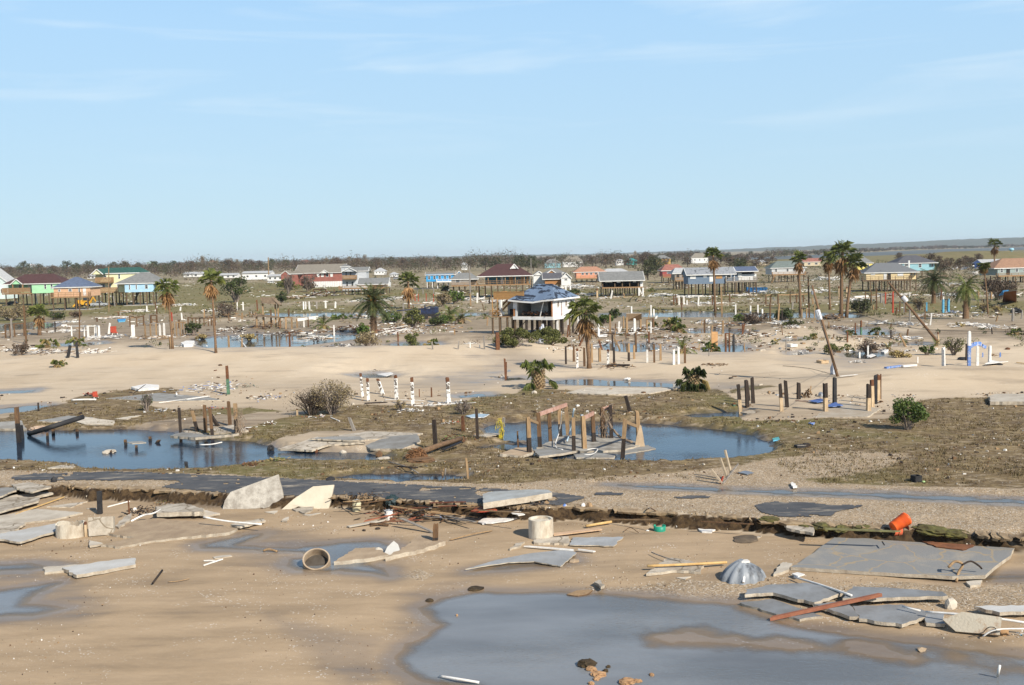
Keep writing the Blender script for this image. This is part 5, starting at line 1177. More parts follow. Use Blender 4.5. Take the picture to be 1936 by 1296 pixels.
# ------------------------------------------------------------------ posts, planks, slabs
WD = dict(
 brown=mk('brown_timber', (.17, .095, .045), (.085, .05, .028), 2, .9, .4, (4, 4, .6)), dark=mk('dark_timber', (.055, .038, .028), (.025, .02, .017), 2, .9, .4, (4, 4, .6)),
 tan=mk('tan_timber', (.37, .245, .13), (.23, .145, .075), 2, .85, .3, (4, 4, .6)), grey=mk('grey_timber', (.30, .27, .235), (.17, .15, .13), 2, .9, .4, (4, 4, .6)),
 white=mk('white_paint', (.80, .78, .73), (.62, .58, .52), 3, .7, .2, vary=.05), peel=mk('peeling_white', (.78, .76, .71), (.10, .075, .055), 3.2, .8, .4, lo=.50, hi=.56, vary=.05),
 rust=mk('rust_brown', (.17, .075, .032), (.09, .036, .02), 3, .9, .4), red=mk('red_paint', (.42, .065, .03), (.25, .04, .025), 3, .8, .2), green=mk('green_paint', (.10, .20, .12), (.05, .09, .06), 3, .8, .3),
 blue=mk('blue_paint', (.12, .22, .50), (.45, .46, .50), 3.5, .7, .2, lo=.5, hi=.6), cyan=mk('cyan_paint', (.13, .42, .60), (.09, .28, .42), 2, .7, .2), cream=mk('cream_wood', (.58, .44, .28), (.36, .25, .14), 2, .9, .3, (3, 3, .8)),
 pink=mk('pink_wood', (.48, .30, .235), (.32, .17, .12), 2, .85, .2, (1, 1, 1)), yellow=mk('yellow_mesh', (.62, .50, .03), (.30, .24, .05), 5, .8, .3), metal=mk('grey_metal', (.40, .42, .44), (.22, .23, .25), 2, .45, .1, metal=.5),
 black=mk('black_rubber', (.018, .018, .020), (.035, .033, .032), 2, .7, .2), wet=mk('wet_timber', (.03, .025, .022), (.015, .013, .012), 2, .5, .3))
CON = mk('broken_concrete', (.46, .405, .325), (.27, .225, .17), 1.1, .9, .6, bscale=12, lo=.42, hi=.66); CONG = mk('grey_concrete', (.285, .28, .26), (.20, .185, .16), .8, .85, .3, bscale=10)
CONL = mk('pale_concrete', (.56, .50, .405), (.42, .36, .28), .8, .9, .4, bscale=12); CONE = mk('concrete_edge', (.50, .44, .345), (.33, .27, .20), 2.5, .95, .5); SANDY = mk('sandy_slab', (.42, .315, .205), (.31, .225, .145), 1.2, .95, .5, bscale=9)
STY = dict(brown=('brown', 'brown', 1), dark=('dark', 'dark', 1), tan=('tan', 'tan', 1), white=('white', 'white', 1), whitetop=('peel', 'rust', .86), darktan=('cream', 'dark', .5), tandark=('dark', 'tan', .5), grey=('grey', 'grey', 1), red=('red', 'red', 1),
 green=('green', 'rust', .55), blue=('blue', 'blue', 1), cyan=('cyan', 'cyan', 1), rust=('rust', 'rust', 1), wet=('wet', 'brown', .55), browndark=('dark', 'brown', .35), bluewhite=('blue', 'white', .62), cream=('cream', 'rust', .8), black=('black', 'black', 1))
_prn = random.Random(77)
def post(px, by, ty, w, sty, lean=0, name='piling', rnd=False, sink=1.2, b=None, back=0.):
    """timber standing in the ground: photo pixel of its foot, of its top, and its width"""
    b = b or G(px, by); s = S(b); H = (by-ty)*s; W_ = max(w*s*.88, .05); lo, up, sp = STY[sty]; r = _prn; mb = MB(); n = 5; L = lean*s
    zs = sorted({-sink, 0., H*sp if sp < 1 else H*.5, H*.78, H}); prev = None; ang = r.uniform(-.35, .35)
    sides = 8 if rnd else 4
    for i, z in enumerate(zs):
        k = z/H; ww = W_*(1-.10*max(k, 0))*r.uniform(.95, 1.05); ring = []
        for q in range(sides):
            a = ang+math.pi/sides+q*2*math.pi/sides; rr = ww*(.72 if sides == 4 else .52)
            ring.append(Vector((L*k+math.cos(a)*rr, back*max(k, 0)+math.sin(a)*rr, z+(r.uniform(-.35, .35)*W_ if i == len(zs)-1 else 0))))
        o = len(mb.v); mb.v += [tuple(p) for p in ring]
        if i:
            m = 1 if z > H*sp+1e-6 else 0
            for q in range(sides): mb.f.append((o-sides+q, o-sides+(q+1) % sides, o+(q+1) % sides, o+q)); mb.m.append(m)
        if i == len(zs)-1: mb.f.append(tuple(o+q for q in range(sides))); mb.m.append(1)
    return mb.build(name, [WD[lo], WD[up]], None, loc=b)
def cluster(fmt, group, L, cat='post', name='piling', **kw):
    """posts of one group; each label counts from the left"""
    xs = sorted(t[0] for t in L)
    for t in L:
        o = post(*t, name=name, **kw); i = xs.index(t[0])
        tag(o, fmt % ORD[i] if '%s' in fmt else fmt, cat, group)
def wpt(p):
    """(px, py[, lift m]) -> the world point seen there, lifted above the ground"""
    g = G(p[0], p[1]); lift = p[2] if len(p) > 2 else 0.0
    if lift: g = onz(p[0], p[1], g.z+lift)
    return g
def plank(a, c, w, mat, label, cat='plank', name='plank', th=.06, group=None, lift=.05):
    A, B_ = wpt(a), wpt(c); A.z += lift; B_.z += lift; m = (A+B_)/2; s = S(m); mb = MB(); r = _prn; n = 4
    d = B_-A; x = d.cross(Vector((0, 0, 1))).normalized()*w*s/2
    for i in range(n):
        p, q = A-m+d*(i/n), A-m+d*((i+1)/n); j = x*r.uniform(.92, 1.08)
    vs = []; e0, e1 = r.uniform(-.15, .15), r.uniform(-.15, .15)
    top = [A-m-x+d.normalized()*e0, B_-m-x+d.normalized()*e1, B_-m+x-d.normalized()*e1, A-m+x-d.normalized()*e0]; mb.prism(top, th)
    return tag(mb.build(name, mat, None, loc=m), label, cat, group)
def pipe(pts, rad, mat, label, cat='pipe', name='pipe', lift=.06, group=None, n=8):
    P = [wpt(p) for p in pts]; m = sum(P, Vector())/len(P); s = S(m); mb = MB()
    Q = [p-m+Vector((0, 0, lift)) for p in P]
    if len(Q) > 2:
        R_ = []
        for i in range(len(Q)-1):
            p0, p1, p2, p3 = Q[max(i-1, 0)], Q[i], Q[i+1], Q[min(i+2, len(Q)-1)]
            for k in range(4): t = k/4; R_.append(.5*((2*p1)+(p2-p0)*t+(2*p0-5*p1+4*p2-p3)*t*t+(3*p1-p0-3*p2+p3)*t**3))
        Q = R_+[Q[-1]]
    mb.tube(Q, rad*s, n); return tag(mb.build(name, mat, None, True, loc=m), label, cat, group)
def ragged(P, j, step, r):
    out = []
    for i in range(len(P)):
        a, c = P[i], P[(i+1) % len(P)]; n = max(1, int((c-a).length/step)); pr = (c-a).cross(Vector((0, 0, 1)))
        if pr.length > 0: pr.normalize()
        for k in range(n):
            q = a.lerp(c, k/n); out.append(q+pr*(r.uniform(-j, j) if k else r.uniform(-j, j)*.3)+(c-a).normalized()*(r.uniform(-.3, .3)*step if k else 0)*.6)
    return out
def slab(pts, th, mat, label, cat='slab', name='concrete_slab', edge=None, j=.07, step=.24, lift=.04, group=None, flat=True, z0=None):
    """broken plate: photo pixels of its upper outline with the lift of each corner above the ground"""
    r = _prn; P = [wpt(p) for p in pts] if z0 is None else [onz(p[0], p[1], z0) for p in pts]; n = len(P)
    # keep it a plane: fit z = a x + b y + c through the corners
    A = np.array([[p.x, p.y, 1] for p in P]); z = np.array([p.z for p in P]); co = np.linalg.lstsq(A, z, rcond=None)[0]
    if max(abs(co[0]), abs(co[1])) > .22 and flat: zm = float(np.mean(z)); P = [onz(p[0], p[1], zm) for p in pts]; co = (0, 0, zm)
    steep = not flat
    if not steep: P = [Vector((p.x, p.y, float(np.dot(co, (p.x, p.y, 1))))) for p in P]
    m = sum(P, Vector())/n; m.z = min(p.z for p in P)
    Q = ragged([p-m+Vector((0, 0, lift)) for p in P], j, step, r) if not steep else [p-m+Vector((0, 0, lift)) for p in P]
    mb = MB(); mb.prism(Q, th, 0, 1); return tag(mb.build(name, [mat, edge or CONE], None, loc=m), label, cat, group)
def rock(px, py, w, h, mat, label, name='rock', cat='rock', seed=1, group=None, sub=2):
    b = G(px, py); s = S(b); r = random.Random(seed); bm = bmesh.new(); bmesh.ops.create_icosphere(bm, subdivisions=sub, radius=.5)
    for v in bm.verts: v.co *= r.uniform(.78, 1.15); v.co.x *= w*s; v.co.y *= w*s*.8; v.co.z *= h*s*1.6
    me = bpy.data.meshes.new(name); bm.to_mesh(me); bm.free(); me.materials.append(mat)
    o = bpy.data.objects.new(name, me); COL.objects.link(o); o.location = b+Vector((0, 0, h*s*.2)); o.rotation_euler.z = r.uniform(0, 6)
    return tag(o, label, cat, group)
def heap(px, py, w, h, mats, label, seed, n=40, cat='debris pile', name='debris_pile', group=None, flat=.5, lenf=.5, thin=.05):
    """tangled scrap lying together in one pile"""
    b = G(px, py); s = S(b); r = random.Random(seed); mb = MB(); hw = w*s/2; H = h*s
    for k in range(n):
        x = r.gauss(0, .42)*hw; y = r.gauss(0, .42)*hw*flat*1.6; t = max(0, 1-(x/hw)**2)
        p = Vector((x, y, r.uniform(.0, 1)*H*t*.7)); a = r.uniform(0, 6.283); L = hw*lenf*r.uniform(.2, 1.1); q = p+Vector((math.cos(a)*L, math.sin(a)*L, r.uniform(-.25, .35)*H)); q.z = max(q.z, .02)
        mb.bar(p, q, s*r.uniform(.5, 3.2)*(thin/.05), s*r.uniform(.25, 1.0)*(thin/.05), r.randrange(len(mats)))
    o = tag(mb.build(name, mats, None, loc=b), label, cat, group)
    if lenf < .23: o['kind'] = 'stuff'
    return o
# ---- pilings, row by row
cluster('%s white piling from left, rusty topped, beyond the leafy thicket', 'white pilings by the thicket', [(686,752,706,5.5,'whitetop',-3),(697,759,716,6,'whitetop',-1),(724,746,716,6,'whitetop',-9),(750,755,709,6,'whitetop',-1),(781,767,715,7,'whitetop',-1),(849,764,715,8,'whitetop',-2)])
cluster('%s piling from left on the sandy slab beside the green bush', 'pilings on the sandy slab at right', [(1400,783,728,7,'darktan',-4),(1413,770,720,7,'dark',-2),(1424,763,714,7,'dark',-2),(1416,758,719,5,'dark',-4),(1478,778,726,7,'darktan',-3),(1488,770,720,8,'dark',-3),(1510,755,724,7,'dark',0),(1561,778,726,8,'darktan',-1),(1578,763,714,7,'black',0),(1642,779,726,8,'darktan',0),(1649,772,719,7,'cream',-1),(1655,764,710,7,'black',0),(1661,757,709,6,'cream',0),(1665,755,708,3,'rust',0)])
cluster('%s dark piling from left rising from the left pond and its bank', 'pilings in the left pond', [(36,837,770,8,'wet',-1),(342,827,771,6,'dark',-1),(389,820,769,7,'brown',0),(402,828,768,7,'browndark',-3),(435,806,758,6,'brown',-1),(448,822,765,8,'tandark',-1)])
cluster('leaning stump on the left pond bank, %s from left of two', 'leaning stumps at the left pond', [(373,815,778,6,'tandark',-8),(412,806,784,7,'dark',-13)])
cluster('%s timber post from left on the broken slab in the round pond', 'posts of the ruined frame in the round pond', [(1001,864,790,9,'tandark',-1),(1021,849,781,9,'browndark',-2),(1041,838,781,8,'brown',-2),(1060,829,774,8,'tandark',-2),(1074,822,768,8,'tan',-3),(1085,858,789,8,'tandark',0),(1105,852,788,9,'tan',-2),(1123,839,778,8,'browndark',-2),(1141,831,772,9,'browndark',-2),(1156,832,766,8,'dark',-1),(1177,866,792,9,'tandark',6),(1208,838,778,8,'tan',-3)])
cluster('%s dark stub from left poking out of the blue left pond', 'stubs in the left pond', [(43,829,805,5,'black',-1),(90,830,819,5,'wet',0),(101,822,810,6,'wet',0),(146,821,812,5,'wet',0),(238,842,831,6,'wet',-1),(258,850,843,5,'wet',0),(284,834,826,6,'wet',0),(297,838,832,7,'wet',4),(353,885,872,7,'black',-1),(210,858,852,4,'wet',0)], name='stub')
cluster('%s rusty piling from left in the scattered row behind the dune palm', 'pilings behind the dune palm', [(1070,689,656,4,'dark'),(1085,684,653,4,'brown'),(1092,697,659,4.5,'whitetop'),(1105,693,658,4.5,'brown'),(1119,686,650,4,'tan'),(1134,684,658,5,'tan'),(1150,690,661,5,'whitetop'),(1161,688,657,4.5,'dark'),(1189,683,650,4,'tandark'),(1199,679,652,4,'tan'),(1224,686,661,4,'white'),(1237,686,652,4,'brown'),(1249,682,650,4.5,'tan'),(1274,690,661,5,'white'),(1283,689,656,5,'white'),(1295,687,655,4.5,'brown')])
cluster('%s dark piling from left beside the small pool behind the dune', 'dark pilings by the dune pool', [(1158,656,633,4,'dark'),(1202,660,630,4,'brown'),(1227,648,628,3.5,'rust'),(1332,630,605,4,'brown'),(1345,630,616,3.5,'tan',2),(1367,630,607,4,'tan'),(1403,634,612,3.5,'rust',5)])
cluster('%s slanting stump from left in the sand behind the dune', 'slanting stumps behind the dune', [(1095,655,638,4,'rust',8),(1138,662,645,4,'rust',-5),(1142,653,648,4,'dark',9),(1172,662,637,3.5,'tan',-11)])
cluster('%s post from left in the wrecked row right of the yellowing palm', 'posts of the wrecked row', [(1094,635,600,3.5,'white'),(1077,635,600,3.5,'brown'),(1132,636,606,4,'white'),(1154,632,596,3.5,'tan'),(1164,629,612,3,'brown'),(1171,631,608,4,'white'),(1185,632,601,4,'tan'),(1200,629,603,5,'white'),(1211,627,604,4,'tan'),(1179,625,598,3,'tan')])
cluster('%s white post from left along the far green channel', 'white posts along the channel', [(1194,594,580,3,'white'),(1231,597,578,3,'white'),(1236,597,585,3,'white'),(1240,603,600-2,4,'white',2),(1284,577,560,2.6,'white'),(1293,576,560,2.6,'white'),(1299,577,568,2.6,'white'),(1320,577,561,3.2,'white',1),(1391,599,577,3,'white'),(1419,596,578,3,'white'),(1433,597,577,3,'white'),(1441,610,585,3.4,'white'),(1347,577,560,2.6,'rust'),(1274,577,560,2.6,'rust')])
cluster('%s white post from left in the short row behind the broken deck', 'white posts behind the broken deck', [(574,586,571,2.6,'white'),(578,585,571,2.6,'white'),(585,585,571,2.8,'white'),(599,584,571,3.4,'grey'),(616,583,570,3.6,'white'),(634,583,571,3.4,'white',1),(278,590,579,2.8,'white'),(293,590,579,2.4,'white',5),(341,588,581,3,'white',1),(449,587,572,2.5,'white'),(460,587,571,2.5,'white')])
cluster('%s lone timber from left around the shallow left pool', 'timbers round the left pool', [(50,650,579,3.5,'brown',-1),(150,642,553,2,'brown',6),(23,640,602,3.5,'grey'),(322,661,637,3.4,'tan'),(433,660,635,3.2,'tan'),(458,658,640,2.5,'tan'),(548,656,628,3.5,'rust'),(632,636,615,2.6,'white'),(433,608,592,2,'brown'),(325,608,591,2.6,'red'),(546,594,585,2.6,'brown')])
cluster('%s small post from left on the sand before the wrecked house', 'small posts before the wrecked house', [(866,661,646,3,'grey',2),(889,658,647,2,'white'),(907,658,652,2,'white'),(916,660,634,3,'grey',-1),(818,660,646,2.8,'grey',-1)])
cluster('%s blackened twin stump under the orange fronded palm', 'blackened twin stumps', [(128,677,654,5,'black',6),(147,677,647,5,'black',-1)])
cluster('%s thin red post from left in the debris behind the big date palm', 'thin red posts', [(785,570,556,1.6,'red'),(791,570,556,1.6,'red'),(806,570,555,1.6,'red'),(820,571,556,1.6,'red')])
cluster('%s dark post from left in the row below the cream house', 'posts below the cream house', [(1636,573,552,2,'brown'),(1647,575,551,2,'brown'),(1657,586,545,3,'brown'),(1666,573,556,3,'grey'),(1674,575,553,2.4,'red'),(1688,592,552,3,'red'),(1701,592,570,3,'brown'),(1709,592,572,2,'grey'),(1530,598,524,3.2,'brown',-2),(1720,612,586,3,'grey'),(1749,606,584,2.6,'brown')])
cluster('%s stump from left around the small palms on the right dunes', 'stumps on the right dunes', [(1602,648,627,3,'rust'),(1617,634,611,2.6,'rust'),(1628,634,607,3.4,'green'),(1637,663,645,3,'rust',-1),(1713,656,632,4,'tan',-12),(1775,650,628,2.6,'cream',-2),(1827,682,650,3.4,'dark'),(1567,621,610,3,'tan'),(1456,609,575,3,'brown'),(1471,609,575,3.2,'tan',2),(1915,608,584,4,'grey')])
cluster('%s pale post from left near the fallen white boards on the right dune', 'pale posts on the right dune', [(1625,677,666,3.4,'white'),(1641,673,654,3.4,'white'),(1735,687,675,2.2,'white'),(1858,676,667,2,'blue'),(1891,676,667,3,'blue')])
cluster('%s lone weathered stump from left between pond and dune', 'lone stumps between pond and dune', [(432,746,692,6,'green',-1),(876,815,787,6,'rust',-1),(903,830,773,6,'dark',-1),(824,850,794,8,'dark',-2),(670,815,789,6,'grey',-9),(793,751,736,2,'rust'),(816,751,733,2.6,'rust'),(73,778,762,3,'dark'),(948,829,790,5,'grey',6),(980,850,815,3.4,'brown',-1),(956,718,678,4,'rust',-1),(941,662,630,8,'rust')])
# broken tops: tall pointed sticks
for px, by, ty, w, sty, ln, lb in ((885,905,866,4.5,'tan',-3,'sharp pale broken stake at the right end of the thin pond'),(837,899,893,3,'tan',0,'short pale stub standing in the thin pond'),(842,898,886,2.6,'grey',1,'thin grey stick standing in the thin pond'),(189,972,930,9,'black',1,'black pointed stump between the broken slabs at left'),(823,1030,990,11,'browndark',2,'dark square post on the sandy slab near the tilted tank'),(245,976,945,2.4,'rust',-1,'thin rusty rod standing among the broken slabs'),(1191,779,748,7,'dark',-8,'dark burnt palm stump on the olive flat by the concrete pad'),(1784,694,657,5.5,'white',-1,'lone white painted post on the crest of the right dune'),(890,570,503,2.4,'grey',-1,'tall grey utility pole in front of the small grey house'),(1365,592,543,3.6,'tan',-1,'tall broken tan pole right of the tall palm'),(508,532,487,1.8,'tan',1,'utility pole rising before the white warehouse'),(1005,550,489,1.8,'grey',0,'utility pole behind the teal house roof'),(1052,552,488,1.8,'grey',-1,'utility pole with crossarm behind the brown white house'),(206,590,505,1.6,'tan',4,'slim pole in front of the yellow house'),(1657,585,545,1.6,'brown',0,'thin dark pole before the cream house deck')):
    tag(post(px, by, ty, w, sty, ln, 'stake' if by-ty < 45 else 'pole'), lb, 'post' if by-ty < 45 else 'pole')
# ---- frames: posts joined by beams move as one thing
def frame(label, posts, beams, name='pier_frame', cat='frame', group=None, sty='brown', bm_='brown', bw=2.0):
    """posts: (px, base y, top y, width); beams join post tops i-j; both move as one thing"""
    c = posts[len(posts)//2]; b = G(c[0], c[1]); root = empty(name, b); tag(root, label, cat, group); tops = []
    for p in posts:
        g = G(p[0], p[1]); st_ = p[4] if len(p) > 4 else sty; o = post(p[0], p[1], p[2], p[3], st_, name='post', b=g); o.parent = root; o.location = g-b; tops.append(g-b+Vector((0, 0, (p[1]-p[2])*S(g))))
    for q in beams:
        i, j = q[0], q[1]; s = S(b); mb = MB(); mb.bar(tops[i]+Vector((0, 0, -bw*s*.4)), tops[j]+Vector((0, 0, -bw*s*.4)), bw*s*.6, bw*s); mb.build('beam', WD[q[2] if len(q) > 2 else bm_], root)
    return root
frame('low brown pier frame at the left edge behind the palm', [(11,640,614,2.6),(20,637,613,2.6),(28,637,612,2.6),(46,636,611,2.8)], [(0,1),(1,2),(2,3)])
frame('white wall frame of thin posts left of the red chair', [(136,636,616,2.6,'white'),(160,637,616,2.6,'white'),(167,639,616,3.6,'white'),(181,637,616,4,'white'),(188,638,616,3.6,'white')], [(0,1,'white'),(1,2,'white'),(2,3,'white'),(3,4,'white')])
frame('brown piling frame with a sagging top beam behind the white posts', [(246,618,597,2.6),(259,618,600,2.6),(272,616,597,2.6),(286,616,596,2.8),(297,616,596,3)], [(0,1),(1,2),(3,4)])
frame('tall grey capped pier frame left of the orange palm trunk', [(275,638,611,2.6,'tan'),(285,638,612,2.4,'tan'),(296,637,611,3,'tan'),(303,636,612,3.2,'white'),(311,636,612,3.4,'white'),(328,635,609,2.6,'tan')], [(0,1,'grey'),(1,2,'grey'),(2,3,'grey'),(3,4,'grey'),(4,5,'grey')])
frame('slender tan stud frame right of the orange palm trunk', [(334,636,609,2,'tan'),(341,635,609,2,'tan'),(346,634,609,2,'tan'),(351,634,609,2.2,'tan')], [(0,1,'tan'),(1,2,'tan'),(2,3,'tan')])
frame('long row of brown pilings under one beam behind the tall palm', [(356,616,600,2.2),(364,616,601,2.2),(371,616,601,2.4),(378,616,601,2.2),(386,617,601,2.4),(394,617,601,2.2),(400,616,600,2.2),(407,616,600,2.4)], [(i,i+1) for i in range(7)])
frame('brown post and beam frame below the broken deck, left', [(485,617,597,3),(499,618,596,3.6),(513,617,596,3.2)], [(0,1),(1,2)])
frame('tan post frame with diagonal planks right of the broken deck', [(530,620,600,3.2,'tan'),(541,622,600,3.6,'tan'),(552,622,600,3.2,'tan')], [(0,1,'tan'),(1,2,'tan')])
frame('white topped frame with a long pale fascia board', [(562,620,603,3,'tan'),(575,619,602,3,'white'),(583,619,600,3,'brown'),(601,617,598,2.8,'grey')], [(0,1,'white'),(1,2,'white'),(2,3,'white')], bw=5)
frame('dark post frame far behind the white posts', [(593,558,547,2.2),(605,558,547,2.2),(617,558,547,2.2),(632,558,547,2.2)], [(0,1),(1,2)])
frame('pale grey bench like frame behind the fan palm', [(778,556,546,2,'grey'),(789,556,546,2,'grey'),(800,556,545,2,'grey'),(820,556,545,2,'grey')], [(0,1,'grey'),(1,2,'grey'),(2,3,'grey')])
frame('rusty leaning portal frame at the right pool', [(1372,666,630,3.4,'rust'),(1379,664,630,3,'rust'),(1387,663,632,4,'black')], [(0,1,'rust'),(1,2,'tan')])
frame('long dark timber frame left of the thin palm trunk', [(1448,576,558,2.6),(1457,574,557,2.6),(1471,575,557,2.6),(1494,574,557,2.6),(1506,573,556,2.6),(1519,572,556,2.4),(1529,572,555,2.4)], [(i,i+1,'tan') for i in range(6)])
frame('broken tan fence frame behind the wrecked posts', [(1706-190,600,582,2.4,'tan'),(1525,602,583,2.4,'tan'),(1540,606,577,2.4,'tan')], [(0,1,'tan')])
frame('pair of leaning dark posts with a sagging cross plank', [(1223,626,604,3.4,'tan'),(1235,624,602,4,'brown')], [(0,1,'brown')])
# timber frames standing on the slab in the round pond
def px_beam(a, c, ha, hc, w, mat, label, name='beam', cat='beam'):
    A, B_ = G(*a), G(*c); A.z += ha*S(A); B_.z += hc*S(B_); m = (A+B_)/2; mb = MB(); mb.bar(A-m, B_-m, w*S(m)*.5, w*S(m)); return tag(mb.build(name, mat, None, loc=m), label, cat)
px_beam((1021,849),(1072,822),66,57,7,WD['pink'],'pale pink header beam across the left posts in the round pond')
px_beam((1105,852),(1123,839),62,58,7,WD['pink'],'short pink header beam across the middle posts in the round pond')
px_beam((1141,831),(1158,830),57,62,7,WD['pink'],'frayed pink beam wrapped in netting on the right posts')
px_beam((1004,862),(1018,850),68,50,5,WD['tan'],'slanting tan brace at the leftmost pond post')
px_beam((1180,866),(1204,840),70,34,6,WD['tan'],'slanting tan brace between the two rightmost pond posts')
# ------------------------------------------------------------------ beach and pond objects
# left slab field
LS = 'broken slabs at the left of the beach'
def bslab(pts, lb, mat=CON, th=.11, lift=.10, **k): return slab(pts, th, mat, lb, lift=lift*.8, group=k.pop('group', LS), **k)
bslab([(-40,918),(0,923),(38,931),(0,946),(-40,955)], 'grey slab tip at the left edge nearest the road', CONG, lift=.3)
bslab([(20,922),(57,918),(97,926),(62,936),(38,931)], 'tan slab corner lying farthest back beside the dark box', lift=.25)
bslab([(-30,951),(0,944),(62,936),(88,932),(101,937),(62,947),(0,951)], 'long thin tan slab below the grey slab tip', CONL, lift=.2)
bslab([(-40,953),(0,951),(75,950),(73,958),(0,979),(-40,990)], 'grey tan slab with a deep shadow under its front edge', CON, lift=.42)
bslab([(-40,988),(0,979),(70,966),(157,973),(103,986),(0,998),(-40,1000)], 'wide pale slab narrowing to a point toward the black stump', CONL, lift=.15)
bslab([(-30,993),(0,993),(49,996),(28,1010),(0,1016),(-30,1016)], 'small grey slab wedge at the left edge above the whitest slab', CON, lift=.25)
bslab([(-40,1022),(0,1017),(106,998),(107,1012),(39,1033),(0,1028),(-40,1030)], 'whitish smooth slab running up to the broken concrete ring', mk('white_concrete', (.52, .51, .48), (.42, .40, .36), .7, .8, .2), lift=.3)
bslab([(88,960),(165,950),(134,961)], 'thin triangular slab left of the black stump', CON, lift=.08)
bslab([(294,972),(349,965),(387,976),(385,982),(297,984)], 'thick grey slab propped above the big sandy slab', CON, .25, .55)
bslab([(358,964),(416,976),(387,982),(350,968)], 'narrow pale slab sliver behind the propped slab', CONL, lift=.2)
bslab([(295,951),(340,956),(362,963),(330,966)], 'thin sunken slab in front of the road edge wrack', CON, lift=.05)
bslab([(191,1012),(248,991),(297,984),(398,992),(449,1004),(434,1012),(292,1026),(227,1038),(191,1035),(253,1020)], 'largest sandy slab sloping into the sand at left', SANDY, .2, .16, j=.09)
bslab([(168,1027),(195,1033),(170,1038)], 'small white concrete triangle at the tip of the sandy slab', CONL, lift=.2)
bslab([(436,999),(498,988),(503,992),(455,1004)], 'thin slab with the white pipe resting on its right end', CON, lift=.3)
bslab([(83,1077),(191,1068),(190,1080),(120,1083),(85,1087)], 'tan slab half under the grey slab in the lower left', CONL, lift=.14)
bslab([(118,1081),(195,1069),(256,1063),(257,1075),(200,1086),(145,1096)], 'light grey slab with rough edge alone in the lower left', mk('white_concrete', (.52, .51, .48)), .16, .26)
bslab([(402,1055),(435,1051),(439,1053),(405,1058)], 'small grey flake of concrete by the white sticks', CON, lift=.06)
def ring_tank(px, py, w, h, label, mat, tilt=0, th=.09, open_top=True, name='concrete_ring', broken=0., seed=1, sx=1.0):
    """a concrete ring or tank: outer and inner wall, rim, floor"""
    b = G(px, py); s = S(b); ra = w*s/2; H = h*s; mb = MB(); n = 40; r = random.Random(seed); ri = ra-th*1.0
    hs = [H*(1-broken*(.5+.5*math.sin(3*2*math.pi*k/n+seed))*r.uniform(.3, 1)) for k in range(n)]
    rings = [[Vector((math.cos(2*math.pi*k/n)*q, math.sin(2*math.pi*k/n)*q*sx, z if z is not None else hs[k])) for k in range(n)] for q, z in ((ra*1.02, -.4), (ra, H*.5), (ra*.985, None), (ri, None), (ri, .05 if open_top else H*.9))]
    for R_ in rings: mb.v += [tuple(p) for p in R_]
    for a in range(4):
        for k in range(n): mb.f.append((a*n+k, a*n+(k+1) % n, (a+1)*n+(k+1) % n, (a+1)*n+k)); mb.m.append(0)
    mb.f.append(tuple(4*n+k for k in range(n))); mb.m.append(1 if open_top else 0)
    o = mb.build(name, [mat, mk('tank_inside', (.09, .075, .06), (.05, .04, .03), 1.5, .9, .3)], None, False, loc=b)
    if tilt: o.rotation_euler = (R(tilt), 0, R(8))
    return tag(o, label, 'tank')
M_TANK = mk('stained_concrete', (.60, .54, .43), (.36, .29, .21), 1.6, .9, .4, (1, 1, .5), lo=.42, hi=.66, bscale=10)
ring_tank(134,1014,54,27,'broken whitish concrete ring between the slabs at the left', M_TANK, broken=.22, seed=3, sx=.8)
ring_tank(599,1069,52,19,'tilted open concrete tank with round mouth in the small puddle', mk('brown_stained_tank', (.46, .36, .25), (.28, .20, .13), 1.6, .9, .4), tilt=36, th=.08)
ring_tank(1023,1016,47,36,'closed concrete cylinder standing on the sand like a drum', M_TANK, open_top=False, th=.12)
slab([(168,1016,.0),(215,1012,.0),(214,978,.95),(166,980,.95)], .45, CON, 'square concrete block standing on edge right of the broken ring', flat=False, group=LS)
tag(post(163,1015,986,5,'cream',0,'stake'), 'pale stub squeezed between the broken ring and the block', 'post')
slab([(218,1003),(236,985),(250,978),(243,993),(225,1006)], .2, CON, 'small tilted concrete shard right of the block', lift=.25, group=LS)
def shard(px, py, w, h, label, mat, lean=.3, name='slab_shard', pts=None, th=.22):
    """slab standing up in the sand, outline in photo pixels relative to px, py (foot)"""
    b = G(px, py); s = S(b); mb = MB(); P = [Vector(((x-px)*s, (py-y)*s*lean, (py-y)*s*1.03-.05)) for x, y in pts]
    Q = ragged(P, .03, .35, _prn); n = len(Q); nrm = Vector((0, -1, lean)).normalized(); B_ = [p-nrm*th for p in Q]
    mb.add(Q+B_, [tuple(range(n)), tuple(range(2*n-1, n-1, -1))], 0); mb.add(Q+B_, [(i, (i+1) % n, (i+1) % n+n, i+n) for i in range(n)], 1)
    bm = bmesh.new(); me = bpy.data.meshes.new(name); me.from_pydata(mb.v, [], mb.f); me.polygons.foreach_set('material_index', mb.m); bm.from_mesh(me); bmesh.ops.recalc_face_normals(bm, faces=bm.faces); bm.to_mesh(me); bm.free()
    for m in (mat, CONE): me.materials.append(m)
    o = bpy.data.objects.new(name, me); COL.objects.link(o); o.location = b; return tag(o, label, 'slab')
shard(480,962,0,0,'big grey pebbled slab propped up beside the road edge', mk('pebbled_concrete', (.44, .405, .345), (.27, .24, .20), 2.2, .95, .6, lo=.4, hi=.62, bscale=16), .35, pts=[(420,963),(424,946),(434,931),(480,916),(524,902),(531,925),(538,952),(514,964)])
shard(580,962,0,0,'smooth cream slab propped up right of the pebbled slab', mk('cream_concrete', (.66, .59, .455), (.56, .48, .36), .8, .85, .25), .35, pts=[(531,964),(555,945),(591,924),(631,922),(627,942),(621,964)])
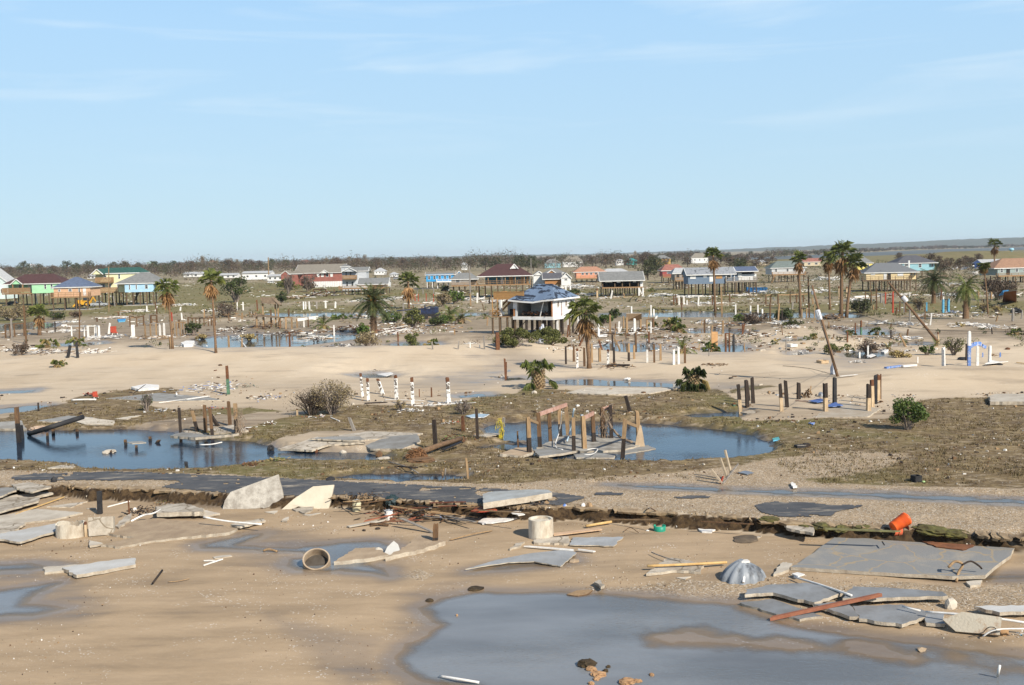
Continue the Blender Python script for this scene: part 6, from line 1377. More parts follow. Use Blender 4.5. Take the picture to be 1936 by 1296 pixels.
bslab([(552,965),(594,960),(591,967),(576,974)], 'thin grey plate in front of the cream slab', CON, lift=.12, group='plates below the cream slab'); bslab([(572,975),(608,971),(585,977)], 'pale sunken sliver in front of the thin grey plate', CONL, lift=.05, group='plates below the cream slab')
bslab([(500,969),(525,967),(518,973)], 'flat pale flake in the sand left of the thin plate', CONL, lift=.05, group='plates below the cream slab')
bslab([(533,988),(540,983),(546,981),(543,989)], 'little upright white shard alone on the bare sand', CONL, lift=.15, group='plates below the cream slab')
# slab lying over the road edge
slab([(913,940,.25),(925,934,.3),(1000,931,.3),(1036,931,.35),(1044,936,.35),(1000,944,.35),(940,952,.35),(914,957,.35)], .34, CONG if False else mk('slab_grey', (.37, .385, .375), (.28, .28, .26), 1.1, .85, .35), 'thick grey slab lying across the broken road edge', lift=.15, j=.03)
# big slab at right
slab([(1592,1003),(1660,1004),(1770,1012),(1920,1034),(1912,1050),(1880,1072),(1862,1088),(1800,1090),(1680,1083),(1560,1076),(1494,1072),(1540,1045),(1565,1025)], .16, mk('big_slab', (.255, .25, .235), (.37, .325, .26), .55, .85, .35, lo=.50, hi=.72, bscale=9), 'huge flat grey slab with cracks at the right of the beach', lift=0, j=.08, step=.8, z0=LOW+.20)
def cracks(m, sc, col):
    nt = m.node_tree; b = nt.nodes['Principled BSDF']; src = b.inputs['Base Color'].links[0].from_socket; tc = _n(nt, 'ShaderNodeTexCoord'); nz = _n(nt, 'ShaderNodeTexNoise'); nz.inputs['Scale'].default_value = 1.2; lk(m, tc.outputs['Object'], nz.inputs['Vector'])
    ad = _n(nt, 'ShaderNodeMix', data_type='RGBA', blend_type='LINEAR_LIGHT'); ad.inputs[0].default_value = .35; lk(m, tc.outputs['Object'], ad.inputs[6]); lk(m, nz.outputs[1], ad.inputs[7])
    v = _n(nt, 'ShaderNodeTexVoronoi', feature='DISTANCE_TO_EDGE'); v.inputs['Scale'].default_value = sc; lk(m, ad.outputs[2], v.inputs['Vector'])
    r = _n(nt, 'ShaderNodeMapRange'); r.inputs[1].default_value = .008; r.inputs[2].default_value = .022; lk(m, v.outputs[0], r.inputs[0]); x = _n(nt, 'ShaderNodeMix', data_type='RGBA'); x.inputs[6].default_value = (*col, 1); lk(m, r.outputs[0], x.inputs[0]); lk(m, src, x.inputs[7]); lk(m, x.outputs[2], b.inputs['Base Color'])
cracks(MATS['big_slab'], .42, (.33, .26, .17)); cracks(CON, .5, (.20, .16, .11))
slab([(1743,1026),(1756,1018),(1842,1033),(1820,1042),(1770,1036)], .05, mk('rusty_plywood', (.27, .115, .052), (.15, .065, .035), 1.3, .85, .3), 'rusty brown plywood sheet lying on the huge slab', 'board', 'plywood_sheet', lift=.06, edge=WD['rust'], z0=LOW+.20)
pipe([(1808,1102,.0),(1812,1085,.3),(1820,1070,.6),(1806,1064,.7),(1793,1075,.5)], 2.6, WD['tan'], 'driftwood root with curved arms at the front of the huge slab', 'driftwood', 'driftwood_root', lift=.05)
pipe([(1819,1071,.6),(1835,1064,.7),(1850,1072,.55),(1856,1078,.4)], 1.8, WD['dark'], 'dark curved root branch over the huge slab', 'driftwood', 'driftwood_root')
pipe([(1668,1027,.25),(1672,1033,.25)], 1.2, WD['black'], 'small black scrap lying on the huge slab', 'scrap', 'scrap')
slab([(1478,992),(1502,989),(1543,996),(1537,1016),(1490,1006)], .14, CON, 'tan slab piece against the mossy road edge', lift=.2, group='slab pieces on the right beach')
slab([(1230,1083),(1255,1065),(1270,1060),(1330,1072),(1325,1087),(1280,1084),(1222,1091)], .12, CON, 'tan slab piece under the bamboo pole', lift=.14, group='slab pieces on the right beach')
pipe([(1224,1073,.18),(1298,1070,.2),(1374,1066,.12)], 2.6, mk('bamboo', (.56, .38, .16), (.42, .26, .10), 3), 'yellow bamboo pole lying across the tan slab piece')
slab([(1468,1078),(1480,1068),(1498,1070),(1490,1082),(1462,1091)], .2, CONL, 'rounded pale chunk at the left corner of the huge slab', lift=.12, group='slab pieces on the right beach')
slab([(1406,1018),(1440,1015),(1420,1026)], .1, CON, 'sunken concrete flake behind the dented grey dome', lift=.05, group='slab pieces on the right beach')
slab([(1278,1094),(1306,1092),(1296,1098)], .1, CONL, 'pale flake of concrete in front of the bamboo pole', lift=.05, group='slab pieces on the right beach')
slab([(1826,1104),(1857,1101),(1853,1110),(1835,1112)], .16, CONL, 'chipped concrete chunk in front of the driftwood root', lift=.1, group='slab pieces on the right beach')
# plates half in the big puddle
PG = 'broken plates at the big puddle'
WETC = mk('wet_concrete', (.245, .25, .25), (.17, .165, .155), .9, .55, .25, lo=.4, hi=.7)
def pslab(pts, lb, mat=WETC, th=.14, lift=.14, **k): return slab(pts, th, mat, lb, lift=lift, group=PG, **k)
pslab([(1408,1138),(1412,1127),(1460,1118),(1522,1114),(1560,1122),(1596,1132),(1540,1152),(1497,1143),(1462,1134)], 'leftmost raised grey plate at the edge of the big puddle', lift=.30)
pslab([(1398,1144),(1460,1137),(1500,1150),(1556,1170),(1512,1176),(1450,1160)], 'low wet plate sinking into the big puddle', lift=.10)
pslab([(1537,1153),(1596,1147),(1612,1160),(1624,1177),(1606,1177),(1575,1166)], 'narrow tilted plate under the rusty beam', lift=.24)
pslab([(1594,1147),(1612,1124),(1700,1127),(1782,1134),(1792,1142),(1740,1144),(1664,1146)], 'long grey plate with a pale broken edge behind the others', lift=.34)
pslab([(1612,1156),(1705,1153),(1751,1166),(1748,1177),(1705,1191),(1625,1180)], 'broad grey plate nearest the viewer with pale front edge', lift=.22)
pslab([(1751,1167),(1782,1168),(1786,1189),(1752,1187)], 'short grey plate left of the rust stained chunk', lift=.2)
pslab([(1841,1160),(1936,1158),(1990,1168),(1890,1172)], 'pale grey plate running off the right edge', mk('white_concrete', (.52, .51, .48)), lift=.3)
slab([(1782,1176,.3),(1819,1162,.6),(1894,1172,.55),(1890,1206,.05),(1807,1199,.0)], .25, mk('rust_stained', (.50, .44, .34), (.33, .20, .11), 2.2, .9, .4, lo=.52, hi=.68), 'pale rust stained chunk standing tilted among the plates', lift=.1, group=PG, flat=False)
rock(1798,1150,26,20,CONL,'pale boulder at the right end of the long grey plate',seed=4); rock(1896,1200,27,15,mk('brown_block', (.33, .20, .095), (.22, .12, .06), 2),'square brown clay block at the lower right',seed=7,sub=1)
rock(1742,1230,24,6,SANDY,'flat tan brick lying in the puddle at right',seed=8,sub=1)
plank((1458,1169,.1),(1664,1124,.55),6.5,mk('rust_beam', (.30, .12, .065), (.20, .07, .04), 2),'long rusty red beam lying across the plates','beam','beam',th=.14)
pipe([(1502,1094,.12),(1555,1110,.25),(1610,1129,.35)],2.4,WD['white'],'white plastic pipe pointing down to the plates'); slab([(1497,1093),(1508,1090),(1521,1094),(1509,1098)],.05,WD['white'],'flat white oval cap at the end of the white pipe','scrap','plastic_disc',edge=WD['white'],lift=.2)
pipe([(1750,1160,.35),(1850,1168,.5),(1960,1184,.4)],2.4,WD['white'],'long white pipe running off the right edge over the plates')
pipe([(1706,1150,.3),(1740,1158,.3)],1.8,WD['white'],'short white stick wedged between two plates'); pipe([(1858,1207,.05),(1882,1194,.3),(1936,1192,.3)],1.5,WD['white'],'bent white rod beside the brown clay block')
pipe([(1858,1200,.05),(1868,1190,.45),(1880,1190,.45),(1886,1198,.1)],.8,WD['black'],'thin black wire loop at the pale chunk','wire','wire'); heap(1930,1203,26,10,[WD['white'],WD['cyan'],WD['grey']],'tangle of white and blue scraps at the right edge',5,14)
pipe([(1886,1282),(1890,1262,.45)],2.6,WD['white'],'upright pale stick in the puddle at the lower right corner')
# dented grey dome (upturned ribbed tank)
def dome(px, py, w, h):
    b = G(px, py); s = S(b); root = empty('ribbed_tank', b, R(12)); tag(root, 'dented grey ribbed plastic tank half buried upside down in sand', 'tank'); mb = MB(); n = 66; m = 9; a = w*s/2; H = h*s
    for i in range(m+1):
        t = i/m; rr = a*(1-.80*t**2.1); z = H*(1.25*t-.25*t*t)-.12*(1-t)
        for k in range(n):
            ph = 2*math.pi*k/n; rib = 1+.06*(1 if (k//3) % 2 else -1)*(1-.3*t); sag = 1-.10*math.exp(-((ph-4.0)**2)*3)*math.sin(math.pi*t)
            mb.v.append((math.cos(ph)*rr*rib*sag+.10*H*t, math.sin(ph)*rr*.75*rib*sag, z*(1-.12*math.cos(ph+.6)*t)))
    for i in range(m):
        for k in range(n): mb.f.append((i*n+k, i*n+(k+1) % n, (i+1)*n+(k+1) % n, (i+1)*n+k)); mb.m.append(0)
    mb.f.append(tuple(m*n+k for k in range(n))); mb.m.append(0)
    o = mb.build('shell', mk('grey_plastic', (.27, .29, .31), (.06, .062, .066), 2.2, .45, .2, (1, 1, .35), lo=.48, hi=.66), root, True)
    c = MB(); c.box((.12*H, 0, H*.99), (17*s, 12*s, 3.5*s)); c.build('cap', WD['white'], root)
    p = MB(); p.tube([(-a*.32, -a*.78, H*.1), (-a*.2, -a*.6, H*.34)], 2.4*s, 10); p.build('pipe_stub', WD['white'], root)
dome(1404,1094,86,33)
# orange traffic barrel lying tipped on the mossy edge
def barrel(px, py):
    b = G(px, py); s = S(b); root = empty('traffic_barrel', b); tag(root, 'orange plastic traffic barrel tipped over on the mossy road edge', 'barrel'); L = 35*s; ra = 11.5*s
    prof = [(-L*.5, ra*.86), (-L*.48, ra*.9), (-L*.28, ra*.92), (-L*.27, ra*.97), (-L*.06, ra*.98), (-L*.05, ra*1.02), (L*.16, ra*1.03), (L*.17, ra*1.08), (L*.36, ra*1.09), (L*.37, ra*1.13), (L*.46, ra*1.13), (L*.5, ra*1.0)]
    def ring(P):
        mb = MB(); mb.tube([(z, 0, 0) for z, q in P], [q for z, q in P], 24); return mb
    M = Matrix.Rotation(R(18), 4, 'Z') @ Matrix.Rotation(R(-24), 4, 'Y')
    o = ring(prof).build('body', mk('orange_plastic', (.86, .135, .022), (.66, .09, .018), 2, .45, .05), root, True); o.matrix_local = Matrix.Translation((0, -.25, ra*1.35)) @ M
    for z0, z1, q in ((-.26, -.08, 1.0), (-.04, .14, 1.05)):
        t = MB(); t.tube([(L*z0, 0, 0), (L*z1, 0, 0)], [ra*q*.985, ra*q*.995], 24, cap=False); k = t.build('reflective_band', mk('faded_band', (.82, .22, .10), (.74, .10, .04), 3, .5, 0), root, True); k.matrix_local = o.matrix_local
    f = MB(); f.tube([(L*.5, 0, 0), (L*.505, 0, 0)], [ra*.86, ra*.84], 24); k = f.build('rim_disc', mk('orange_dark', (.50, .05, .015), (.35, .04, .012), 2, .5), root); k.matrix_local = o.matrix_local
barrel(1698,1000)
plank((1560,1001,.4),(1698,1006,.4),7,mk('mossy_plank', (.20, .19, .075), (.12, .105, .05), 2),'long mossy green plank at the back of the huge slab')
for k, (px, py, w, h) in enumerate(((1520,990,44,7),(1556,992,50,9),(1590,996,40,8),(1632,1000,40,6),(1760,1003,70,10),(1800,1012,60,9),(1455,984,40,6))):
    rock(px, py, w, h, mk('moss_mud', (.135, .125, .035), (.075, .06, .025), 2.5, .95, .6), '%s mossy mud clod from left along the broken road edge' % ORD[(1, 2, 3, 4, 5, 6, 0)[k]], 'mud_clod', 'mud', 20+k, 'mossy clods of the road edge', 3)
# cylinder surroundings
slab([(1010,1030),(1012,1020),(1075,1018),(1076,1032)],.12,CON,'square tan footing slab in front of the concrete cylinder',lift=.12)
plank((1046,1012,.1),(1136,1001,.12),14,mk('fresh_pink_board', (.52, .36, .235), (.40, .26, .15), 1.5),'wide pinkish plywood board leaning behind the tan footing','board','board'); pipe([(1108,997,.08),(1156,989,.1)],2.6,mk('bamboo', (.5,.4,.2)),'short tan pole lying behind the pinkish board')
slab([(1077,1034),(1082,1020),(1178,1019),(1160,1036)],.05,mk('grey_sheet', (.36, .365, .36), (.27, .27, .26), .8, .6),'flat grey sheet right of the tan footing','sheet','sheet',lift=.1)
plank((996,1034,.08),(1084,1041,.1),4,WD['white'],'long white trim board in front of the footing','board','board'); plank((1093,1040,.1),(1124,1044,.08),4,WD['white'],'short white trim board right of the long white one','board','board')
slab([(880,1080),(905,1076),(960,1068),(1010,1066),(1060,1074),(1090,1050),(1075,1042),(1000,1050),(940,1062)],.05,mk('grey_sheet', (.36, .365, .36)),'long grey roofing sheet curling out of the sand','sheet','sheet',lift=.10,j=.03)
slab([(963,1042),(975,1031),(992,1028),(985,1035)],.12,CON,'small tan shard left of the concrete cylinder',lift=.1)
pipe([(850,1024),(890,1013,.1),(930,1006)],1.2,WD['tan'],'thin pale stick curving over the sand by the dark post'); rock(1085,1062,24,5,SANDY,'sand caked clump right of the grey roofing sheet',seed=33)
# green tub
def tub(px, py, w):
    b = G(px, py); s = S(b); mb = MB(); ra = w*s/2; n = 28; hs = [11*s*(1 if not (5 <= k <= 9) else .35) for k in range(n)]
    for q, z in ((ra, 0), (ra*1.06, 1), (ra*.97, 1), (ra*.92, .05)):
        for k in range(n): a = 2*math.pi*k/n; mb.v.append((math.cos(a)*q, math.sin(a)*q, hs[k]*z-.02))
    for i in range(3):
        for k in range(n): mb.f.append((i*n+k, i*n+(k+1) % n, (i+1)*n+(k+1) % n, (i+1)*n+k)); mb.m.append(0)
    mb.f.append(tuple(3*n+k for k in range(n))); mb.m.append(0)
    return tag(mb.build('green_tub', mk('green_plastic', (.025, .36, .22), (.02, .25, .16), 2, .45, 0), None, True, loc=b), 'broken bright green plastic tub on the open sand', 'tub')
tub(1247,990,22)
slab([(1320,1002),(1332,1000),(1352,1004),(1345,1009),(1328,1008)],.08,WD['white'],'curved white plastic fragment right of the green tub','scrap','plastic_scrap',edge=WD['white'],lift=.08)
slab([(1124,1103,.02),(1132,1098,.5),(1144,1108,.1),(1136,1112,.02)],.12,CON,'pointed grey shard beside the big puddle',lift=.05)
slab([(1071,1126),(1090,1119),(1120,1117),(1112,1125),(1092,1129)],.07,WD['tan'],'short tan board afloat at the puddle edge','board','board',edge=WD['brown'],lift=.05)
rock(1410,1020,60,4,mk('dark_sand', (.15, .11, .07), (.09, .07, .05), 2),'dark sandy hump behind the dented dome','mud_clod','mud',41)
# seaweed and stones in the puddle
for k, (px, py, w, h, m_) in enumerate(((1110,1258,38,11,'w'),(1118,1267,22,7,'s'),(1132,1277,30,7,'s'),(1145,1270,14,5,'w'),(1150,1262,10,4,'w'),(1128,1285,16,5,'s'),(1232,1277,12,4,'s'),(1185,1291,34,8,'s'),(1205,1289,18,5,'s'),(1118,1294,14,5,'s'),(864,1165,5,4,'s'))):
    rock(px, py, w, h, mk('wrack', (.075, .048, .02), (.04, .028, .015), 5, .8, .8) if m_ == 'w' else mk('tan_stone', (.40, .24, .12), (.27, .15, .075), 4), '%s lump from left of seaweed and stones in the big puddle' % ORD[sorted((1110,1118.1,1132,1145,1150,1128,1232,1185,1205,1118,864)).index(px if k != 1 else 1118.1)], 'stone', 'stone', 60+k, 'lumps in the big puddle', 3)
pipe([(832,1282),(870,1288,.08),(906,1294)],2.6,WD['white'],'white pipe lying at the bottom edge of the puddle'); rock(812,1136,20,4,mk('wrack', (.1,.1,.1)),'dark weed clump at the left shore of the big puddle','weed_clump','weed',71); rock(900,1114,34,4,mk('wrack', (.1,.1,.1)),'strip of dark wrack on the top shore of the big puddle','weed_clump','weed',72)
# sandy slabs near the tilted tank
slab([(632,1069),(672,1043),(712,1042),(735,1055),(690,1064)],.2,SANDY,'sand covered slab with pitted edge right of the tilted tank',lift=.18,j=.08); slab([(728,1062),(770,1040),(792,1018),(815,1016),(842,1031),(800,1046)],.25,SANDY,'sand covered slab carrying the dark square post',lift=.22,j=.08)
shard(742,1049,0,0,'pointed white concrete stone near the dark square post', mk('white_concrete', (.5,.5,.5)), .4, pts=[(724,1049),(732,1034),(744,1024),(752,1030),(757,1043),(742,1050)]); rock(715,1045,22,11,CONL,'rounded tan stone beside the pointed white stone',seed=81)
pipe([(498,1044),(508,1041,.08),(524,1045)],2.2,WD['tan'],'driftwood stick in the wet streak left of the tilted tank','driftwood','driftwood')
# woodpile by the road edge
rp = random.Random(12); WPM = [('rusty red', mk('red_board', (.33, .115, .06), (.22, .075, .04), 2)), ('weathered brown', WD['brown']), ('pale tan', WD['tan']), ('grey', WD['grey']), ('dark', WD['dark'])]
WPL = [(690,986,752,972,4,0),(700,978,790,969,3,1),(716,970,770,963,3,1),(724,988,796,984,3,0),(740,958,850,975,3,2),(748,964,862,957,3,0),(760,972,880,986,3.4,3),(770,955,828,961,3,4),(776,976,812,968,8,2),(784,970,814,962,9,3),(800,984,870,978,3,1),(805,966,900,979,2.4,2),(812,952,880,950,3,0),(820,958,905,956,2.6,2),(830,974,898,988,4,3),(842,980,905,968,3,1),(700,995,745,985,3,1),(720,968,755,955,3,4),(660,960,706,957,3,2),(640,955,690,949,2,1),(652,950,700,946,3,2),(870,962,930,958,3,1),(880,972,985,966,3,4),(905,966,1000,971,2.6,2),(690,952,742,945,2.4,1),(765,986,800,975,4,0)]
for k, (x0, y0, x1, y1, w, c) in enumerate(WPL):
    plank((x0,y0,rp.uniform(0,.25)),(x1,y1,rp.uniform(.05,.45)),w,WPM[c][1],'%s board in the woodpile by the road edge' % WPM[c][0],'plank',group='%s boards of the woodpile' % WPM[c][0],th=.05)
heap(770,974,170,14,[WPM[0][1],WD['brown'],WD['dark'],WD['tan']],'heap of splintered red brown wood below the broken road',3,110,'wood pile','wood_pile',lenf=.25); heap(690,955,110,9,[WD['brown'],WD['dark'],WD['tan']],'strip of small splinters below the road right of the cream slab',4,60,'wood pile','wood_pile',lenf=.2); heap(1000,966,120,9,[WD['brown'],WD['dark'],WD['tan'],WD['grey']],'strip of splinters below the slab across the road edge',14,60,'wood pile','wood_pile',lenf=.2)
plank((658,997,.05),(728,984,.12),9,CONL,'wide pale plank pointing at the white bucket'); plank((759,981,.5),(818,1007,.05),6,WD['grey'],'grey plank slanting down to the dark square post'); plank((700,990,.1),(735,994,.05),5,WD['brown'],'short brown plank below the white bucket')
slab([(890,976),(908,967),(930,966),(940,974),(905,978)],.05,mk('rust_sheet', (.36, .10, .035), (.25, .07, .03), 3, .7),'orange red corrugated sheet in the woodpile','sheet','sheet',lift=.3,edge=WD['red']); slab([(903,990),(915,983),(977,982),(962,989),(912,994)],.05,WD['white'],'flat white panel on the sand below the red sheet','board','panel',lift=.1,edge=WD['white'])
slab([(966,977),(980,973),(993,981),(980,983)],.05,WD['white'],'crumpled white sheet beside the flat white panel','sheet','sheet',lift=.25,edge=WD['white'])
pipe([(835,978,.1),(858,988,.15),(876,982,.1)],1.2,WD['black'],'thin black hose looping out of the woodpile','hose','hose')
def bucket(px, py, w, h, label, mat, name='bucket', taper=.85, dent=.0):
    b = G(px, py); s = S(b); root = empty(name, b, .4); tag(root, label, 'bucket' if name == 'bucket' else 'drum'); mb = MB(); ra = w*s/2; H = h*s
    mb.tube([(0, 0, 0), (0, 0, H*.33), (.02, 0, H*.36), (0, 0, H*.66), (.02, 0, H*.69), (0, 0, H)], [ra*taper, ra*(taper+.05), ra*(taper+.09), ra*(taper+.08), ra*(taper+.12), ra], 18); mb.build('body', mat, root, False)
    t = MB(); t.tube([(0, 0, H), (0, 0, H*1.04)], [ra*1.07, ra*1.07], 18); t.build('rim', mat, root); g = MB(); g.tube([(-ra, 0, H*.95), (0, -ra*.6, H*1.25), (ra, 0, H*.95)], s*.7, 5); g.build('handle', WD['metal'], root); return root
bucket(735,983,16,17,'battered white bucket standing in the woodpile', WD['peel']); bucket(674,956,16,19,'cream plastic drum below the road edge by the cream slab', mk('cream_plastic', (.66, .61, .42), (.52, .45, .28), 2, .5), 'plastic_drum', .95)
rock(742,948,32,14,mk('dark_tarp', (.018, .035, .038), (.03, .05, .05), 2, .5),'dark green tarp bundle on the road edge by the cream drum','tarp_bundle','tarp',91,sub=3); rock(103,926,12,10,WD['black'],'small black box at the end of the road edge on the left','box','box',92,sub=1)
for k, (px, py, w, h, c, lb) in enumerate(((1033,965,14,5,'tan','tan stone under the slab across the road edge'),(1068,975,9,5,'blue','crushed blue can at the foot of the road edge'),(1103,976,9,8,'white','white plastic bottle at the foot of the road edge'),(1115,976,14,9,'tan','dirty tan carton right of the white bottle'),(688,1004,9,3,'dark','round dark stone left of two below the woodpile'),(714,1001,10,4,'dark','round dark stone right of its twin below the woodpile'),(620,988,4,2,'white','white shell alone on the sand below the cream slab'),(833,980,4,3,'blue','tiny blue cap beside the woodpile'),(858,984,4,3,'yellow','tiny yellow cap beside the woodpile'),(255,965,9,5,'white','yellow white ball among the left wrack'),(1224,1004,8,2,'white','white scrap on the sand below the green tub'))):
    rock(px, py, w, h, WD[c], lb, 'scrap', 'scrap', 100+k)
heap(270,970,90,10,[WD['dark'],WD['brown'],WD['black']],'dark wrack of sticks behind the largest sandy slab',21,90,'wood pile','wood_pile',lenf=.2); heap(320,952,80,6,[WD['brown'],WD['tan'],mk('moss_mud',(.1,.1,.1))],'mossy straw wrack below the road edge at left',22,60,'wood pile','wood_pile',lenf=.2)
pipe([(248,988,.1),(270,977,.25),(290,973,.35),(308,964,.3)],1.8,WD['white'],'curved white pipe among the slabs at left'); pipe([(385,980,.5),(430,988,.35),(495,994,.35)],1.8,WD['white'],'long white pipe drooping right from the propped slab')
plank((30,973,.1),(120,941,.1),2.2,mk('bamboo', (.5,.4,.2)),'long yellow stick lying over the left slabs','stick','stick'); plank((204,959,.02),(243,949,.05),2.2,WD['white'],'thin white stick behind the black stump','stick','stick'); plank((165,963,.02),(190,962,.02),3,CON,'pale lath lying by the black stump','stick','stick')
pipe([(307,1081,.05),(289,1105,.05)],2.0,WD['dark'],'short dark pipe lying on the bare sand at left'); plank((385,1070,.04),(418,1059,.04),2.2,WD['white'],'longer of two white sticks on the wet sand','stick','stick'); plank((390,1061,.04),(404,1061,.04),2.2,WD['white'],'shorter of two white sticks on the wet sand','stick','stick'); pipe([(318,1103),(340,1101),(358,1097)],.8,WD['tan'],'thin pale reed on the bare sand right of the dark pipe','stick','stick')
plank((1115,983,.02),(1245,984,.04),2.2,WD['tan'],'thin tan lath pointing at the green tub','stick','stick'); plank((1330,987,.02),(1420,992,.02),2,WD['brown'],'thin brown lath at the foot of the road edge','stick','stick'); pipe([(1180,1007,.02),(1192,1000,.15),(1208,1010,.02)],.7,WD['brown'],'thin bent twig arching from the sand','stick','twig'); pipe([(1232,1047,.1),(1262,1058,.15),(1290,1063,.1)],1.2,WD['grey'],'grey strap lying behind the tan slab piece','stick','strap')
pipe([(1222,968),(1230,963,.3),(1240,970)],1,WD['brown'],'curved root at the crumbling road edge','root','root')
# the overhanging crust of the broken road edge
def crust():
    r = random.Random(8); xs = np.cumsum(np.array([112.]+[r.choice((2, 3, 5, 8, 11)) for _ in range(330)])); top = []; mb = MB(); prev = None
    for i, u in enumerate(xs):
        v = float(scarp_y(u)); 
        if 415 < u < 540 or 545 < u < 628: prev = None; continue
        p = onz(u, v-1+r.uniform(-1.0, 1.4)); bk = onz(u, v-9+r.uniform(-1.5, 1.5)); p.z = r.uniform(.0, .07)
        gz_ = hz(bk.x, bk.y); bk.z = gz_-.03; p.z += max(gz_, -.05)*.5
        if r.random() < .10: prev = None; continue
        lip = p+Vector((r.uniform(-.1, .1), -(.1+.5*float(vnoise(np.array([u]), np.array([0.]), .03, 5)[0]))*r.uniform(.75, 1.1), -r.uniform(.0, .06)))
        cur = (bk, p, lip, lip-Vector((0, -.05, r.uniform(.08, .16))), p-Vector((0, -.1, .22)))
        if prev: mb.add(list(prev)+list(cur), [(k, k+1, k+6, k+5) for k in range(4)])
        prev = cur
    return structure(mb.build('road_edge', mk('road_crust', (.43, .315, .185), (.24, .165, .095), 1.5, .95, .5)))
crust()
# ------------------------------------------------------------------ around the ponds
BLK = WD['black']
slab([(322,832,.15),(345,826,.15),(400,826,.15),(440,825,.15),(452,830,.15),(425,836,.15),(370,838,.15)],.2,CONG,'grey concrete platform at the edge of the left pond',lift=.35); slab([(345,820),(380,812),(440,808),(470,818),(445,826),(360,826)],.15,CON,'tan slab behind the grey platform at the left pond',lift=.15)
slab([(525,855),(560,843),(600,833),(640,838),(690,842),(690,848),(620,850),(590,858)],.16,CON,'tan slab sloping into the left pond',lift=.25); slab([(585,843),(620,836),(680,836),(690,841),(660,846)],.12,CONG,'grey plate lying on the tan slab by the left pond',lift=.42); slab([(690,845),(730,828),(790,826),(795,838),(760,850),(700,853)],.15,CONG,'wide grey slab with a sheen right of the sloping slab',lift=.14); slab([(590,832),(700,818),(800,822),(740,830),(640,838)],.12,CON,'pale slab strip behind the wide grey slab',lift=.10)
slab([(0,804),(40,800),(50,812),(0,813),(-30,812),(-30,804)],.2,CONG,'grey slab at the left edge by the pond bank',lift=.2); slab([(70,798),(130,788),(180,792),(100,800)],.15,CONG,'thin grey slab behind the black pipe',lift=.1); slab([(130,797),(165,793),(218,798),(215,804),(160,804)],.12,CONL,'pale flat slab right of the black pipe',lift=.15)
pipe([(55,822,.1),(100,808,.5),(157,790,.9)],4.6,BLK,'thick black pipe rising out of the left pond',n=12); rock(75,812,36,7,mk('pinkish_rock', (.52, .38, .27), (.40, .28, .19), 2),'smooth pinkish rock beside the black pipe',seed=111,sub=3); rock(206,856,30,5,CONL,'pale rock breaking the surface of the left pond',seed=112,sub=3); slab([(240,848),(270,846),(277,849),(250,851)],.06,CONG,'flat plate just under the left pond surface',lift=.5)
slab([(90,888),(110,881),(140,880),(138,886)],.1,CONL,'pale slab flake between pond and road at left',lift=.08); slab([(218,793),(250,788),(268,786),(240,794)],.08,CONL,'pale thin strip on the olive flat at left',lift=.06); slab([(200,755),(300,744),(395,752),(420,758),(300,760)],.1,CONG,'large pale grey pad behind the half bare shrub',lift=.06)
slab([(1070,745),(1110,735),(1282,736),(1230,746),(1150,748)],.12,CONL,'pale concrete pad between the dune palms',lift=.12); slab([(1870,757),(1882,752),(1990,752),(1990,767),(1872,767)],.3,CONL,'thick pale concrete pad at the right edge',lift=.35); slab([(1400,786),(1480,766),(1600,764),(1665,776),(1640,790),(1460,789)],.12,mk('sand_pad', (.46, .40, .315), (.37, .30, .215), .8),'sandy concrete pad with many pilings',lift=.08,j=.08)
# slab island in the round pond
RS = 'plates in the round pond'
slab([(945,864),(975,852),(1005,850),(1010,862),(985,866)],.2,SANDY,'sandy plate at the left of the round pond',lift=.2,group=RS); slab([(1008,858),(1060,848),(1090,858),(1070,864),(1020,866)],.16,CONG,'tilted plate in front of the left pond posts',lift=.22,group=RS); slab([(1015,850),(1060,828),(1110,824),(1180,830),(1215,845),(1175,855),(1110,858),(1060,852)],.2,mk('pond_slab', (.36, .335, .285), (.19, .17, .14), 1, .8, .3, lo=.42, hi=.62),'main broken floor slab in the round pond',lift=.16,group=RS); slab([(1085,862),(1120,858),(1165,862),(1160,868),(1090,868)],.14,CONG,'front plate of the round pond island',lift=.10,group=RS); slab([(1175,848),(1225,843),(1240,850),(1180,860)],.12,CONG,'right plate dipping under the round pond',lift=.05,group=RS)
shard(1212,846,0,0,'tall sandy concrete wedge standing in the round pond', SANDY, .2, pts=[(1200,846),(1204,826),(1211,804),(1214,806),(1220,846)])
# netting on posts
def net(px, py, label, w, h, mat, seed):
    b = G(px, py); s = S(b); r = random.Random(seed); mb = MB()
    for k in range(46):
        x = r.gauss(0, .3)*w*s; y = r.gauss(0, .2)*w*s; z = r.uniform(.1, 1)*h*s; P = [Vector((x, y, z))]
        for q in range(5): P.append(P[-1]+Vector((r.uniform(-.25, .25)*w*s, r.uniform(-.15, .15)*w*s, -r.uniform(-.05, .18)*h*s)))
        mb.tube(P, s*.45, 4)
    return tag(mb.build('net', mat, None, loc=b), label, 'net')
M_NET = mk('brown_net', (.34, .25, .17), (.22, .16, .11), 4, .95); net(1146,832,'brown fishing net hanging over the right pond posts',20,66,M_NET,5); pipe([(1150,800,1.6),(1160,815,1.2),(1175,830,.5),(1195,838,.3)],2.2,M_NET,'twisted rope of netting trailing from the right pond posts','rope','rope'); net(452,828,'tan torn net caught on the rightmost left pond piling',16,58,M_NET,6); net(947,830,'yellow plastic mesh wrapped round the leaning grey stump',8,40,WD['yellow'],7)
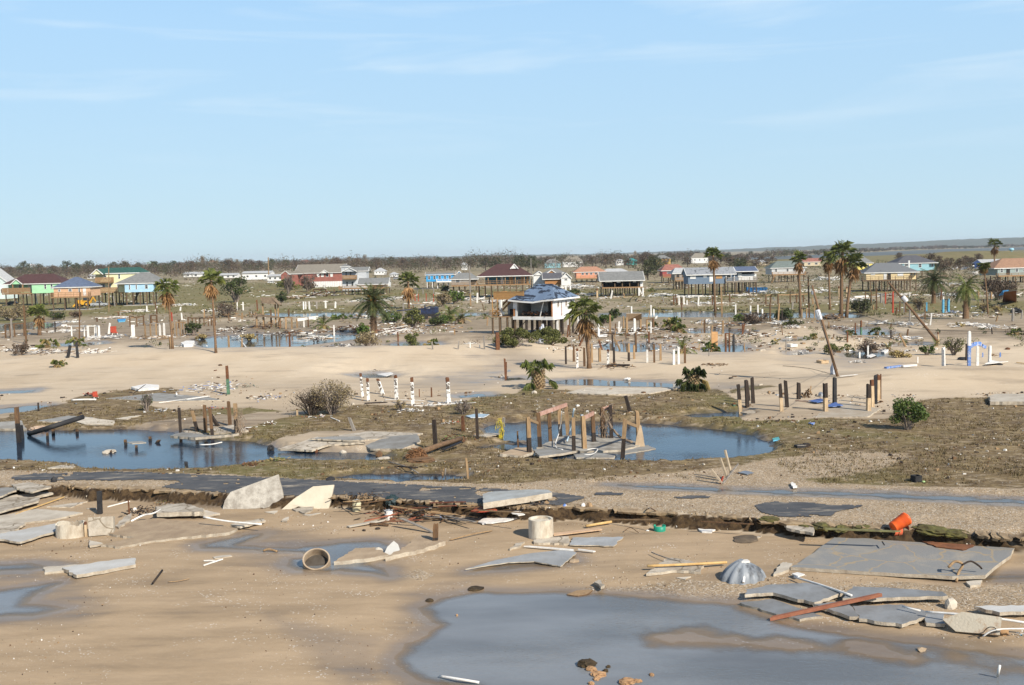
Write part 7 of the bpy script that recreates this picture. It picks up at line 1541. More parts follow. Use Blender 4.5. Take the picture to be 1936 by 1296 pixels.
pipe([(1062,780,2.2),(1058,815,.9),(1050,845,.3),(1064,852,.2)],1,WD['white'],'white cable hanging down the pond posts','cable','cable'); pipe([(1085,775,2.4),(1078,815,.9),(1072,836,.3)],1.4,mk('pale_blue', (.4,.52,.6)),'pale blue cord hanging between the pond posts','cable','cable'); pipe([(1110,852,.3),(1130,850,.3),(1122,860,.3),(1105,862,.3)],.8,WD['white'],'white wire curl on the pond floor slab','cable','cable')
# toppled palm trunk with root ball
def log():
    a, c = G(790,868), G(872,838); d = c-a; root = empty('fallen_palm', a); tag(root, 'toppled palm trunk with a shaggy brown root ball on the pond bank', 'fallen tree'); s = S(a); mb = MB(); mb.tube([Vector((0,0,.4)), d*.5+Vector((0,0,.42)), d+Vector((0,0,.35))], [5.5*s, 5*s, 4.5*s], 10); mb.build('trunk', M_TRUNK, root, True)
    r = random.Random(5); m = MB()
    for k in range(420):
        v = rvec(r).normalized(); p = Vector((v.x*.55, v.y*.5, abs(v.z)*.55+.25))*r.uniform(.7, 1); m.bar(p, p+Vector((v.x*.3-.1, v.y*.3, v.z*.25-.15)), .045, .03)
    m.build('root_ball', mk('root_fibre', (.26, .13, .055), (.14, .07, .035), 4, .95), root)
log()
rock(795,872,60,7,mk('root_soil', (.18,.10,.05), (.10,.06,.03), 3),'low mound of brown roots under the toppled palm','root_mound','roots',121,sub=3); plank((836,852,.2),(873,836,.5),7,WD['wet'],'wet black timber right of the toppled palm','beam','beam'); heap(860,832,60,14,[WD['rust'],WD['brown'],mk('fresh_green', (.13,.19,.05),(.2,.2,.08),3)],'reddish brush and green fronds right of the toppled palm',31,70,'brush pile','brush_pile',lenf=.35)
heap(475,880,44,9,[WD['rust'],WD['brown']],'rusty pile of roots on the road side of the left pond',32,70,'brush pile','brush_pile',lenf=.25); heap(525,872,46,10,[mk('fresh_green', (.1,.2,.1)),M_STRAW],'green palm frond heap on the road side of the left pond',33,60,'brush pile','brush_pile',lenf=.3)
def wheel(px, py, w):
    b = G(px, py); s = S(b); mb = MB(); P = [Vector((math.cos(a)*w*s*.4, 0, math.sin(a)*w*s*.5+w*s*.3)) for a in np.linspace(0, 6.283, 17)]; mb.tube(P, s*2.0, 6, cap=False); mb.tube([(0, -.05, w*s*.3), (0, .05, w*s*.3)], w*s*.3, 12); return tag(mb.build('tyre', [BLK], None, True, loc=b, rz=.5), 'half sunken black tyre at the tip of the pond slab', 'tyre')
wheel(512,853,13)
rock(598,856,9,8,WD['rust'],'rusty knob in the left pond below the tan slab',seed=131); rock(648,857,14,6,CON,'flat topped stone in the left pond below the grey plate',seed=132); rock(717,864,14,12,WD['brown'],'brown stub and stone in the shallow end of the left pond',seed=133); rock(725,868,28,4,CONL,'pale flat stone in the shallow end of the left pond',seed=134); rock(625,908,0.1+20,7,BLK,'dark pipe mouth at the left end of the thin pond',seed=135)
pipe([(735,875,.05),(770,885,.1),(792,897,.05)],1.2,WD['grey'],'thin grey branch lying towards the thin pond','stick','branch'); pipe([(752,884,.05),(790,886,.15)],1.4,WD['dark'],'short dark branch above the thin pond','stick','branch')
# broken wooden frame by the road (leaning boards in a V)
def vframe():
    b = G(1372,915); s = S(b); root = empty('splayed_boards', b); tag(root, 'splayed broken wooden frame of three leaning boards beside the road', 'frame')
    for (x0, y0, x1, y1, w, d) in ((1366,914,1346,888,6,0),(1378,902,1366,870,7,.5),(1388,893,1378,857,6,.9),):
        mb = MB(); a = Vector(((x0-1372)*s, d, max((915-y0)*s*.6, 0))); c = Vector(((x1-1372)*s, d+.2, (915-y1)*s)); mb.bar(a, c, w*s, w*s*.5); mb.build('board', WD['cream'] if False else mk('pale_grey_board', (.42,.34,.24),(.28,.22,.15),2), root)
    mb = MB(); mb.bar((-6*s, -.1, .05), (30*s, .9, 32*s), 2.4*s, 2*s); mb.build('rail', WD['grey'], root); mb = MB(); mb.bar((-10*s, 0, .0), (-4*s, .1, 14*s), 3*s, 2*s); mb.build('peg', WD['red'], root)
vframe()
def crate(px, py, w, h, label, mat, cat='crate', name='crate', d=None):
    b = G(px, py); s = S(b); mb = MB(); X, H, Y = w*s/2, h*s, (d or w)*s/2; t = .04
    mb.box((0, 0, t/2), (2*X, 2*Y, t))
    for x in (-X, X): mb.box((x, 0, H/2+t), (t, 2*Y, H))
    for y in (-Y, Y): mb.box((0, y, H/2+t), (2*X-t-.004, t, H))
    mb.box((0, -Y-.02, H*.9), (2*X+.06, .03, H*.12)); mb.box((0, -Y-.02, H*.1+t), (2*X+.06, .03, H*.12)); return tag(mb.build(name, mat, None, loc=b, rz=.35), label, cat)
crate(1732,911,14,11,'black plastic crate on the brown flat near the wet ditch',BLK); rock(1746,912,9,3,mk('lime', (.45,.62,.28)),'lime green scrap next to the black crate','scrap','scrap',141)
def tv(px, py): 
    b = G(px, py); s = S(b); root = empty('crate_wreck', b, .2); tag(root, 'overturned black crate lying on the olive bank right of the round pond', 'crate'); mb = MB(); mb.box((-5*s, 0, 2.4*s), (18*s, 14*s, 4.5*s)); mb.build('body', BLK, root); m = MB(); m.box((9*s, 0, 3.4*s), (10*s, 13*s, 6.5*s)); m.build('side_panel', WD['dark'], root); k = MB(); k.bar((-14*s, -7.2*s, 5*s), (4*s, -7.2*s, 5*s), 1.2*s); k.build('rail', WD['grey'], root)
tv(1517,846)
slab([(1460,833),(1472,830),(1474,835),(1462,837)],.08,mk('turquoise_scrap', (.10,.36,.36),(.07,.25,.26),2),'turquoise panel on the right tip of the round pond','scrap','panel',lift=.15,edge=WD['cyan']); slab([(1528,802),(1540,801),(1538,805)],.05,WD['blue'],'blue scrap on the olive flat below the piling pad','scrap','panel',lift=.1,edge=WD['blue']); slab([(1494,918),(1500,916),(1507,925),(1500,926)],.08,WD['white'],'white block beside the wet ditch','scrap','block',lift=.15,edge=WD['white']); slab([(1395,896),(1410,893),(1425,897),(1412,900)],.05,WD['metal'],'pale metal sheet right of the splayed frame','sheet','sheet',lift=.1,edge=WD['metal'])
tag(post(1388,772,767,5,'green',0,'stake'),'small pale green stake at the small upper pond','post'); rock(1010,744,12,5,CONL,'pale boulder below the bootlegged dune palm',seed=151); slab([(1180,720),(1186,717),(1192,718),(1188,721)],.15,WD['white'],'white box on the far side of the long dune pool','scrap','box',lift=.2,edge=WD['white']); rock(1295,737,11,6,WD['white'],'white bag at the foot of the right dune palm',seed=152)
slab([(1558,772),(1580,765),(1594,771),(1575,773)],.05,mk('blue_tarp', (.06,.12,.33),(.10,.16,.36),3),'blue tarp lying on the sandy piling pad','tarp','tarp',lift=.2,edge=WD['blue']); slab([(1528,762),(1550,758),(1570,762),(1545,765)],.04,mk('blue_tarp', (.06,.12,.33)),'flat dark blue tarp behind the blue tarp','tarp','tarp',lift=.2,edge=WD['blue']); rock(1552,750,14,9,WD['metal'],'grey metal bundle on the piling pad','scrap','scrap',153); heap(1527,752,18,26,[WD['brown'],WD['tan']],'upright tangle of twigs on the piling pad',41,34,'brush pile','brush_pile',lenf=.7); heap(1508,745,10,16,[WD['brown']],'tuft of twigs beside the short dark piling',42,20,'brush pile','brush_pile',lenf=.7)
plank((1505,758,.1),(1528,760,.1),3,WD['pink'],'pink plank on the piling pad'); plank((1500,772,.05),(1560,775,.05),1,WD['grey'],'thin lath on the piling pad')
# left flat: debris
slab([(248,737),(275,731),(300,733),(300,738),(262,741)],.25,WD['white'],'white fallen beam under the black plank on the left flat','beam','beam',lift=.3,edge=WD['white'],flat=True); plank((252,745,.1),(273,729,.9),7,WD['dark'],'black plank leaning on the white beam')
def redchair(px, py, label, sc=1.0, name='red_chair'):
    b = G(px, py); s = S(b)*sc; root = empty(name, b, .6); tag(root, label, 'chair'); r = MATS['red_paint']
    m = MB(); m.box((0, 0, 5*s), (11*s, 10*s, 1.4*s)); m.build('seat', r, root); m = MB(); m.box((0, 5*s, 11*s), (11*s, 1.4*s, 11*s)); m.build('backrest', r, root)
    for x in (-4.6, 4.6):
        for y in (-4, 4): m = MB(); m.box((x*s, y*s, 2*s), (1.3*s, 1.3*s, 4.4*s)); m.build('leg', WD['white'] if y < 0 else r, root)
redchair(181,754,'small red and white chair wreck on the olive flat at left',.8); redchair(216,634,'red chair standing by the white wall frame in the debris',1.0)
pipe([(136,758,.1),(160,757,.15),(182,757,.1)],1.8,WD['white'],'white tube lying left of the red chair wreck'); heap(168,749,26,8,[WD['dark'],BLK,WD['red']],'black and red scrap behind the red chair wreck',51,22)
heap(400,736,150,9,[WD['white'],WD['metal'],WD['white'],WD['blue'],WD['brown']],'sprawl of white siding scraps round the green and rusty stump',52,120,lenf=.16,flat=.9); heap(300,778,60,5,[WD['white'],WD['metal']],'band of white scraps in front of the half bare shrub',53,34,lenf=.2); heap(470,733,50,8,[WD['green'],WD['dark'],WD['metal']],'tangle of greenish wire right of the green stump',54,36,lenf=.25,thin=.02); heap(404,774,50,7,[WD['red'],WD['blue'],WD['dark']],'red and blue scraps behind the left pond pilings',55,22,lenf=.2)
plank((355,756,.05),(392,750,.05),3,WD['white'],'long white siding strip on the pale grey pad'); plank((302,762,.02),(390,750,.02),1.4,WD['white'],'thin white line of trim on the pale grey pad'); heap(470,812,60,5,[WD['white'],WD['tan'],WD['rust']],'scrap of sticks at the right of the left pond platform',56,30,lenf=.3); pipe([(420,838,.2),(400,842,.1),(378,843,.05)],1.2,WD['white'],'white strip dangling from the grey pond platform','stick','strip')
heap(510,753,90,5,[WD['blue'],WD['white'],WD['grey'],WD['dark']],'flat strewn blue white scraps left of the dark thicket',57,50,lenf=.16,flat=.7); tag(post(562,786,773,3,'cream',0,'stake'),'pale peg with a white cord left of the dark thicket','post'); heap(600,789,60,4,[WD['white'],WD['metal'],WD['red']],'white and red boards below the dark thicket',58,24,lenf=.25); plank((625,790,.03),(642,797,.03),2,WD['white'],'white lath right of the boards below the thicket'); heap(510,803,40,8,[WD['rust'],WD['dark'],WD['white']],'small pile of dark boards on the sand left of the slanted stump',59,26,lenf=.3)
heap(775,778,60,7,[WD['white'],WD['metal'],WD['white']],'crumpled white sheet metal on the olive flat',60,40,lenf=.22); heap(840,764,150,5,[WD['white'],WD['metal'],WD['tan'],WD['white']],'long drift of white trim boards near the last white piling',61,70,lenf=.22,flat=.25); slab([(880,789),(900,785),(925,786),(915,792),(890,792)],.06,mk('pale_blue', (.5,.56,.62),(.42,.47,.52),1),'pale blue panel lying left of the round pond','sheet','panel',lift=.12,edge=WD['white']); slab([(895,825),(925,821),(950,823),(920,828)],.08,CONL,'pale plate left of the yellow mesh',lift=.1); heap(850,800,50,4,[WD['red'],WD['white'],WD['tan']],'red and white crumbs near the rusty stump',62,26,lenf=.2); plank((690,763,.05),(730,761,.05),9,WD['dark'],'black panel at the foot of the second white piling','board','panel'); plank((728,756,.04),(800,758,.04),1.6,WD['white'],'long white lath behind the white pilings'); plank((783,768,.04),(860,764,.04),1.6,WD['white'],'long white lath in front of the white pilings'); slab([(712,712),(738,707),(744,711),(730,715)],.06,WD['white'],'white boat shaped panel in the small dune puddle','scrap','panel',lift=.25,edge=WD['white']); heap(705,702,30,3,[WD['white'],WD['dark']],'scraps at the edge of the small dune puddle',63,14,lenf=.25); tag(post(957,717,685,3,'rust',1,'stake'),'rusty splintered trunk on the dune left of the dune palm','post')
heap(955,715,22,7,[WD['white'],WD['metal'],WD['dark']],'grey scrap at the rusty splintered trunk',64,20,lenf=.25)
# ------------------------------------------------------------------ the debris field behind the dune
def upole(px, by, tx, ty, w, label, arm=True, tfx=None, back=0.0):
    """leaning utility pole: foot pixel, top pixel"""
    b = G(px, by); s = S(b); root = empty('utility_pole', b); tag(root, label, 'utility pole'); H = (by-ty)*s; X = (tx-px)*s; top = Vector((X, back, H)); mb = MB(); mb.tube([Vector((-X*.05, -back*.05, -.6)), top*.5, top], [w*s*.55, w*s*.48, w*s*.38], 10); mb.build('shaft', mk('pole_wood', (.20, .12, .066), (.12, .072, .042), 2, .9, .3, (4, 4, .5)), root, True)
    if tfx:
        t, r0, h0, dx = tfx; p = top*t+Vector((dx*s, -.3, 0)); mb = MB(); ax = top.normalized(); mb.tube([p, p+ax*h0*s*.08, p+ax*h0*s*.92, p+ax*h0*s], [r0*s*.8, r0*s, r0*s, r0*s*.75], 14); o = mb.build('transformer', mk('transformer_grey', (.68,.69,.70), (.55,.56,.57), 2, .5, 0), root); m2 = MB(); m2.tube([p+ax*h0*s, p+ax*h0*s*1.2], r0*s*.25, 8); m2.build('bushing', WD['dark'], o)
    if arm:
        mb = MB(); p = top*.93; mb.bar(p+Vector((-5*s, 0, 1.5*s)), p+Vector((5*s, 0, -1.0*s)), 1.2*s, 1.4*s); mb.build('crossarm', WD['grey'], root); mb = MB(); mb.box(p+Vector((-4*s, -.2, -2*s)), (2*s, .4, 6*s)); mb.build('cutout_switch', WD['metal'], root)
    return root
upole(1584,712,1543,540,5.2,'leaning utility pole with a white transformer on the right dune',True,(.62,5.2,20,-5),1.5); upole(1774,646,1684,533,5,'strongly leaning utility pole with a transformer near the cream house',False,(.68,4.2,12,3),1.0)
for k, (P, lb) in enumerate((([(1584,700,.2),(1578,690,5.5),(1546,590,9.5)],'slack cable hanging down the leaning pole'),([(1577,690,1.0),(1571,670,4),(1547,600,8)],'thin cable beside the slack cable on the leaning pole'),([(1610,590,3.5),(1680,612,3.0),(1760,625,2.5),(1936,628,3.5)],'long sagging wire from the far leaning pole to the right edge'),([(1480,693,.06),(1530,698,.06),(1578,711,.06)],'black cable lying over the dune left of the leaning pole'))):
    pipe(P,.45,BLK,lb,'cable','cable',n=4)
# far pole arms
frame('dark blue post and beam remains left of the far thicket', [(1366,628,606,3,'brown'),(1404,632,612,3,'rust')], [], 'post_pair')
def bluearch():
    frame('blue and white arched porch frame on the right dune', [(1832,697,627,6,'bluewhite'),(1848,693,655,5.5,'white'),(1871,688,655,5,'white')], [], 'porch_frame'); r = bpy.data.objects['porch_frame']; b = r.location; s = S(b); mb = MB(); P = [Vector((-16*s, 0, 36*s)), Vector((-8*s, 0, 42*s)), Vector((6*s, .3, 43*s)), Vector((10*s, .5, 40*s))]
    for i in range(3): mb.bar(P[i], P[i+1], 2*s, 7*s)
    mb.build('arch_beam', WD['blue'], r); mb = MB(); mb.bar(Vector((13*s, .6, 38*s)), Vector((24*s, 1.2, 34*s)), 2*s, 6*s); mb.build('arch_beam', WD['blue'], r)
bluearch()
plank((1674,695,.2),(1705,691,.25),6,WD['blue'],'peeling blue board lying on the right dune','board','board',th=.2); plank((1706,692,.25),(1730,690,.25),6,WD['white'],'white board lying end to end with the blue board','board','board',th=.2); slab([(1862,693),(1876,686),(1890,689),(1906,688),(1880,692)],.05,WD['white'],'torn white sheet beside the porch frame','sheet','sheet',lift=.3,edge=WD['white']); rock(1885,690,24,4,BLK,'black plastic bundle under the torn white sheet','bundle','bundle',161); rock(1822,680,26,5,BLK,'flat black bundle at the dark post on the right dune','bundle','bundle',162)
rock(1905,661,14,5,WD['rust'],'rust brown box on the right dune','box','box',163,sub=1); heap(1880,673,30,4,[WD['rust'],WD['tan']],'brown boards behind the porch frame',71,14,lenf=.3); plank((1922,686,.1),(1940,688,.1),4,mk('bamboo',(.5,.4,.2)),'yellow orange plank at the right edge of the dune'); crate(1497,656,15,5,'white cooler box on the sand by a small pool',WD['white'],'cooler','cooler_box'); heap(1514,671,16,9,[WD['white'],WD['metal']],'white crumpled sheet in the little right pool',72,20,lenf=.3); heap(1620,686,46,6,[WD['white'],WD['metal'],WD['grey'],WD['white']],'white and grey scrap heap in front of the short white posts',73,40,lenf=.2); slab([(1638,676),(1650,672),(1656,675),(1645,679)],.05,WD['white'],'small white board by the short white posts','board','board',lift=.2,edge=WD['white']); slab([(1666,668),(1674,663),(1680,664),(1672,669)],.3,WD['white'],'white bag on the sand right of the short white posts','bag','bag',lift=.2,edge=WD['white']); crate(1555,687,16,5,'pale box half buried left of the leaning pole foot',WD['cream'] if 'cream' in WD else CON,'box','box'); rock(1575,709,12,22,mk('pale_rag', (.52,.54,.58),(.4,.42,.46),2),'pale rag wrapped round the leaning pole foot','rag','rag',164,sub=3); plank((1588,712,.1),(1618,709,.1),4,WD['white'],'white strip lying right of the leaning pole foot'); heap(1598,588,24,3,[WD['white']],'white rubble at the feet of the tall palms',74,10,lenf=.3)
slab([(1344,664,.1),(1357,664,.1),(1357,628,2.6),(1345,628,2.6)],.08,M_PLY,'upright plywood sheet standing in the sand by the right pool','board','plywood_sheet',edge=M_PLY,flat=False); tag(post(1345,665,627,2.4,'tan',0,'stake'),'stud holding the upright plywood sheet','post'); slab([(1184,607,.2),(1213,606,.2),(1213,593,2.0),(1184,593,2.0)],.1,mk('slat_panel', (.36,.25,.15),(.24,.16,.09),3,.9,.3,(6,1,.5)),'wooden slat panel standing on the wrecked posts','fence','fence_panel',flat=False); heap(1225,655,40,12,[WD['white'],WD['metal'],WD['dark'],WD['grey']],'wrecked white appliance pile in the dune pool',75,40,lenf=.3); heap(1165,693,90,6,[WD['brown'],WD['tan'],WD['rust'],WD['grey']],'pile of brown boards in front of the piling row',76,54,lenf=.25,flat=.6); plank((1150,690,.2),(1190,690,.3),8,WD['dark'],'dark beam lying on the brown board pile','beam','beam',th=.2); plank((1120,655,.2),(1145,650,.2),2,WD['white'],'white trim board right of the slanted stump'); heap(1060,662,50,4,[WD['white'],WD['tan']],'scraps under the right olive bush',77,20,lenf=.2); rock(1026,648,16,34,mk('pale_rag',(.5,.5,.5)),'crumpled white sheet between the two olive bushes','sheet','sheet',165,sub=3); slab([(1130,636),(1148,634),(1148,638),(1132,639)],.1,WD['white'],'white slab at the foot of the white post','slab','slab',lift=.2,edge=WD['white'])
# broken deck with stairs
def bdeck():
    b = G(515,620); s = S(b); root = empty('broken_deck', b); tag(root, 'broken weathered deck with slanting stairs standing on tall posts', 'deck'); m = mk('grey_brown_deck', (.25,.185,.125),(.15,.11,.075),1.5,.9,.3)
    mb = MB(); mb.prism([(-20*s, 0, 50*s), (12*s, 0, 48*s), (14*s, 3, 46*s), (-18*s, 3, 50*s)], .3); mb.build('platform', m, root); mb = MB(); mb.prism([(-20*s, -.1, 58*s), (8*s, -.1, 57*s), (8*s, .05, 44*s), (-18*s, .05, 47*s)], .15); mb.build('side_panel', m, root); mb = MB(); mb.prism([(2*s, -.3, 58*s), (17*s, -.3, 43*s), (17*s, 1.6, 43*s), (2*s, 1.6, 58*s)], .2); mb.build('stairs', m, root)
    for x, h in ((-30, 27), (-18, 48), (-4, 34), (5, 48), (11, 46)): mb = MB(); mb.box((x*s, .5+.1*x % 1, h*s/2-.3), (2.6*s, 2.6*s, h*s+.6)); mb.build('post', WD['tan'] if x != -4 else WD['brown'], root)
    mb = MB(); mb.bar((-32*s, .4, 26*s), (12*s, .4, 20*s), 1.2*s, 2*s); mb.build('beam', m, root); mb = MB(); mb.prism([(-36*s, -.2, 24*s), (8*s, -.2, 20*s), (8*s, 2.5, 20*s), (-36*s, 2.5, 24*s)], .15); mb.build('lower_deck', m, root)
bdeck()
heap(500,622,80,14,[WD['dark'],WD['brown'],WD['tan'],WD['brown']],'dark collapsed timbers under the broken deck',81,50,lenf=.4)
# vehicles
def pickup(px, py):
    b = G(px, py); s = S(b)*1.0; root = empty('pickup_truck', b, R(8)); tag(root, 'silver pickup truck parked under the yellow house deck', 'pickup truck'); m = mk('silver_paint', (.50,.52,.54),(.44,.46,.48),1,.3,0,metal=.3); L = 5.4
    mb = MB()
    def ext(prof, y0, y1):
        n = len(prof); a = [Vector((x, y0, z)) for x, z in prof]; c = [Vector((x, y1, z)) for x, z in prof]; mb.add(a+c, [tuple(range(n)), tuple(range(2*n-1, n-1, -1))]+[(i, i+n, (i+1) % n+n, (i+1) % n) for i in range(n)])
    ext([(-2.7,.45),(2.7,.45),(2.7,1.0),(2.5,1.12),(1.2,1.15),(.55,1.75),(-.75,1.78),(-.95,1.2),(-2.7,1.2)], -.92, .92); mb.build('body', m, root)
    k = MB(); k.prism([(1.02,-.94,1.2),(.5,-.94,1.66),(-.65,-.94,1.68),(-.8,-.94,1.22)], .03); k.build('side_window', M_PANE, root); k = MB(); k.prism([(1.24,-.75,1.2),(1.24,.75,1.2),(.62,.7,1.72),(.62,-.7,1.72)], .03); k.build('windscreen', M_PANE, root)
    for x in (-1.75, 1.7):
        for y in (-.85, .85): k = MB(); k.tube([(x, y-.13, .38), (x, y+.13, .38)], .38, 16); w_ = k.build('wheel', BLK, root); q = MB(); q.tube([(x, y-.15, .38), (x, y+.15, .38)], .2, 12); q.build('rim', WD['metal'], w_)
pickup(188,580)
def backhoe(px, py):
    b = G(px, py); root = empty('excavator', b); tag(root, 'yellow backhoe loader working behind the peach house posts', 'excavator'); Y_ = mk('machine_yellow', (.68,.36,.03),(.5,.26,.03),1,.5,0)
    for n, c, d in (('chassis',(0,0,1.1),(3.6,1.6,.9)),('hood',(-1.2,0,1.9),(1.6,1.3,.7)),('counterweight',(1.9,0,1.3),(.6,1.7,1.1))): mb = MB(); mb.box(c, d); mb.build(n, Y_, root)
    mb = MB(); mb.box((.5,0,2.45),(1.5,1.4,1.75)); c = mb.build('cab', Y_, root); k = MB(); k.box((.5,0,2.6),(1.3,1.44,1.1)); k.build('cab_window', M_PANE, c)
    for x, r_ in ((-1.3,.55),(1.1,.8)):
        for y in (-.9,.9): k = MB(); k.tube([(x,y-.22,r_),(x,y+.22,r_)], r_, 18); w_ = k.build('wheel', BLK, root); q = MB(); q.tube([(x,y-.24,r_),(x,y+.24,r_)], r_*.5, 12); q.build('rim', Y_, w_)
    k = MB(); k.bar((-1.6,-.6,1.6),(-3.1,-.6,.7),.2,.35); k.bar((-1.6,.6,1.6),(-3.1,.6,.7),.2,.35); k.build('loader_arm', Y_, root); k = MB(); k.prism([(-3.0,-1.1,.9),(-3.0,1.1,.9),(-3.7,1.1,.3),(-3.7,-1.1,.3)],.5); k.build('bucket', Y_, root); k = MB(); k.bar((2.1,0,1.5),(3.0,0,3.2),.3,.4); k.bar((3.0,0,3.2),(3.9,0,1.6),.25,.35); k.build('boom', Y_, root)
backhoe(160,580)
def car(px, py, label, c, rz=0.2):
    b = G(px, py); root = empty('parked_car', b, rz); tag(root, label, 'car'); m = mk('car_'+c[0], c[1], None, 1, .3, 0); mb = MB(); prof = [(-2.2,.35),(2.2,.35),(2.25,.75),(1.3,.9),(.7,1.4),(-1.0,1.42),(-1.7,.95),(-2.2,.9)]; n = len(prof); a = [Vector((x,-.85,z)) for x,z in prof]; d = [Vector((x,.85,z)) for x,z in prof]; mb.add(a+d,[tuple(range(n)),tuple(range(2*n-1,n-1,-1))]+[(i,i+n,(i+1)%n+n,(i+1)%n) for i in range(n)]); mb.build('body', m, root); k = MB(); k.prism([(1.05,-.87,.93),(.62,-.87,1.33),(-.92,-.87,1.35),(-1.4,-.87,.96)],.02); k.build('side_window', M_PANE, root)
    for x in (-1.4,1.4):
        for y in (-.8,.8): k = MB(); k.tube([(x,y-.1,.32),(x,y+.1,.32)],.32,14); k.build('wheel', BLK, root)
car(25,577,'dark small car under the mint green house',('dark',(.05,.055,.07))); car(513,536,'white car beside the white warehouse',('white',(.7,.7,.7))); car(750,529,'grey car in the wreckage beyond the collapsed house',('grey',(.3,.31,.33)))
def rig():
    b = G(802,604); s = S(b); root = empty('wrecked_truck', b, R(-6)); tag(root, 'dark blue wrecked truck with a long boom tangled behind shrubs', 'truck'); D_ = mk('navy_paint', (.028,.045,.11),(.02,.02,.03),1.5,.5,.1)
    for n, c, d, m in (('chassis',(0,0,8),(60,16,5),WD['black']),('engine_block',(6,0,15),(22,14,10),D_),('cab',(20,0,16),(14,15,13),D_),('toolbox',(-16,0,14),(14,13,8),D_)): mb = MB(); mb.box(Vector(c)*s, Vector(d)*s); mb.build(n, m, root)
    for n, a, c in (('boom',(-52,0,17),(-4,0,20)),('mast',(2,0,18),(2,0,27)),('roll_bar',(-10,4,18),(14,4,24))): mb = MB(); mb.bar(Vector(a)*s, Vector(c)*s, 2*s, 2*s); mb.build(n, D_, root)
    mb = MB(); mb.box(Vector((-4,6,28))*s, (38*s,12*s,1.2*s)); mb.build('canopy', WD['grey'], root)
    for x in (-18, 4, 20): mb = MB(); mb.tube([Vector((x,-9,5))*s, Vector((x,-6,5))*s], 5*s, 14); mb.build('wheel', BLK, root)
rig()
def dumpster(px, py):
    b = G(px, py); s = S(b); root = empty('dumpster', b, .05); tag(root, 'blue open top dumpster right of the white wing house', 'dumpster'); m = mk('dumpster_blue', (.012,.12,.30),(.015,.09,.22),1,.5,0); mb = MB(); X, Y_, H = 17*s, 1.2, 9*s
    for y in (-Y_, Y_): mb.prism([(-X*1.0, y, 0), (X, y, 0), (X, y, H), (-X*.86, y, H)], .08)
    mb.box((X,0,H/2),(.08,2*Y_-.1,H)); mb.bar((-X,0,0),(-X*.86,0,H),2*Y_-.1,.08,up=Vector((0,1,0))); mb.box((0,0,.06),(2*X-.2,2*Y_-.2,.08)); mb.build('bin', m, root)
    k = MB(); [k.box((x*X,-Y_-.12,H/2),(.12,.1,H*.96)) for x in (-.7,-.4,-.1,.2,.5,.8)]; k.build('ribs', m, root); k = MB(); k.box((0,-Y_-.1,H),(1.9*X,.2,.15)); k.build('rim', m, root)
dumpster(1432,553)
# blue frame, swing like
frame('leaning cyan A frame at the right pool', [(1783,592,567,4,'cyan'),(1793,591,566,4,'cyan')], [(0,1,'black')], 'cyan_frame'); tag(post(1752,589,572,3.4,'cyan',0,'stake'),'single cyan post left of the cyan frame','post'); slab([(1895,571,.1),(1922,571,.1),(1922,549,4.0),(1898,552,3.5)],.12,mk('red_brown_panel', (.26,.09,.045),(.18,.06,.03),2),'red brown wall panel standing at the right edge','wall','wall_panel',flat=False); slab([(1888,560,1.6),(1896,550,3.2),(1908,549,3.3),(1899,558,2.2)],.06,mk('bright_tarp', (.06,.30,.60),(.05,.22,.45),2),'bright blue tarp hanging on the red brown panel','tarp','tarp',flat=False,edge=WD['cyan']); rock(1921,592,22,10,BLK,'black wreck of a small engine at the right edge','engine','engine',171,sub=3); heap(1800,592,40,6,[WD['blue'],WD['black'],WD['white'],WD['metal']],'blue black scrap under the cyan frame',82,30,lenf=.3)
frame('pale door frame pair behind the tall palms', [(1586,566,541,2.6,'cream'),(1592,562,541,2.6,'cream'),(1601,562,542,3,'cream')], [(0,1,'cream')], 'door_frame'); plank((1615,561,.3),(1640,559,.5),7,WD['white'],'white overturned cooler behind the tall palms','cooler','cooler',th=.5); frame('pale orange studs before the brown willow', [(1850,565,548,3,'tan'),(1874,566,550,3,'tan'),(1888,567,548,3,'tan')], [], 'stud_frame')
crate(252,637,6,22,'white refrigerator standing in the debris field',WD['white'],'refrigerator','refrigerator'); tag(post(206,632,612,4,'white',3,'stake'),'leaning white panel right of the white wall frame','panel'); slab([(222,606),(238,605),(236,609),(224,610)],.3,mk('bright_tarp',(.06,.3,.6)),'blue tarp on the sand behind the white posts','tarp','tarp',edge=WD['cyan'],lift=.3); slab([(342,653),(352,648),(368,649),(364,656),(348,657)],.5,WD['white'],'white rounded box in the shallow left pool','box','box',lift=.4,edge=WD['white']); plank((455,644,.2),(466,658,.2),2,WD['white'],'white leaning lath in the left pool'); plank((553,645,.2),(580,646,.2),6,WD['white'],'white floating panel in the left pool','board','panel'); slab([(560,636),(575,633),(582,637)],.2,CONL,'sandy hump in the left pool',lift=.3); heap(600,648,14,14,[WD['dark'],WD['grey']],'dark upright scrap in the left pool',83,12,lenf=.5); plank((480,655,.1),(495,654,.1),5,WD['dark'],'dark board in the left pool'); rock(303,653,6,7,WD['black'],'black tyre by the left pool','tyre','tyre',172); tag(post(1215,560,548,3,'white',-5,'stake'),'white leaning post before the gutted house','post'); tag(post(1129,566,546,3.4,'cream',0,'stake'),'pale upright post left of the gutted house','post'); tag(post(1155,565,550,3,'white',3,'stake'),'white upright board before the gutted house','post'); heap(1160,564,70,4,[WD['white'],WD['cream'] if 'cream' in WD else CON],'long pale boards on the grass before the gutted house',84,20,lenf=.5,flat=.25)
plank((1170,560,.2),(1195,556,1.8),2,WD['white'],'white board leaning before the gutted house'); plank((1195,563,.2),(1203,556,2.2),2,WD['cream'],'pale leaning lath before the gutted house'); plank((1206,563,.2),(1215,556,2.2),2,WD['cream'],'second pale leaning lath before the gutted house')
slab([(1390,600),(1402,596),(1412,599),(1405,602)],.4,BLK,'black overturned hull at the end of the far channel','boat','hull',lift=.5,edge=BLK)
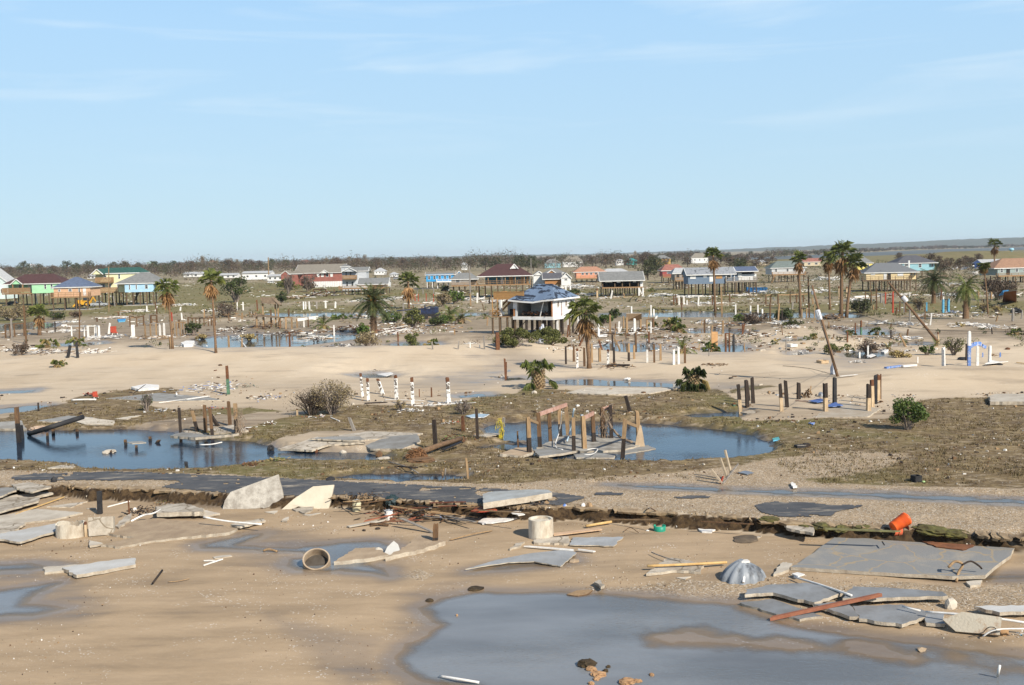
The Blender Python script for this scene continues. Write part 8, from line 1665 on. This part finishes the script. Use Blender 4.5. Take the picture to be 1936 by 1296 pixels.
# water tower on the green levee
def wtower():
    b = G(1912,484); s = S(b); root = empty('water_tower', b); tag(root, 'small pale blue water tower on the green levee', 'water tower'); mb = MB(); mb.tube([(0,0,0),(0,0,5*s),(0,0,9*s)],[3*s,1.6*s,1.8*s],14); mb.build('pedestal', mk('tower_blue', (.36,.62,.72),(.3,.54,.64),1,.5,0), root, True); mb = MB(); mb.tube([(0,0,9*s),(0,0,10.5*s),(0,0,13.5*s),(0,0,14.5*s)],[1.8*s,4.5*s,4.5*s,2*s],16); mb.build('tank', MATS['tower_blue'], root, True)
wtower()
# heaps of wreckage strewn through the debris field
HP = [(30,664,60,5,'wwd','white scraps at the left edge of the dune'),(90,668,90,5,'wgb','strewn scraps between the two left palms'),(175,668,60,4,'wwr','scraps right of the black twin stumps'),(120,628,60,4,'wgw','white scraps behind the low frame at left'),(200,640,90,5,'wgw','white rubble at the foot of the white wall frame'),(300,640,80,4,'wtw','pale rubble below the grey capped pier'),(350,655,40,3,'wgw','white rubble at the orange palm trunk'),(440,628,60,10,'wbd','white and brown wreckage right of the tall palm'),(460,640,40,6,'wgg','white wreckage at the head of the left pool'),(420,600,60,6,'dbt','brown wreckage behind the tall palm'),
 (130,610,50,3,'wgw','pale scraps on the far left flat'),(215,602,60,3,'tww','pale scraps behind the piling frames'),(660,625,70,9,'wrb','red and white wreckage left of the date palm'),(740,628,90,8,'wwr','white and red wreckage at the date palm'),(690,602,60,8,'wtg','wreckage with a yellow glint behind the date palm'),(770,630,60,6,'wwt','white boards right of the date palm'),(720,592,40,6,'wgd','grey wreckage behind the date palm crown'),(600,640,60,3,'wtw','pale scraps along the left pool shore'),(640,655,60,3,'wgd','scraps at the right end of the left pool'),(540,632,60,4,'wbd','scraps below the white topped frame'),
 (610,560,70,8,'dbw','dark wreckage far behind the white posts'),(700,570,80,6,'wgw','white wreckage in front of the collapsed house'),(760,565,60,5,'wwd','white wreckage behind the fan palm'),(820,575,60,4,'wtw','white rubble behind the feather palms'),(890,568,70,5,'wwg','white rubble below the small grey house'),(940,572,60,5,'wwr','white rubble below the teal house'),(890,655,60,4,'wgd','scraps left of the wrecked house'),(1000,568,40,4,'wbw','rubble behind the wrecked house roof'),(1110,560,60,5,'wwr','white rubble right of the brown white house'),(1090,545,70,6,'wgw','white rubble beyond the brown white house'),
 (1150,625,80,5,'wtw','rubble among the wrecked row posts'),(1210,625,60,6,'wwb','white rubble under the slat panel'),(1190,632,90,4,'wtb','boards under the wrecked row posts'),(1270,640,50,3,'wbb','dark scraps below the dense palm clump'),(1340,612,50,6,'wgw','white scraps beside the far dark piling'),(1390,615,60,4,'wtr','pale scraps on the right centre sand'),(1430,635,60,4,'bdw','dark driftwood by the far right pool'),(1250,560,60,4,'wwg','white rubble right of the gutted house'),(1310,562,60,3,'www','white slabs before the blue grey house'),(1340,575,60,3,'wgw','white rubble on the far channel bank'),
 (1450,555,50,5,'wwg','rubble beyond the blue dumpster'),(1480,612,50,5,'wgw','white scraps left of the leaning pole'),(1500,620,40,4,'wrw','red and white scraps left of the leaning pole'),(1580,622,50,5,'wrg','red and white scraps right of the leaning pole'),(1545,553,60,5,'www','white rubble behind the thin palms'),(1620,570,60,5,'wgw','white rubble right of the tall palms'),(1670,612,70,4,'wgw','white scraps below the palm thicket'),(1690,560,70,5,'wrt','rusty rubble before the cream house'),(1760,598,60,4,'wbw','white scraps left of the cyan frame'),(1730,616,60,5,'wgw','white wreckage below the strongly leaning pole'),
 (1830,615,70,4,'www','white boards on the right sand below the shaggy palm'),(1880,620,60,4,'wgw','white scraps on the far right sand'),(1900,560,60,6,'wwg','rubble at the right edge behind the willow'),(1800,560,70,5,'wgw','white rubble behind the round date palm'),(1820,510,60,6,'wgb','far rubble left of the lilac house'),(1860,520,60,6,'wwd','far rubble below the lilac house'),(1790,540,60,5,'wwt','far pale rubble right of the cream house'),(1700,512,40,3,'wgw','far rubble between the two stilt houses'),(1560,530,60,5,'wwg','far white rubble behind the thin palms'),(1400,560,60,4,'wtw','rubble under the blue grey porch'),
 (860,558,60,7,'wbd','dark wreckage under the teal house at left'),(1660,655,50,4,'bdw','dark scraps among the right dune palms'),(1710,640,50,3,'wgw','white scraps on the right dunes'),(1350,690,40,2,'bbt','twigs on the bare right dune'),(400,590,40,4,'wwd','white scraps left of the brown brush'),(250,590,70,3,'wwt','pale scraps on the grass before the blue house'),(340,578,50,3,'wgw','white scraps below the light blue house'),(80,595,40,4,'dbk','black debris beside the black shrub'),(560,565,60,5,'btw','brown wreckage behind the row of white posts'),(480,600,30,8,'bdt','dark timbers left of the broken deck')]
HM = dict(w=WD['white'], d=WD['dark'], r=WD['rust'], g=WD['metal'], b=WD['brown'], t=WD['tan'], k=BLK)
for k, (px, py, w, h, c, lb) in enumerate(HP): heap(px, py, w*1.3, h*1.5, [HM[x] for x in c], lb, 200+k, int(30+w*.55), lenf=(.3, .36, .46)[k % 3], flat=.6)
# ------------------------------------------------------------------ litter nobody could count, dead grass
def scatter(boxes, n, r):
    """random photo pixels inside boxes -> ground points"""
    w = np.array([(b[2]-b[0])*(b[3]-b[1])*b[4] for b in boxes]); k = r.choice(len(boxes), n, p=w/w.sum()); B_ = np.array(boxes)[k]
    u = B_[:, 0]+(B_[:, 2]-B_[:, 0])*r.random(n); v = B_[:, 1]+(B_[:, 3]-B_[:, 1])*r.random(n)
    dx = u-CX; dy = v-CY; d = np.stack([_F[i]*FPX+_r[i]*dx-_u[i]*dy for i in range(3)], -1); z = np.zeros(n)
    for _ in range(4): t = (z-HCAM)/np.minimum(d[:, 2], -1e-3); X = d[:, 0]*t; Y = d[:, 1]*t; z = gtop(X, Y)
    dry = np.ones(n, bool)
    for P in PW: dry &= bbox_sd(X, Y, P, 2) > .35
    return u[dry], v[dry], X[dry], Y[dry], z[dry]
def litter(name, label, boxes, n, mats, weights, smin, smax, seed, hk=.35, clumpy=.55):
    r = np.random.default_rng(seed); u, v, X, Y, Z = scatter(boxes, n*3, r)
    keep = fbm(X, Y*.6, 18/np.maximum(np.hypot(X, Y).mean(), 1), seed) > clumpy; X, Y, Z = X[keep][:n], Y[keep][:n], Z[keep][:n]; n = len(X)
    s = np.hypot(X, Y)/FPX; L = s*r.uniform(smin, smax, n)*r.choice([1, 1, 1, 2.4], n); w = L*r.uniform(.2, .8, n); a = r.uniform(0, 6.283, n); h = np.minimum(w, .25)*hk*r.uniform(.4, 1.6, n)
    c, q = np.cos(a), np.sin(a); V = np.zeros((n, 8, 3)); i = 0
    for zz in (-.02, 1):
        for sx_, sy_ in ((-1, -1), (1, -1), (1, 1), (-1, 1)):
            k = 1 if zz < 0 else r.uniform(.7, 1, n); V[:, i, 0] = X+(c*sx_*L*k-q*sy_*w*k)*.5; V[:, i, 1] = Y+(q*sx_*L*k+c*sy_*w*k)*.5; V[:, i, 2] = Z+(-.03 if zz < 0 else h*r.uniform(.6, 1.4, n)+.015); i += 1
    f = np.array([(4,5,6,7),(0,1,5,4),(1,2,6,5),(2,3,7,6),(3,0,4,7)]); F = (f[None]+8*np.arange(n)[:, None, None]).reshape(-1, 4)
    me = bpy.data.meshes.new(name); me.from_pydata(V.reshape(-1, 3).tolist(), [], F.tolist())
    for m in mats: me.materials.append(m)
    me.polygons.foreach_set('material_index', np.repeat(r.choice(len(mats), n, p=np.array(weights)/sum(weights)), 5).astype(np.int32)); o = bpy.data.objects.new(name, me); COL.objects.link(o); return stuff(o, label, 'litter')
W_, T_, B_, K_, M__, R_ = WD['white'], WD['tan'], WD['brown'], WD['dark'], WD['metal'], WD['rust']
litter('debris_litter', 'small white and brown scraps strewn over the flooded middle distance', [(-60,560,1990,665,1.0),(-60,530,1990,562,1.2),(560,600,900,640,1.5),(400,690,1000,735,.07),(1300,690,1950,740,.07)], 4300, [W_, T_, B_, K_, M__, R_, CONL], [22, 16, 24, 18, 8, 6, 6], .9, 4.6, 3, .5)
litter('pond_litter', 'small sticks, chips and scraps on the matted brown ground round the ponds', [(-60,738,1990,800,1),(880,738,1990,905,1),(-60,872,1100,900,1)], 2600, [W_, CONL, B_, K_, T_, M__], [6, 12, 32, 30, 16, 4], .6, 3.2, 5, .5, .48)
litter('shell_litter', 'broken shells and pebbles strewn over beach and road gravel', [(-60,905,1990,1000,1),(-60,1000,1990,1300,.45),(1400,1090,1990,1160,1.3),(1000,1090,1500,1130,1.2)], 3600, [CONL, W_, T_, B_, K_], [40, 8, 24, 18, 10], .35, 1.25, 7, .6, .5)
def tufts(name, label, boxes, n, mat, hmin, hmax, seed, msk, cl=.5):
    r = np.random.default_rng(seed); u, v, X, Y, Z = scatter(boxes, n*2, r); k = (fbm(X, Y, .25, seed) > cl)
    if msk: g = zones(X, Y, Z)[0]; k &= (g > .45)
    X, Y, Z = X[k][:n], Y[k][:n], Z[k][:n]; n = len(X); m = 6; V = np.zeros((n, m, 3, 3)); s = np.hypot(X, Y)/FPX
    for i in range(m):
        a = r.uniform(0, 6.283, n); h = r.uniform(hmin, hmax, n); ln = h*r.uniform(.3, 1.2, n); w = s*r.uniform(.5, 1.1, n); ox = r.normal(0, .14, n); oy = r.normal(0, .14, n)
        for j, sg in enumerate((-1, 1)): V[:, i, j, 0] = X+ox-np.sin(a)*w*sg; V[:, i, j, 1] = Y+oy+np.cos(a)*w*sg; V[:, i, j, 2] = Z-.02
        V[:, i, 2, 0] = X+ox+np.cos(a)*ln; V[:, i, 2, 1] = Y+oy+np.sin(a)*ln; V[:, i, 2, 2] = Z+h
    me = bpy.data.meshes.new(name); me.from_pydata(V.reshape(-1, 3).tolist(), [], np.arange(n*m*3).reshape(-1, 3).tolist()); me.materials.append(mat); o = bpy.data.objects.new(name, me); COL.objects.link(o); return stuff(o, label, 'grass')
M_MAT = leafmat('matted_grass', (.075, .052, .026), (.19, .145, .06), (.34, .27, .15)); M_MARSH = leafmat('marsh_grass', (.10, .09, .035), (.21, .185, .075), (.33, .27, .14))
tufts('dead_grass', 'matted brown and olive grass round the ponds', [(-60,735,1990,915,1)], 6500, M_MAT, .05, .18, 11, True, .42)
tufts('marsh_grass', 'rough straw and green marsh grass between the debris and the houses', [(-60,535,1990,600,1),(1380,478,1990,535,.8)], 4200, M_MARSH, .18, .6, 13, False, .54)

def scrub():
    """low brown and olive brush that runs between the houses"""
    r = random.Random(31); q = np.random.default_rng(31); u, v, X, Y, Z = scatter([(-60,520,1990,560,1),(1080,496,1950,530,2.2),(640,512,1080,530,1.6),(1400,530,1990,575,.8),(1740,494,1880,540,2.2)], 640, q); gp = [MB(), MB(), MB(), MB()]
    for x, y, z in zip(X, Y, Z):
        s = math.hypot(x, y)/FPX; h = r.uniform(.8, 3.4)*(1.5 if r.random() < .35 else 1); w = h*r.uniform(.7, 1.8); g = r.choice((0, 0, 0, 1, 1, 2))
        for k in range(5): leafy(gp[g], r, (x+r.uniform(-w, w), y+r.uniform(-w, w), z+h*r.uniform(.2, .7)), h*.42, 16, max(.16, .75*s), .8)
    u, v, X, Y, Z = scatter([(-60,572,1990,660,1),(400,585,900,640,1),(1080,585,1700,660,.8)], 300, q)
    for x, y, z in zip(X, Y, Z):
        s = math.hypot(x, y)/FPX; h = r.uniform(.35, 1.2); g = r.choice((1, 2, 3, 3, 3, 0))
        for k in range(3): leafy(gp[g], r, (x+r.uniform(-h, h), y+r.uniform(-h, h), z+h*r.uniform(.2, .6)), h*.5, 16, max(.10, .7*s), .8)
    m = MB()
    for i, g in enumerate(gp): m.add(g.v, g.f, i)
    stuff(m.build('scrub', [M_BROWNL, M_BUSHD, M_DRY, M_BUSH]), 'low brown and olive scrub between the far houses', 'brush')
scrub()

def stakes():
    r = random.Random(47); u, v, X, Y, Z = scatter([(-20,575,1960,655,1),(-20,545,1960,575,.7),(1050,600,1500,690,.6)], 96, np.random.default_rng(47))
    for a, b in zip(u, v): tag(post(a, b, b-r.uniform(7, 24), r.uniform(1.6, 3.2), r.choice(('brown', 'dark', 'rust', 'tan', 'grey', 'white')), r.uniform(-3, 3), 'stake'), 'thin broken stake sticking up in the flooded debris field', 'stake', 'broken stakes of the debris field')
stakes()
# ------------------------------------------------------------------ air
def haze():
    mb = MB(); mb.box((0, 7300, 41), (26000, 14800, 90))
    m = bpy.data.materials.new('haze'); m.use_nodes = True; nt = m.node_tree; nt.nodes.clear()
    o_ = _n(nt, 'ShaderNodeOutputMaterial'); v = _n(nt, 'ShaderNodeVolumePrincipled')
    v.inputs['Color'].default_value = (.80, .88, .96, 1); v.inputs['Density'].default_value = 0.5e-4; v.inputs['Anisotropy'].default_value = 0.0
    nt.links.new(v.outputs[0], o_.inputs['Volume'])
    return stuff(mb.build('haze', m))
haze()
